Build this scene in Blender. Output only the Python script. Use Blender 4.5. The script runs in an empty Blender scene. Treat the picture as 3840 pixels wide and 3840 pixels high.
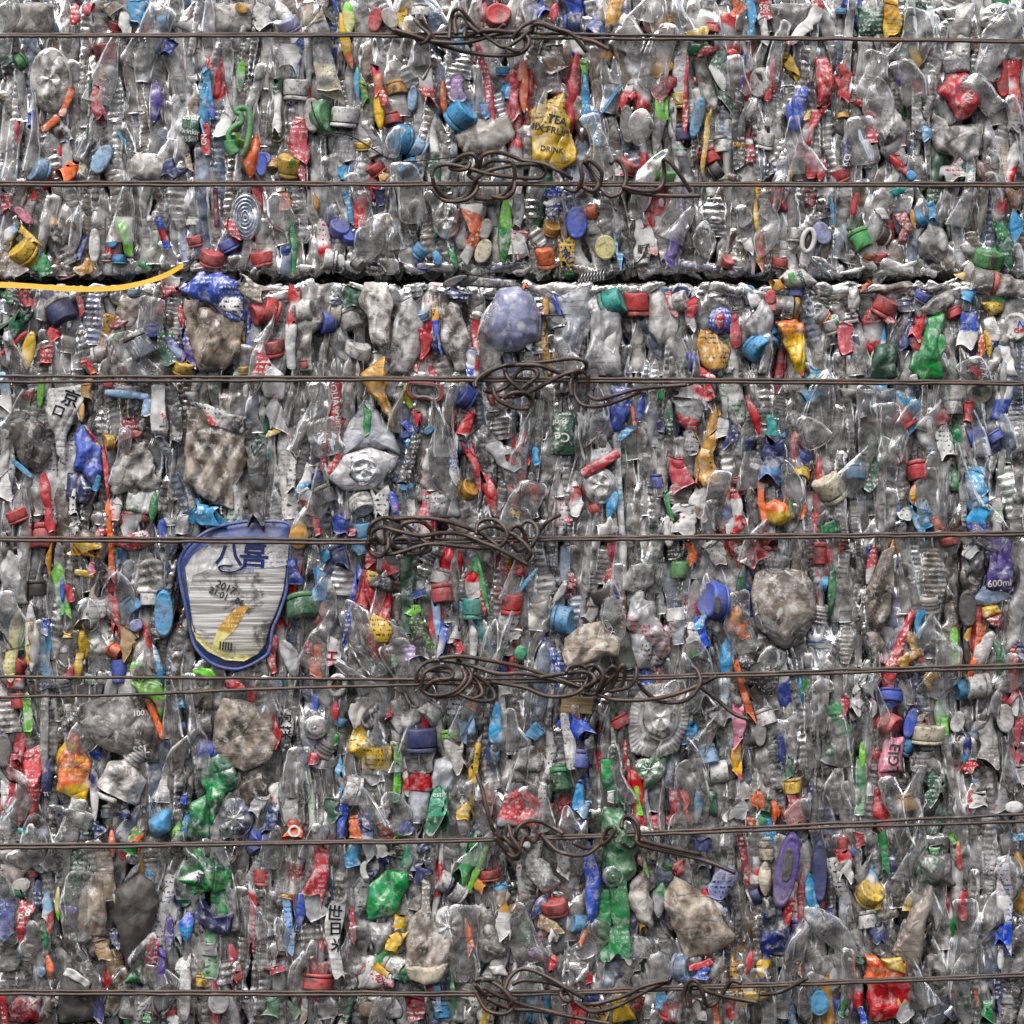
import bpy, math, random, colorsys
import numpy as np
from mathutils import Vector, Matrix
from mathutils.bvhtree import BVHTree

SC = bpy.context.scene
COL = SC.collection
S = 1.4 / 3840.0            # metres per photo pixel on the face of the bales
random.seed(7)
RNG = np.random.default_rng(11)

# ------------------------------------------------------------------ colours (linear albedo)
def hexc(h):
    r = [int(h[i:i + 2], 16) / 255 for i in (0, 2, 4)]
    return tuple(c / 12.92 if c < .04045 else ((c + .055) / 1.055) ** 2.4 for c in r)
PAL = {k: hexc(v) for k, v in dict(
    red='cf1a28', dred='981420', rose='c8384a', pinkred='c25868', orange='ee6a1e', yellow='e6bb14', strap='d4a200', gold='d49a2c', lime='74cc2c',
    green='25a34a', dgreen='10583c', bottlegreen='1c8f4a', teal='13a39a', mint='1fa877', sky='2f9fd8', pale='8db6dc', blue='2450c4', navy='1c2c6a',
    jug='65564a', purple='4c3090', lilac='b48cd0', pink='ee8aa8', white='e2e0de', cream='d8cdb4', ylw2='e2d98e', silver='a9a9ab', grey='7c7b7c', dark='3a393b', black='19191b',
    brown='6a4c38', tan='b08c5c', beige='a3927f', dust='998c80', clear='918d8b', haze='bcb6b2', smoke='5d5a59', bluec='7d95b8', lav='8f97c4', amber='8a5a34',
    char='262020', wood='8a7558', rimblue='2f55ac', milk='d4d1cf', dusk='453f3b', warm='937d68', ash='6e6864', grn2='7f9a82', brite='c9c6c6').items()}
CNAME = dict(dred='dark red', rose='rose red', pinkred='pinkish red', gold='golden', lime='lime green', dgreen='dark green', bottlegreen='green',
    mint='mint green', sky='light blue', pale='pale blue', navy='navy blue', ylw2='pale yellow', dark='dark grey', tan='tan', dust='dusty beige',
    clear='clear', haze='hazy clear', smoke='smoky grey', bluec='bluish clear', lav='lavender clear', char='charcoal', grn2='greenish clear', brite='bright clear',
    wood='wooden')
def cname(c): return CNAME.get(c, c)

# ------------------------------------------------------------------ materials
class NT:
    def __init__(s, name):
        s.m = bpy.data.materials.new(name); s.m.use_nodes = True
        s.t = s.m.node_tree; s.t.nodes.clear()
        s.out = s.n('ShaderNodeOutputMaterial')
    def n(s, ty, **kw):
        nd = s.t.nodes.new(ty)
        for k, v in kw.items():
            if k in ('operation', 'blend_type', 'data_type', 'feature', 'wave_type', 'bands_direction', 'attribute_name', 'distance', 'noise_type', 'wave_profile') and hasattr(nd, k): 
                setattr(nd, k, v)
            else:
                s.set(nd, k, v)
        return nd
    def set(s, nd, k, v):
        key = {'Fac_': 0}.get(k, k.replace('_', ' '))
        sock = nd.inputs[key]
        if isinstance(v, bpy.types.NodeSocket): s.t.links.new(v, sock)
        else: sock.default_value = v
    def link(s, a, b): s.t.links.new(a, b)
    def math(s, op, a, b=None, c=None, clamp=False):
        nd = s.t.nodes.new('ShaderNodeMath'); nd.operation = op; nd.use_clamp = clamp
        for i, v in enumerate((a, b, c)):
            if v is None: continue
            if isinstance(v, bpy.types.NodeSocket): s.t.links.new(v, nd.inputs[i])
            else: nd.inputs[i].default_value = v
        return nd.outputs[0]
    def ramp(s, f, a, b, v0=0., v1=1.):
        nd = s.t.nodes.new('ShaderNodeMapRange'); nd.clamp = True
        s.t.links.new(f, nd.inputs[0])
        for i, v in enumerate((a, b, v0, v1)): nd.inputs[i + 1].default_value = v
        return nd.outputs[0]
    def mix(s, f, a, b):
        nd = s.t.nodes.new('ShaderNodeMix'); nd.data_type = 'RGBA'
        for sock, v in ((nd.inputs[0], f), (nd.inputs[6], a), (nd.inputs[7], b)):
            if isinstance(v, bpy.types.NodeSocket): s.t.links.new(v, sock)
            elif sock.type == 'RGBA': sock.default_value = (*v[:3], 1)
            else: sock.default_value = v
        return nd.outputs[2]
    def coords(s, scale=(1, 1, 1)):
        tc = s.t.nodes.new('ShaderNodeTexCoord'); oi = s.t.nodes.new('ShaderNodeObjectInfo')
        mul = s.t.nodes.new('ShaderNodeVectorMath'); mul.operation = 'MULTIPLY_ADD'
        s.t.links.new(oi.outputs['Random'], mul.inputs[0]); mul.inputs[1].default_value = (3.1, 5.3, 7.7)
        s.t.links.new(tc.outputs['Object'], mul.inputs[2])
        mp = s.t.nodes.new('ShaderNodeVectorMath'); mp.operation = 'MULTIPLY'
        s.t.links.new(mul.outputs[0], mp.inputs[0]); mp.inputs[1].default_value = scale
        return mp.outputs[0], oi.outputs['Random']
    def noise(s, vec, scale, detail=3, rough=.55, dist=0.):
        nd = s.t.nodes.new('ShaderNodeTexNoise'); s.t.links.new(vec, nd.inputs['Vector'])
        nd.inputs['Scale'].default_value = scale; nd.inputs['Detail'].default_value = detail
        nd.inputs['Roughness'].default_value = rough; nd.inputs['Distortion'].default_value = dist
        return nd.outputs['Fac']
    def voro(s, vec, scale, feature='F1'):
        nd = s.t.nodes.new('ShaderNodeTexVoronoi'); nd.feature = feature
        s.t.links.new(vec, nd.inputs['Vector']); nd.inputs['Scale'].default_value = scale
        return nd.outputs['Distance']
    def bump(s, h, dist, strength=1.):
        nd = s.t.nodes.new('ShaderNodeBump'); nd.inputs['Distance'].default_value = dist; nd.inputs['Strength'].default_value = strength
        s.t.links.new(h, nd.inputs['Height']); return nd.outputs['Normal']
    def finish(s, base, rough, normal=None, alpha=None, metallic=0., spec=.5, ior=1.5, coat=0.):
        p = s.t.nodes.new('ShaderNodeBsdfPrincipled')
        def st(k, v):
            if isinstance(v, bpy.types.NodeSocket): s.t.links.new(v, p.inputs[k])
            elif k == 'Base Color': p.inputs[k].default_value = (*v[:3], 1)
            else: p.inputs[k].default_value = v
        st('Base Color', base); st('Roughness', rough); st('Metallic', metallic); st('Specular IOR Level', spec); st('IOR', ior)
        if normal is not None: st('Normal', normal)
        if alpha is not None: st('Alpha', alpha)
        if coat: st('Coat Weight', coat); st('Coat Roughness', .15)
        s.t.links.new(p.outputs[0], s.out.inputs['Surface'])
        return s.m

def scl(c, f): return tuple(min(.9, x * f) for x in c[:3])
def lerp(a, b, t): return tuple(x + (y - x) * t for x, y in zip(a[:3], b[:3]))
_M = {}
GRIME = hexc('3b342f')
def grime(k, vec, base, amt=.5, white=.0):
    """dirt blotches and long horizontal baler scuffs"""
    n1 = k.noise(vec, 26, 5, .65, .6)
    base = k.mix(k.ramp(n1, .50, .72, 0, amt), base, GRIME)
    if amt > .8: base = k.mix(k.ramp(k.noise(vec, 11, 5, .7, .5), .53, .63, 0, .75), base, hexc('2f2a26'))
    sc, _ = k.coords((22, 22, 420))
    n2 = k.noise(sc, 1.0, 3, .6)
    n3 = k.noise(vec, 16, 2)
    scuff = k.math('MULTIPLY', k.ramp(n2, .53, .66), k.ramp(n3, .5, .62))
    base = k.mix(k.math('MULTIPLY', scuff, .75 if amt > .3 else .4), base, hexc('4a4644'))
    if white:
        n4 = k.noise(vec, 60, 5, .75, .5)
        base = k.mix(k.ramp(n4, .53, .62, 0, white), base, hexc('d6d2ce'))
    return base
def wrinkle(k, vec, s=1., drops=True):
    """height of fine wrinkles: soft folds that meet in sharp lines, mostly along the length, and beads of moisture"""
    st, _ = k.coords((1, 1, .4))
    n1 = k.noise(st, 15 * s, 2, .45, 1.2); n2 = k.noise(st, 40 * s, 1, .5, 1.0); n3 = k.noise(vec, 34 * s, 1, .5, .8)
    f = lambda n, w: k.math('MULTIPLY', k.math('ABSOLUTE', k.math('SUBTRACT', n, .5)), w)
    h = k.math('ADD', f(n1, 3.8), k.math('ADD', f(n2, .55), f(n3, .8)))
    if drops:
        d = k.ramp(k.voro(vec, 230), .0, .5, 1., 0.)
        h = k.math('ADD', h, k.math('MULTIPLY', k.math('MULTIPLY', d, d), k.ramp(k.noise(vec, 24, 2), .58, .64, 0, .2)))
    return h, n1
def m_clear(c='clear', op=.5):
    key = ('clear', c, op)
    if key in _M: return _M[key]
    k = NT('clear_plastic_' + c); col = PAL[c]
    vec, rnd = k.coords()
    h, n1 = wrinkle(k, vec)
    nor = k.bump(h, .0038, 1.)
    hue = lerp(col, hexc('8f7d6d'), .6 if max(col) - min(col) < .12 else .2)
    n4 = k.noise(vec, 36, 4, .62, .8)
    base = k.mix(k.ramp(n4, .38, .62), scl(col, .34), lerp(col, (.9, .88, .86), .62 if max(col) - min(col) < .12 else .22))
    base = k.mix(k.ramp(rnd, .0, .45, .65, .0), base, hue)
    if max(col) - min(col) < .12 and op < .9: base = k.mix(k.ramp(rnd, .7, 1., 0, .5), base, hexc('93a3bd'))
    vv = k.t.nodes.new('ShaderNodeHueSaturation'); k.link(k.ramp(k.math('FRACT', k.math('MULTIPLY', rnd, 7.31)), 0, 1, .45, 1.6), vv.inputs['Value']); k.link(base, vv.inputs['Color']); base = vv.outputs[0]
    base = grime(k, vec, base, .9 if op > .9 else .65, .7)
    a = k.ramp(k.noise(vec, 19, 3, .6, .5), .3, .7, max(.04, op - .24), op + .24)
    fr = k.t.nodes.new('ShaderNodeLayerWeight'); fr.inputs['Blend'].default_value = .28
    k.link(nor, fr.inputs['Normal'])
    a = k.math('MAXIMUM', a, k.math('MULTIPLY', k.ramp(fr.outputs['Facing'], .45, 1.), .8), clamp=True)
    dif = k.t.nodes.new('ShaderNodeBsdfDiffuse'); k.link(base, dif.inputs['Color']); k.link(nor, dif.inputs['Normal'])
    tr = k.t.nodes.new('ShaderNodeBsdfTransparent'); tr.inputs['Color'].default_value = (*lerp((.93, .93, .93), scl(col, 1 / max(col)), .25 if c in ('clear', 'haze', 'smoke', 'dust', 'beige', 'brite') else .75), 1)
    gl = k.t.nodes.new('ShaderNodeBsdfGlossy'); k.link(k.ramp(n4, .3, .7, *((.34, .55) if op > .9 else (.19, .46))), gl.inputs['Roughness']); k.link(nor, gl.inputs['Normal']); gl.inputs['Color'].default_value = (1, 1, 1, 1)
    fz = k.t.nodes.new('ShaderNodeFresnel'); fz.inputs['IOR'].default_value = 1.62; k.link(nor, fz.inputs['Normal'])
    m1 = k.t.nodes.new('ShaderNodeMixShader'); k.link(a, m1.inputs[0]); k.link(tr.outputs[0], m1.inputs[1]); k.link(dif.outputs[0], m1.inputs[2])
    m2 = k.t.nodes.new('ShaderNodeMixShader'); k.link(k.math('MULTIPLY', fz.outputs[0], .5 if op > .9 else 1.0, clamp=True), m2.inputs[0]); k.link(m1.outputs[0], m2.inputs[1]); k.link(gl.outputs[0], m2.inputs[2])
    k.link(m2.outputs[0], k.out.inputs['Surface'])
    _M[key] = k.m
    return k.m
def m_film(c, c2=None, wear=.45):
    """printed wrapper film"""
    key = ('film', c, c2, wear)
    if key in _M: return _M[key]
    k = NT('printed_film_' + c); col = PAL[c]
    vec, rnd = k.coords()
    h, n1 = wrinkle(k, vec, 1.1, False)
    nor = k.bump(h, .0052, 1.)
    base = k.mix(k.ramp(k.noise(vec, 40, 4, .6, .6), .3, .7), scl(col, .7), lerp(col, (.7, .7, .7), .10))
    # a second ink: plain zones of the print and rows of small marks
    rows, _ = k.coords((330, 330, 210)); r1 = k.ramp(k.noise(rows, 1., 1, .5), .5, .56)
    sep = k.t.nodes.new('ShaderNodeSeparateXYZ'); k.link(rows, sep.inputs[0])
    ln = k.ramp(k.math('SINE', k.math('MULTIPLY', sep.outputs[2], 4.4)), -.1, .3)
    ink = k.math('MULTIPLY', k.math('MULTIPLY', r1, ln), k.ramp(k.noise(vec, 20, 1), .5, .53))
    if c2 == 'noink': ink = k.math('MULTIPLY', ink, 0.); c2 = None
    elif c2:
        zone, _ = k.coords((6, 6, 17)); z = k.ramp(k.noise(zone, 1., 1, .4, .3), *((.62, .65) if c2 in ('dark', 'dred') else (.57, .6)))
        ink = k.math('MAXIMUM', z, ink, clamp=True)
    elif sum(col) < 1.6: ink = k.math('MULTIPLY', ink, .8)
    else: ink = k.math('MULTIPLY', ink, .5)
    base = k.mix(ink, base, PAL[c2] if c2 else (PAL['white'] if sum(col) < 1.6 else PAL['dark']))
    base = grime(k, vec, base, .6, wear)
    _M[key] = k.finish(base, k.ramp(n1, .3, .7, .16, .4), nor, None, spec=.8)
    return _M[key]
def m_hard(c, dirt=.5):
    """moulded caps and lids"""
    key = ('hard', c, dirt)
    if key in _M: return _M[key]
    k = NT('moulded_plastic_' + c); col = PAL[c]
    vec, rnd = k.coords()
    n1 = k.noise(vec, 45, 4, .6); n2 = k.noise(vec, 160, 4, .7, .3)
    base = k.mix(k.ramp(n1, .3, .7), scl(col, .8), lerp(col, (.8, .8, .8), .08))
    base = k.mix(k.ramp(k.noise(vec, 21, 2), .42, .62, .06, .38 if sum(col) > .3 else .1), base, hexc('a0968c'))
    base = k.mix(k.ramp(n2, .5, .66, 0, dirt), base, GRIME)
    base = k.mix(k.ramp(k.noise(vec, 30, 5, .7, .5), .53, .62, 0, min(.9, dirt * 1.3)), base, hexc('4a423c'))
    nor = k.bump(k.math('ADD', n2, k.math('MULTIPLY', n1, 1.2)), .0012, .7)
    _M[key] = k.finish(base, k.ramp(n1, .3, .7, .3, .5), nor, None, spec=.5)
    return _M[key]
def m_plain(c, rough=.5, metallic=0.):
    key = ('plain', c, rough, metallic)
    if key in _M: return _M[key]
    k = NT('plain_' + c); vec, rnd = k.coords()
    base = k.mix(k.ramp(k.noise(vec, 60, 3), .4, .75, 0, .35), PAL[c], scl(PAL[c], .5))
    _M[key] = k.finish(base, rough, None, metallic=metallic, spec=.25 if not metallic else .5); return _M[key]
def m_wire():
    if 'wire' in _M: return _M['wire']
    k = NT('rusty_wire'); vec, rnd = k.coords()
    n1 = k.noise(vec, 60, 5, .7); n2 = k.noise(vec, 16, 3, .6); n3 = k.noise(vec, 420, 3, .6)
    base = k.mix(k.ramp(n1, .35, .7), hexc('382f2b'), hexc('5f514a'))
    base = k.mix(k.ramp(n2, .54, .7, 0, .55), base, hexc('6e4630'))
    base = k.mix(k.ramp(n1, .62, .72, 0, .6), base, hexc('857c76'))
    _M['wire'] = k.finish(base, k.ramp(n1, .3, .7, .32, .55), k.bump(n3, .0006, .6), metallic=.35, spec=.6)
    return _M['wire']
# ------------------------------------------------------------------ mesh helpers
def mk(name, V, F, mat, parent=None, smooth=True, col=None):
    """one mesh object; V is in wall coordinates (x right, y into the bale, z up); origin at its middle"""
    V = np.asarray(V, dtype=np.float32)
    o0 = (V.min(0) + V.max(0)) / 2
    me = bpy.data.meshes.new(name)
    me.from_pydata((V - o0).tolist(), [], F if isinstance(F, list) else F.tolist())
    if smooth: me.polygons.foreach_set('use_smooth', [True] * len(me.polygons))
    if col is not None:
        a = me.attributes.new('piece', 'FLOAT_COLOR', 'POINT')
        a.data.foreach_set('color', np.c_[col, np.ones(len(col))].astype(np.float32).ravel())
    me.materials.append(mat); me.update()
    o = bpy.data.objects.new(name, me); COL.objects.link(o)
    if parent is not None:
        o.parent = parent; o.location = Vector(o0) - parent.location
    else: o.location = o0
    return o
def grid_faces(nu, nv, close=False, off=0):
    i = np.arange(nu - 1)[:, None]; j = np.arange(nv if close else nv - 1)[None, :]
    j2 = (j + 1) % nv
    f = np.stack([i * nv + j, i * nv + j2, (i + 1) * nv + j2, (i + 1) * nv + j], -1).reshape(-1, 4)
    return f + off
def join(parts):
    Vs, Fs, n = [], [], 0
    for V, F in parts:
        Vs.append(V); Fs.extend([[i + n for i in f] for f in (F if isinstance(F, list) else F.tolist())]); n += len(V)
    return np.concatenate(Vs), Fs
def tri(x): return np.abs(x - np.floor(x) - .5) * 4 - 1
def h01(i, j, k):
    n = np.sin(i * 127.1 + j * 311.7 + k * 74.7) * 43758.5453
    return n - np.floor(n)
def facets(a, b, k, dirs=5):
    """flat-faced peaks meeting in sharp ridges: the highest of randomly turned pyramids on a jittered grid"""
    ia, ib = np.floor(a), np.floor(b); best = np.full(np.shape(a), -9.)
    for di in (-1, 0, 1):
        for dj in (-1, 0, 1):
            ci, cj = ia + di, ib + dj
            da, db = a - ci - .15 - .7 * h01(ci, cj, k), b - cj - .15 - .7 * h01(ci, cj, k + 1)
            an = 6.283 * h01(ci, cj, k + 2); d = 0
            for q in range(dirs):
                t_ = an + 6.283 * q / dirs + .5 * h01(ci, cj, k + 3 + q); d = np.maximum(d, (da * np.cos(t_) + db * np.sin(t_)) * (.6 + .9 * h01(ci, cj, k + 9 + q)))
            best = np.maximum(best, .55 * h01(ci, cj, k + 20) - d)
    return best
class Fold:
    """crumpled sheet: large flat facets between sharp ridges and valleys, drawn out along the axis, plus a few long folds"""
    def __init__(s, seed, axis=math.pi / 2, size=.045, n=5, spread=.75):
        r = np.random.default_rng(seed); s.k = r.uniform(0, 50, 2); s.ax = axis + r.normal(0, .25); s.s = size; s.o = r.uniform(-9, 9, 2); s.st = r.uniform(1.2, 2.2)
        s.c = []
        for i in range(2):
            an = s.ax + math.pi / 2 + r.normal(0, .4); wl = size * r.uniform(.7, 1.4); s.c.append((math.cos(an) / wl, math.sin(an) / wl, r.uniform(0, 9), r.uniform(.12, .28)))
    def __call__(s, x, z):
        ca, sa = math.cos(s.ax), math.sin(s.ax); u = x * ca + z * sa; v = -x * sa + z * ca
        w_ = .0025 * np.sin(u * 70 + s.o[0]); v = v + w_
        f = facets(u / (s.s * s.st) + s.o[0], v / s.s + s.o[1], s.k[0]) - facets(u / (s.s * s.st * .62) + s.o[1], v / (s.s * .62) + s.o[0], s.k[1]) * .75
        d = f * 2.0
        for a, b, p, am in s.c: d = d + am * tri(a * x + b * z + p)
        return d
def smooth_noise(r, n, knots, amp):
    k = r.normal(0, amp, knots + 2)
    return np.interp(np.linspace(0, knots + 1, n), np.arange(knots + 2), k)

def body_grid(p0, p1, w, T, seed, shape='body', A=.004, bend=.10, ribs=0, y0=.01, q=2.2e-3, size=.04, nb=5):
    """a flattened bottle as front + back sheet of one closed loop; p0 = base end, p1 = neck end (wall x, z)"""
    r = np.random.default_rng(seed)
    p0 = np.array(p0, float); p1 = np.array(p1, float)
    L = max(np.hypot(*(p1 - p0)), 1e-4); t = (p1 - p0) / L; n = np.array([-t[1], t[0]])
    nu = int(np.clip(L / q, 10, 120)); nf = int(np.clip(w / q * 1.15, 7, 70))
    u = np.linspace(0, 1, nu)
    e = min(.45, .5 * w / L)
    if shape == 'bottle':      # rounded base, shoulder, neck
        neck = np.clip(.012 / (w / 2), .25, .8)
        prof = np.ones(nu); m = u < e * .35; prof[m] = .82 + .18 * np.sqrt(np.clip(1 - (1 - u[m] / (e * .35)) ** 2, 0, 1))
        sh = max(.62, 1 - 1.3 * e - .08); k = np.clip((u - sh) / max(.05, (.94 - sh)), 0, 1); k = k * k * (3 - 2 * k)
        prof *= 1 - k * (1 - neck); th = 1 - k * (1 - max(neck, .5))
    elif shape == 'sliver':
        prof = np.clip(np.sin(np.pi * np.clip(u, .0, 1)) ** .55, .08, 1); th = prof ** .7
    elif shape == 'oval':
        prof = np.sqrt(np.clip(1 - (2 * u - 1) ** 2, .0004, 1)); th = np.clip(prof * 1.9, 0, 1) ** .7
    elif shape == 'film':
        prof = 1 - r.uniform(-.35, .45) * (u - .5) + smooth_noise(r, nu, 4, .12); th = np.ones(nu)
    elif shape == 'taper':
        prof = 1 - .72 * u ** 1.2; th = np.ones(nu)
    else:
        prof = np.ones(nu); m = u < e * .5; prof[m] = .7 + .3 * np.sqrt(np.clip(1 - (1 - u[m] / (e * .5)) ** 2, 0, 1))
        m = u > 1 - e * .5; prof[m] = .6 + .4 * np.sqrt(np.clip(1 - ((u[m] - 1 + e * .5) / (e * .5)) ** 2, 0, 1)); th = prof.copy()
    kn = max(2, int(L / .035))
    jag = 1 + (smooth_noise(r, nu, kn, .09) if shape != 'oval' else 0)
    off = smooth_noise(r, nu, max(1, kn // 2), bend * w * .5)
    hw = prof * w / 2 * jag
    a = np.linspace(math.pi, 0, nf); b = np.linspace(0, -math.pi, nb + 2)[1:-1]
    ang = np.concatenate([a, b]); c, s_ = np.cos(ang), np.sin(ang)
    cx = np.sign(c) * np.abs(c) ** .85; sy = np.sign(s_) * np.abs(s_) ** (.9 if shape not in ('film', 'oval') else .5 if shape == 'film' else .4)
    side = hw[:, None] * cx[None, :] + off[:, None]
    along = np.repeat(u[:, None] * L, len(ang), 1)
    if shape == 'film':
        ends = smooth_noise(r, len(ang), 4, .012 * min(1, L / .06)); along = along + ends[None, :] * (2 * u[:, None] - 1)
    X = p0[0] + t[0] * along + n[0] * side; Z = p0[1] + t[1] * along + n[1] * side
    fo = Fold(seed + 5, math.atan2(t[1], t[0]), size=size)
    fr = np.clip(sy, 0, 1)[None, :]
    D = th[:, None] * T * sy[None, :]
    cr = fo(X, Z) * A
    if shape == 'oval':
        rr_ = np.sqrt((2 * u - 1) ** 2)[:, None] ** 2 + (cx[None, :] * prof[:, None]) ** 2; cr = cr - .0016 * np.exp(-((rr_ - .62) / .06) ** 2) - .001 * (rr_ < .62)
    if ribs: cr = cr + .0016 * np.sin(along / ribs * 2 * math.pi)
    D = D + cr * (np.where(sy[None, :] > -.01, .25 + .75 * fr, .3))
    X = X + cr * .35 * n[0]; Z = Z + cr * .35 * n[1]
    Y = y0 - D
    P = np.stack([X, Y, Z], -1)
    return P, nf, (u, L, t, n)
def grid_obj_data(P, cap=True):
    nu, nv = P.shape[:2]; V = P.reshape(-1, 3); F = grid_faces(nu, nv, True).tolist()
    if cap: F.append(list(range(nv))); F.append(list(range((nu - 1) * nv, nu * nv))[::-1])
    return V, F
def sheet_from(P, nf, u, a, b, lift=.0007, v0=0., v1=1.):
    """a thin label wrapped on the front of a bottle grid between u=a and u=b"""
    i = np.where((u >= a) & (u <= b))[0]
    if len(i) < 3: return None
    j0, j1 = int(v0 * (nf - 1)), int(v1 * (nf - 1)) + 1
    G = P[i[0]:i[-1] + 1, j0:j1]
    du = np.gradient(G, axis=0); dv = np.gradient(G, axis=1); N = np.cross(du, dv)
    N /= np.linalg.norm(N, axis=-1, keepdims=True) + 1e-12
    if N[..., 1].mean() > 0: N = -N
    top = G + N * lift; bot = G + N * lift * .35
    nu, nv = G.shape[:2]
    f = grid_faces(nu, nv); 
    V = np.concatenate([top.reshape(-1, 3), bot.reshape(-1, 3)]); n = nu * nv
    F = f.tolist() + (f[:, ::-1] + n).tolist()
    ring = [k for k in range(nv)] + [k * nv + nv - 1 for k in range(1, nu)] + [(nu - 1) * nv + k for k in range(nv - 2, -1, -1)] + [k * nv for k in range(nu - 2, 0, -1)]
    F += [[ring[k], ring[k] + n, ring[(k + 1) % len(ring)] + n, ring[(k + 1) % len(ring)]] for k in range(len(ring))]
    return V, F
def lathe(prof, seg=48, ridge=None, amp=.03, sq=1., dent=None):
    """prof: (radius, height) pairs; ridge: (h0, h1) band with grip ribs; axis = +z local"""
    a = np.linspace(0, 2 * math.pi, seg, endpoint=False)
    R = np.array([p[0] for p in prof])[:, None] * np.ones(seg)[None, :]
    H = np.array([p[1] for p in prof])[:, None] * np.ones(seg)[None, :]
    if ridge:
        m = (H[:, 0] >= ridge[0]) & (H[:, 0] <= ridge[1])
        R[m] *= 1 + amp * (np.arange(seg) % 2 * 2 - 1)[None, :]
    X = R * np.cos(a); Y = R * np.sin(a) * sq
    if dent is not None:
        H = H + dent[0] * np.cos(a * 2 + dent[1]) * (R / (R.max() + 1e-9)); X = X + dent[2] * H
    V = np.stack([X, Y, H], -1).reshape(-1, 3); F = grid_faces(len(prof), seg, True).tolist()
    F.append(list(range(seg))[::-1]); F.append(list(range((len(prof) - 1) * seg, len(prof) * seg)))
    return V, F
def orient(V, cx, cz, y, rot, tilt, roll=0.):
    """local +z axis -> in-wall direction rot (deg, 0 right, 90 up), leaning tilt deg towards the viewer"""
    ra, ti = math.radians(rot), math.radians(tilt)
    az = np.array([math.cos(ra) * math.cos(ti), -math.sin(ti), math.sin(ra) * math.cos(ti)])
    ax = np.array([-math.sin(ra), 0, math.cos(ra)]); ay = np.cross(az, ax)
    c, s_ = math.cos(roll), math.sin(roll)
    bx, by = ax * c + ay * s_, -ax * s_ + ay * c
    return V[:, :1] * bx + V[:, 1:2] * by + V[:, 2:3] * az + np.array([cx, y, cz])
def tube(pts, r, seg=8, n_per=6, closed=False):
    """Catmull-Rom swept tube through pts (wall metres)"""
    P = np.array(pts, float)
    if n_per > 1:
        out = []; N = len(P)
        for i in range(N if closed else N - 1):
            a, b, c, d = (P[(i + k) % N] if closed else P[min(max(i + k, 0), N - 1)] for k in (-1, 0, 1, 2))
            for s_ in np.linspace(0, 1, n_per, endpoint=False):
                out.append(.5 * (2 * b + (c - a) * s_ + (2 * a - 5 * b + 4 * c - d) * s_ ** 2 + (3 * b - a - 3 * c + d) * s_ ** 3))
        if not closed: out.append(P[-1])
        P = np.array(out)
    T = np.gradient(P, axis=0); T /= np.linalg.norm(T, axis=1, keepdims=True) + 1e-12
    ref = np.array([0., 1., 0.]); N_ = np.cross(T, ref); bad = np.linalg.norm(N_, axis=1) < 1e-3
    N_[bad] = np.array([1., 0, 0]); N_ /= np.linalg.norm(N_, axis=1, keepdims=True); B = np.cross(T, N_)
    a = np.linspace(0, 2 * math.pi, seg, endpoint=False)
    rr = np.asarray(r) if np.ndim(r) else np.full(len(P), r)
    V = P[:, None] + rr[:, None, None] * (np.cos(a)[None, :, None] * N_[:, None] + np.sin(a)[None, :, None] * B[:, None])
    nu = len(P); F = grid_faces(nu, seg, True).tolist()
    if closed: F += [[(nu - 1) * seg + j, (nu - 1) * seg + (j + 1) % seg, (j + 1) % seg, j] for j in range(seg)]
    else: F.append(list(range(seg))[::-1]); F.append(list(range((nu - 1) * seg, nu * seg)))
    return V.reshape(-1, 3), F
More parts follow.
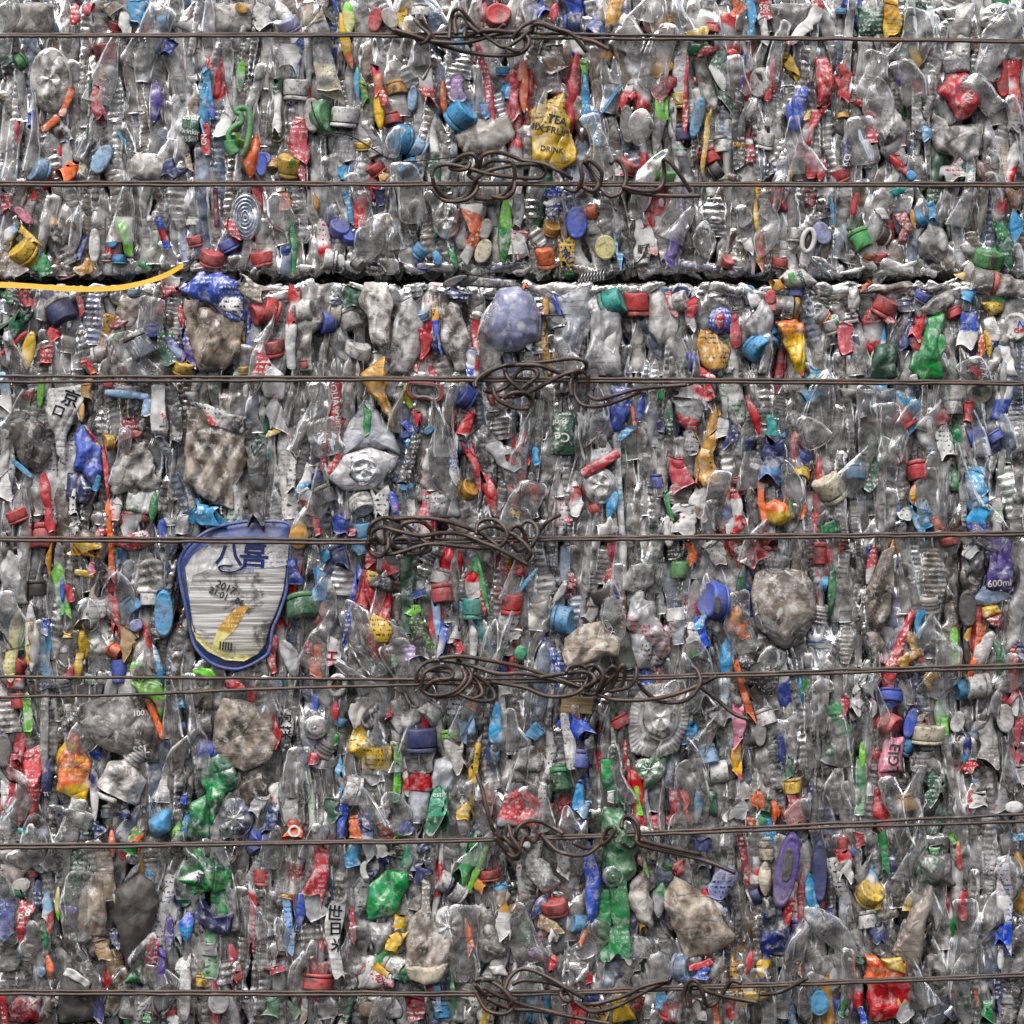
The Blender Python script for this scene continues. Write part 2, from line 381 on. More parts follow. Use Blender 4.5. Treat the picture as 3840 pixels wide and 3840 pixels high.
def pillow(poly, T, seed, A=.004, y0=.008, size=.045, axis=1.4, rings=None, flat=3.6, quilt=0, flute=0):
    """a crumpled body whose outline is poly (wall metres, star-shaped), bulging T towards the viewer"""
    P = np.array(poly, float); c = P.mean(0)
    d = np.roll(P, -1, 0) - P; ln = np.hypot(d[:, 0], d[:, 1]); tot = ln.sum()
    na = int(np.clip(tot / 2.6e-3, 28, 200)); s_ = np.linspace(0, tot, na, endpoint=False); cum = np.r_[0, np.cumsum(ln)]
    k = np.clip(np.searchsorted(cum, s_, side='right') - 1, 0, len(P) - 1)
    E = P[k] + d[k] * ((s_ - cum[k]) / np.maximum(ln[k], 1e-9))[:, None]
    E = (np.roll(E, 1, 0) + 2 * E + np.roll(E, -1, 0)) / 4
    rad = np.hypot(*(E - c).T).mean(); nr = rings or int(np.clip(rad / 2.2e-3, 5, 50))
    rr = np.linspace(0, 1, nr)[1:]
    X = c[0] + rr[:, None] * (E[:, 0] - c[0]); Z = c[1] + rr[:, None] * (E[:, 1] - c[1])
    fo = Fold(seed, axis, size, 3, 1.)
    jag = fo(X * 1.7 + 3, Z * 1.7) * A * .5 * rr[:, None]; X = X + jag; Z = Z + jag * .6
    if quilt:
        f0 = fo; fo = lambda x, z: .55 * f0(x, z) + .5 * tri((x * .87 + z * .5) / .021 + .1 * np.sin(z * 60)) + .5 * tri((x * .87 - z * .5) / .024)
    D = T * (1 - rr[:, None] ** flat) + fo(X, Z) * A * (1 - .55 * rr[:, None] ** 3)
    if flute: D = D + (.0017 * np.cos(np.linspace(0, flute * 2 * math.pi, na, endpoint=False))[None, :]) * np.clip((rr[:, None] - .68) / .08, 0, 1) - .004 * np.exp(-((rr[:, None] - .62) / .05) ** 2)
    V = [np.array([[c[0], y0 - T - fo(c[0], c[1]) * A, c[1]]])]; V.append(np.stack([X, y0 - D, Z], -1).reshape(-1, 3))
    nB = 3; rb = np.linspace(1, 0, nB + 1)[1:-1]
    Xb = c[0] + rb[:, None] * (E[:, 0] - c[0]); Zb = c[1] + rb[:, None] * (E[:, 1] - c[1])
    V.append(np.stack([Xb, np.full_like(Xb, y0) + .6 * T * (1 - rb[:, None] ** 2) + .004, Zb], -1).reshape(-1, 3))
    V.append(np.array([[c[0], y0 + .6 * T + .004, c[1]]]))
    V = np.concatenate(V); nrows = len(rr) + len(rb)
    F = [[0, 1 + (j + 1) % na, 1 + j] for j in range(na)]
    F += grid_faces(nrows, na, True, 1).tolist()
    last = 1 + (nrows - 1) * na; e = len(V) - 1
    F += [[last + j, last + (j + 1) % na, e] for j in range(na)]
    return V, F

# ------------------------------------------------------------------ scene records
THINGS = []
def reg(o, cat, look, X, Y, w, h, anchor=None, group=None, label=None):
    """X, Y, w, h in photo pixels"""
    o['category'] = cat
    if group: o['group'] = group
    THINGS.append(dict(o=o, look=look, X=X, Y=Y, w=w, h=h, anchor=anchor, label=label))
    return o
def W(X, Y): return ((X - 1920) * S, (1920 - Y) * S)
OCC = np.zeros((192, 192), np.float32)     # how much of the bale face is already taken, 20 px cells
def occupy(X, Y, w, h, ang=90., v=1.):
    """ellipse-ish mark; h along ang"""
    a = math.radians(ang); yy, xx = np.mgrid[0:192, 0:192]; dx = xx * 20 + 10 - X; dy = -(yy * 20 + 10 - Y)
    al = dx * math.cos(a) + dy * math.sin(a); ac = -dx * math.sin(a) + dy * math.cos(a)
    m = (np.abs(al) / (h / 2 + 1)) ** 3 + (np.abs(ac) / (w / 2 + 1)) ** 3 < 1
    OCC[m] = np.maximum(OCC[m], v)
def bale_y(Y):
    """the lower bale stands a little further out than the upper one"""
    return -.022 if Y > 1050 else 0.
SEED = [100]
def seed(): SEED[0] += 13; return SEED[0]

# ------------------------------------------------------------------ kinds of things
def hull_text(parent, host, txt, X, Y, size, color, rot=0., lift=.0012):
    """printed lettering laid on the host's surface; size = letter height in photo px"""
    cu = bpy.data.curves.new('lettering', 'FONT'); cu.body = txt; cu.align_x = 'CENTER'; cu.align_y = 'CENTER'; cu.size = 1.; cu.resolution_u = 3; cu.offset = .018
    ob = bpy.data.objects.new('lettering', cu); COL.objects.link(ob)
    dg = bpy.context.evaluated_depsgraph_get(); me = bpy.data.meshes.new_from_object(ob.evaluated_get(dg))
    bpy.data.objects.remove(ob)
    if not len(me.vertices): return None
    import bmesh
    bm = bmesh.new(); bm.from_mesh(me); bmesh.ops.triangulate(bm, faces=bm.faces[:])
    for _ in range(3):
        es = [e for e in bm.edges if e.calc_length() > .16]
        if es: bmesh.ops.subdivide_edges(bm, edges=es, cuts=1, use_grid_fill=False); bmesh.ops.triangulate(bm, faces=bm.faces[:])
    V = np.array([v.co[:] for v in bm.verts]); F = [[v.index for v in f.verts] for f in bm.faces]; bm.free()
    sz = size * S * 1.35; a = math.radians(rot); cx, cz = W(X, Y)
    x = V[:, 0] * sz; z = V[:, 1] * sz
    WX = cx + x * math.cos(a) - z * math.sin(a); WZ = cz + x * math.sin(a) + z * math.cos(a)
    hv = [host.matrix_world @ v.co if False else v.co + host_loc(host) for v in host.data.vertices]
    bv = BVHTree.FromPolygons(hv, [p.vertices[:] for p in host.data.polygons])
    out = np.zeros((len(V), 3)); last = None; ok = np.zeros(len(V), bool)
    for i in range(len(V)):
        h = bv.ray_cast(Vector((WX[i], -1, WZ[i])), Vector((0, 1, 0)))
        if h[0] is not None: last = h[0].y; ok[i] = True
        out[i] = (WX[i], (last if last is not None else 0) - lift, WZ[i])
    F = [f for f in F if ok[f].all()]
    if not F: return None
    return mk('printed_text', out, F, m_plain(color, .45), parent, smooth=False)
def host_loc(o):
    v = Vector(o.location)
    while o.parent: o = o.parent; v = v + o.location
    return v

def cap_parts(d, h, seg=56, sq=1., r=None, top='flat'):
    R = d / 2; b = R * .12
    hh = d * h
    ring = hh * .2
    rv = np.random.default_rng(r)
    dent = (rv.uniform(-.03, .03) * d, rv.uniform(0, 6), rv.uniform(-.12, .12))
    if top == 'dome': prof = [(R * .98, ring * 1.25), (R, ring * 1.4), (R, hh * .55), (R * .9, hh * .8), (R * .6, hh * .97), (R * .25, hh), (R * .02, hh)]
    else: prof = [(R * .98, ring * 1.25), (R, ring * 1.35), (R, hh * .5), (R, hh - b), (R * .97, hh - b * .4), (R * .9, hh), (R * .8, hh), (R * .76, hh - b * .25), (R * .3, hh - b * .2), (R * .02, hh - b * .2)]
    body = lathe(prof, seg, (ring * 1.3, hh - b), .042, sq, dent)
    rg = lathe([(R * .86, 0), (R * .98, 0), (R * 1.0, ring * .35), (R * 1.0, ring * .8), (R * .94, ring), (R * .8, ring)], seg, None, 0, sq, dent)
    neck = lathe([(R * .70, -d * .5), (R * .78, -d * .42), (R * .8, -d * .2), (R * .95, -d * .17), (R * .95, -d * .1), (R * .8, -d * .07), (R * .8, 0)], 32, None, 0, sq)
    liner = None
    return body, rg, neck
def add_cap(X, Y, d, rot, tilt, c, h=.62, sq=None, ring=None, y=None, neck=0, dome=0, anchor=None, label=None, txt=None, dirt=.75, parent=None, look=None, ringc=None, **kw):
    sd = seed(); r = random.Random(sd)
    if sq is None: sq = r.uniform(.82, 1.0)
    dm = d * S * (1. if anchor else .95)
    body, rg, nk = cap_parts(dm, h, 60, sq, sd, 'dome' if dome else 'flat')
    x, z = W(X, Y)
    # keep the cap's middle on the mark
    ra, ti = math.radians(rot), math.radians(tilt)
    off = dm * h / 2
    cx = x - math.cos(ra) * math.cos(ti) * off; cz = z - math.sin(ra) * math.cos(ti) * off
    yy = (y if y is not None else (.007 if anchor else .013)) + bale_y(Y) + math.sin(ti) * off
    roll = r.uniform(-.3, .3)
    o = lambda q: (orient(q[0], cx, cz, yy, rot, tilt, roll), q[1])
    B = o(body); mat = m_hard(c, dirt) if c not in CLEARS else m_clear(c, .6)
    t = mk('bottle_cap' if parent is None else 'cap', B[0], B[1], mat, parent)
    if ring != 0:
        R_ = o(rg); mk('tamper_ring', R_[0], R_[1], m_hard(ringc or c, dirt), t)
    if neck:
        N_ = o(nk); mk('bottle_neck', N_[0], N_[1], m_clear('haze', .45), t)
    if txt:
        for q in txt.split(';'):
            s_, dx, dy, sz, rt, tc = q.split('|'); hull_text(t, t, s_, X + float(dx), Y + float(dy), float(sz), tc, float(rt))
    if parent is None:
        occupy(X, Y, d, max(d * h, d * math.sin(ti)), rot)
        a_ = rot % 180
        pose = 'facing outwards' if tilt > 55 else ('lying sideways' if a_ < 35 or a_ > 145 else ('tilted' if 35 <= a_ < 65 or 115 < a_ <= 145 else ('standing upright' if rot % 360 < 180 else 'upside down')))
        reg(t, 'bottle cap', look or f'{cname(c)} screw cap {pose}', X, Y, d, d, anchor, None, label)
    return t
CLEARS = {'clear', 'haze', 'smoke', 'bluec', 'lav', 'grn2', 'bottlegreen', 'amber', 'brite', 'dust', 'beige', 'milk', 'dusk', 'warm', 'ash', 'jug'}
OPAC = {'clear': .62, 'haze': .72, 'smoke': .7, 'bluec': .7, 'lav': .8, 'grn2': .7, 'bottlegreen': .74, 'amber': .7, 'brite': .72, 'jug': .97, 'dust': .96, 'beige': .98, 'milk': .74, 'dusk': .62, 'warm': .72, 'ash': .6}
def bmat(c):
    if c in CLEARS: return m_clear(c, OPAC[c])
    return m_film(c)
def add_bottle(X0, Y0, X1, Y1, w, c, shape='bottle', l=None, l2=None, cap=None, T=None, A=None, ribs=0, bend=.12, y=None, anchor=None, label=None, txt=None, look=None, size=.036, name='crushed_bottle', cat='plastic bottle', q=2.2e-3, capd=None, mat=None, occ=1., **kw):
    sd = seed(); r = random.Random(sd)
    L = math.hypot(X1 - X0, Y1 - Y0)
    Tm = (T if T is not None else min(.014, .20 * w * S + .004))
    Am = A if A is not None else min(.007, .10 * w * S + .0014)
    Ym = (Y0 + Y1) / 2
    yc = (y if y is not None else (r.uniform(.008, .012) if anchor else r.uniform(.017, .026))) + bale_y(Ym)
    plain = name == 'crushed_bottle' and c in CLEARS and mat is None
    if plain and not ribs and w > 70 and r.random() < .28: ribs = r.uniform(.0065, .011)
    if plain and not (l or l2) and L > 150 and w > 60 and r.random() < .2:
        a_ = r.uniform(.2, .5); l = (a_, a_ + r.uniform(.15, .35)) + r.choice([('white', 'red'), ('red', 'white'), ('silver', 'dark'), ('white', 'navy'), ('silver', 'red'), ('navy', 'silver'), ('dgreen', 'white'), ('rose', 'white'), ('sky', 'white')])
    P, nf, (u, Lm, t, n) = body_grid(W(X0, Y0), W(X1, Y1), w * S, Tm, sd, shape, Am, bend, ribs, yc, q, size)
    V, F = grid_obj_data(P); on = kw.get('on'); o = mk('printed_patch' if on else name, V, F, mat or bmat(c), THINGS[-1]['o'] if on else None)
    host = o; labs = []
    for spec in (l, l2):
        if spec:
            a_, b_, lc = spec[0], spec[1], spec[2]; lc2 = spec[3] if len(spec) > 3 else None
            sh = sheet_from(P, nf, u, a_, b_)
            if sh: host = mk('label', sh[0], sh[1], m_film(lc, lc2), o); labs.append(lc)
    if plain and not cap and shape == 'bottle' and w > 95 and r.random() < .4:
        R_ = .0125; prof = [(R_ * .95, -.004), (R_ * 1.25, -.003), (R_ * 1.25, -.001), (R_, 0)]
        for q_ in range(3): prof += [(R_, .003 + q_ * .005), (R_ * 1.1, .0042 + q_ * .005), (R_ * 1.1, .0055 + q_ * .005), (R_, .0067 + q_ * .005)]
        prof += [(R_, .021), (R_ * .8, .021), (R_ * .78, .006)]
        V, F = lathe(prof, 30, None, 0, r.uniform(.55, .95)); x_, z_ = W(X1, Y1)
        mk('neck', orient(V, x_, z_, yc - .004, math.degrees(math.atan2(Y0 - Y1, X1 - X0)) + r.uniform(-25, 25), r.uniform(0, 30)), F, m_clear('haze', .5), o)
    if cap:
        ang = math.degrees(math.atan2(Y0 - Y1, X1 - X0)); dd = capd or 84
        cx = X1 + math.cos(math.radians(ang)) * dd * .22; cy = Y1 - math.sin(math.radians(ang)) * dd * .22
        add_cap(cx, cy, dd, ang, r.uniform(0, 22), cap, parent=o, y=yc - bale_y(Ym) - .003)
    if txt:
        for q_ in txt.split(';'):
            s_, x_, y_, sz, rt, tc = q_.split('|'); hull_text(o, host, s_, float(x_), float(y_), float(sz), tc, float(rt))
    if on: return o
    occupy((X0 + X1) / 2, Ym, w, L, math.degrees(math.atan2(Y0 - Y1, X1 - X0)), occ)
    wd = 'narrow' if w < 85 else ('broad' if w > 170 else '')
    fin = ' ribbed' if ribs else ''
    lk = look or f"{wd}{fin} {cname(c)} crushed bottle" + (f" with {cname(labs[0])} label" if labs else '') + (f" and {cname(cap)} cap" if cap else '')
    reg(o, cat, ' '.join(lk.split()), (X0 + X1) / 2, Ym, max(w, abs(X1 - X0)), max(w, abs(Y1 - Y0)), anchor, None, label)
    return o
def add_film(X0, Y0, X1, Y1, w, c, c2=None, shape='film', A=None, T=None, y=None, name='plastic_wrapper', cat='wrapper', look=None, wear=.45, **kw):
    long_ = math.hypot(X1 - X0, Y1 - Y0) > 2.2 * w
    lk = look or f"{'long' if long_ else 'crumpled'} {cname(c)}{' and ' + cname(c2) if c2 and c2 != 'noink' else ''} plastic wrapper"
    if shape == 'film' and random.random() < .42 and long_ and not kw.pop('keep', 0): shape = random.choice(['sliver', 'sliver', 'body'])
    return add_bottle(X0, Y0, X1, Y1, w, c, shape=shape, T=T if T is not None else min(.008, .10 * w * S + .002), A=A if A is not None else min(.0042, .06 * w * S + .001),
                      y=y if y is not None else (-.004 if kw.get('anchor') else random.uniform(-.002, .005)), name=name, cat=cat, look=lk, mat=m_film(c, c2, wear), bend=kw.pop('bend', .2), **kw)
def add_oval(X0, Y0, X1, Y1, w, c, name='oval_plastic_piece', cat='plastic piece', look=None, T=None, y=None, **kw):
    return add_bottle(X0, Y0, X1, Y1, w, c, shape='oval', T=T or min(.012, .3 * w * S + .002), A=.0007, bend=.02, y=y if y is not None else .004, name=name, cat=cat,
                      look=look or f"smooth {cname(c)} oval plastic piece", mat=m_hard(c), **kw)
def add_poly(c, pts, T=None, A=None, y=None, c2=None, soft=0, anchor=None, label=None, look=None, name='crushed_bottle', cat='plastic bottle', txt=None, size=.042, mat=None, axis=1.4, **kw):
    sd = seed(); P = [W(*p) for p in pts]; a = np.array(pts); w, h = np.ptp(a[:, 0]), np.ptp(a[:, 1]); cx, cy = a.mean(0)
    Tm = T if T is not None else min(.014, .10 * min(w, h) * S + .003); Am = A if A is not None else min(.0125, .115 * min(w, h) * S + .001)
    V, F = pillow(P, Tm, sd, Am, (y if y is not None else (.001 if anchor else .008)) + bale_y(cy), size, axis, quilt=kw.get('quilt', 0), flute=kw.get('flute', 0))
    film = c not in CLEARS
    on = kw.get('on'); part = kw.get('part', 'printed_patch')
    if film and name == 'crushed_bottle' and kw.get('matname') not in ('clear', 'charhard', 'tube'):
        name, cat = ('plastic_piece', 'plastic piece') if kw.get('matname') == 'hard' else ('plastic_wrapper', 'wrapper')
    if anchor and 'bottle' in anchor.split() [-3:] : name, cat = 'crushed_bottle', 'plastic bottle'
    o = mk(part if on else name, V, F, mat or (m_film(c, c2) if film else bmat(c)), THINGS[-1]['o'] if on else None)
    if on: return o
    if txt:
        for q_ in txt.split(';'):
            s_, x_, y_, sz, rt, tc = q_.split('|'); hull_text(o, o, s_, float(x_), float(y_), float(sz), tc, float(rt))
    occupy(a[:, 0].min() / 2 + a[:, 0].max() / 2, a[:, 1].min() / 2 + a[:, 1].max() / 2, w * .92, h * .92)
    reg(o, cat, look or (f"crumpled {cname(c)} plastic sheet" if film else f"broad {cname(c)} flattened bottle"), cx, cy, w, h, anchor, None, label)
    return o
def add_disc(X, Y, rx, ry, rot, c, petals=5, rings=0, y=None, anchor=None, label=None, look=None, T=.008, **kw):
    """a bottle seen from its moulded base"""
    sd = seed(); r = np.random.default_rng(sd); a = math.radians(rot)
    nr, na = 22, 72; rr = np.linspace(0, 1, nr)[1:]; th = np.linspace(0, 2 * math.pi, na, endpoint=False)
    ph = r.uniform(0, 6); D = T * (1 - rr[:, None] ** 4) + 0 * th[None, :]
    if petals: D = D + T * .2 * np.cos(petals * th + ph)[None, :] * (rr * (1 - rr) * 4)[:, None] ** .8 - T * .25 * np.exp(-(rr[:, None] / .3) ** 2) + T * .12 * np.exp(-((rr[:, None] - .55) / .05) ** 2)
    if rings: D = D + .0016 * np.sin(rr[:, None] * rings * 2 * math.pi + .8 * np.sin(th)[None, :])
    D = D + T * .35 * np.exp(-(rr[:, None] / .09) ** 2)
    ex, ez = rx * S * rr[:, None] * np.cos(th), ry * S * rr[:, None] * np.sin(th)
    fo = Fold(sd, 1.2, .05); cx, cz = W(X, Y)
    X_ = cx + ex * math.cos(a) - ez * math.sin(a); Z_ = cz + ex * math.sin(a) + ez * math.cos(a)
    D = D + fo(X_, Z_) * .0012
    y0 = (y if y is not None else .003) + bale_y(Y)
    rows = [np.stack([X_, y0 - D, Z_], -1)]
    for s_, dy in ((1.02, .006), (1.0, .016), (.9, .034)):
        rows.append(np.stack([cx + (X_[-1] - cx) * s_, y0 + dy + 0 * X_[-1], cz + (Z_[-1] - cz) * s_], -1)[None])
    G = np.concatenate(rows); V = np.concatenate([[[cx, y0 - T * .8, cz]], G.reshape(-1, 3)])
    n = len(G); F = [[0, 1 + (j + 1) % na, 1 + j] for j in range(na)] + grid_faces(n, na, True, 1).tolist() + [[1 + (n - 1) * na + j for j in range(na)][::-1]]
    o = mk('crushed_bottle', V, F, bmat(c)); occupy(X, Y, 2 * rx, 2 * ry, 90 + rot)
    reg(o, 'plastic bottle', look or f"{cname(c)} bottle seen from its round base", X, Y, 2 * rx, 2 * ry, anchor, None, label)
    return o
EXPO = 0.68
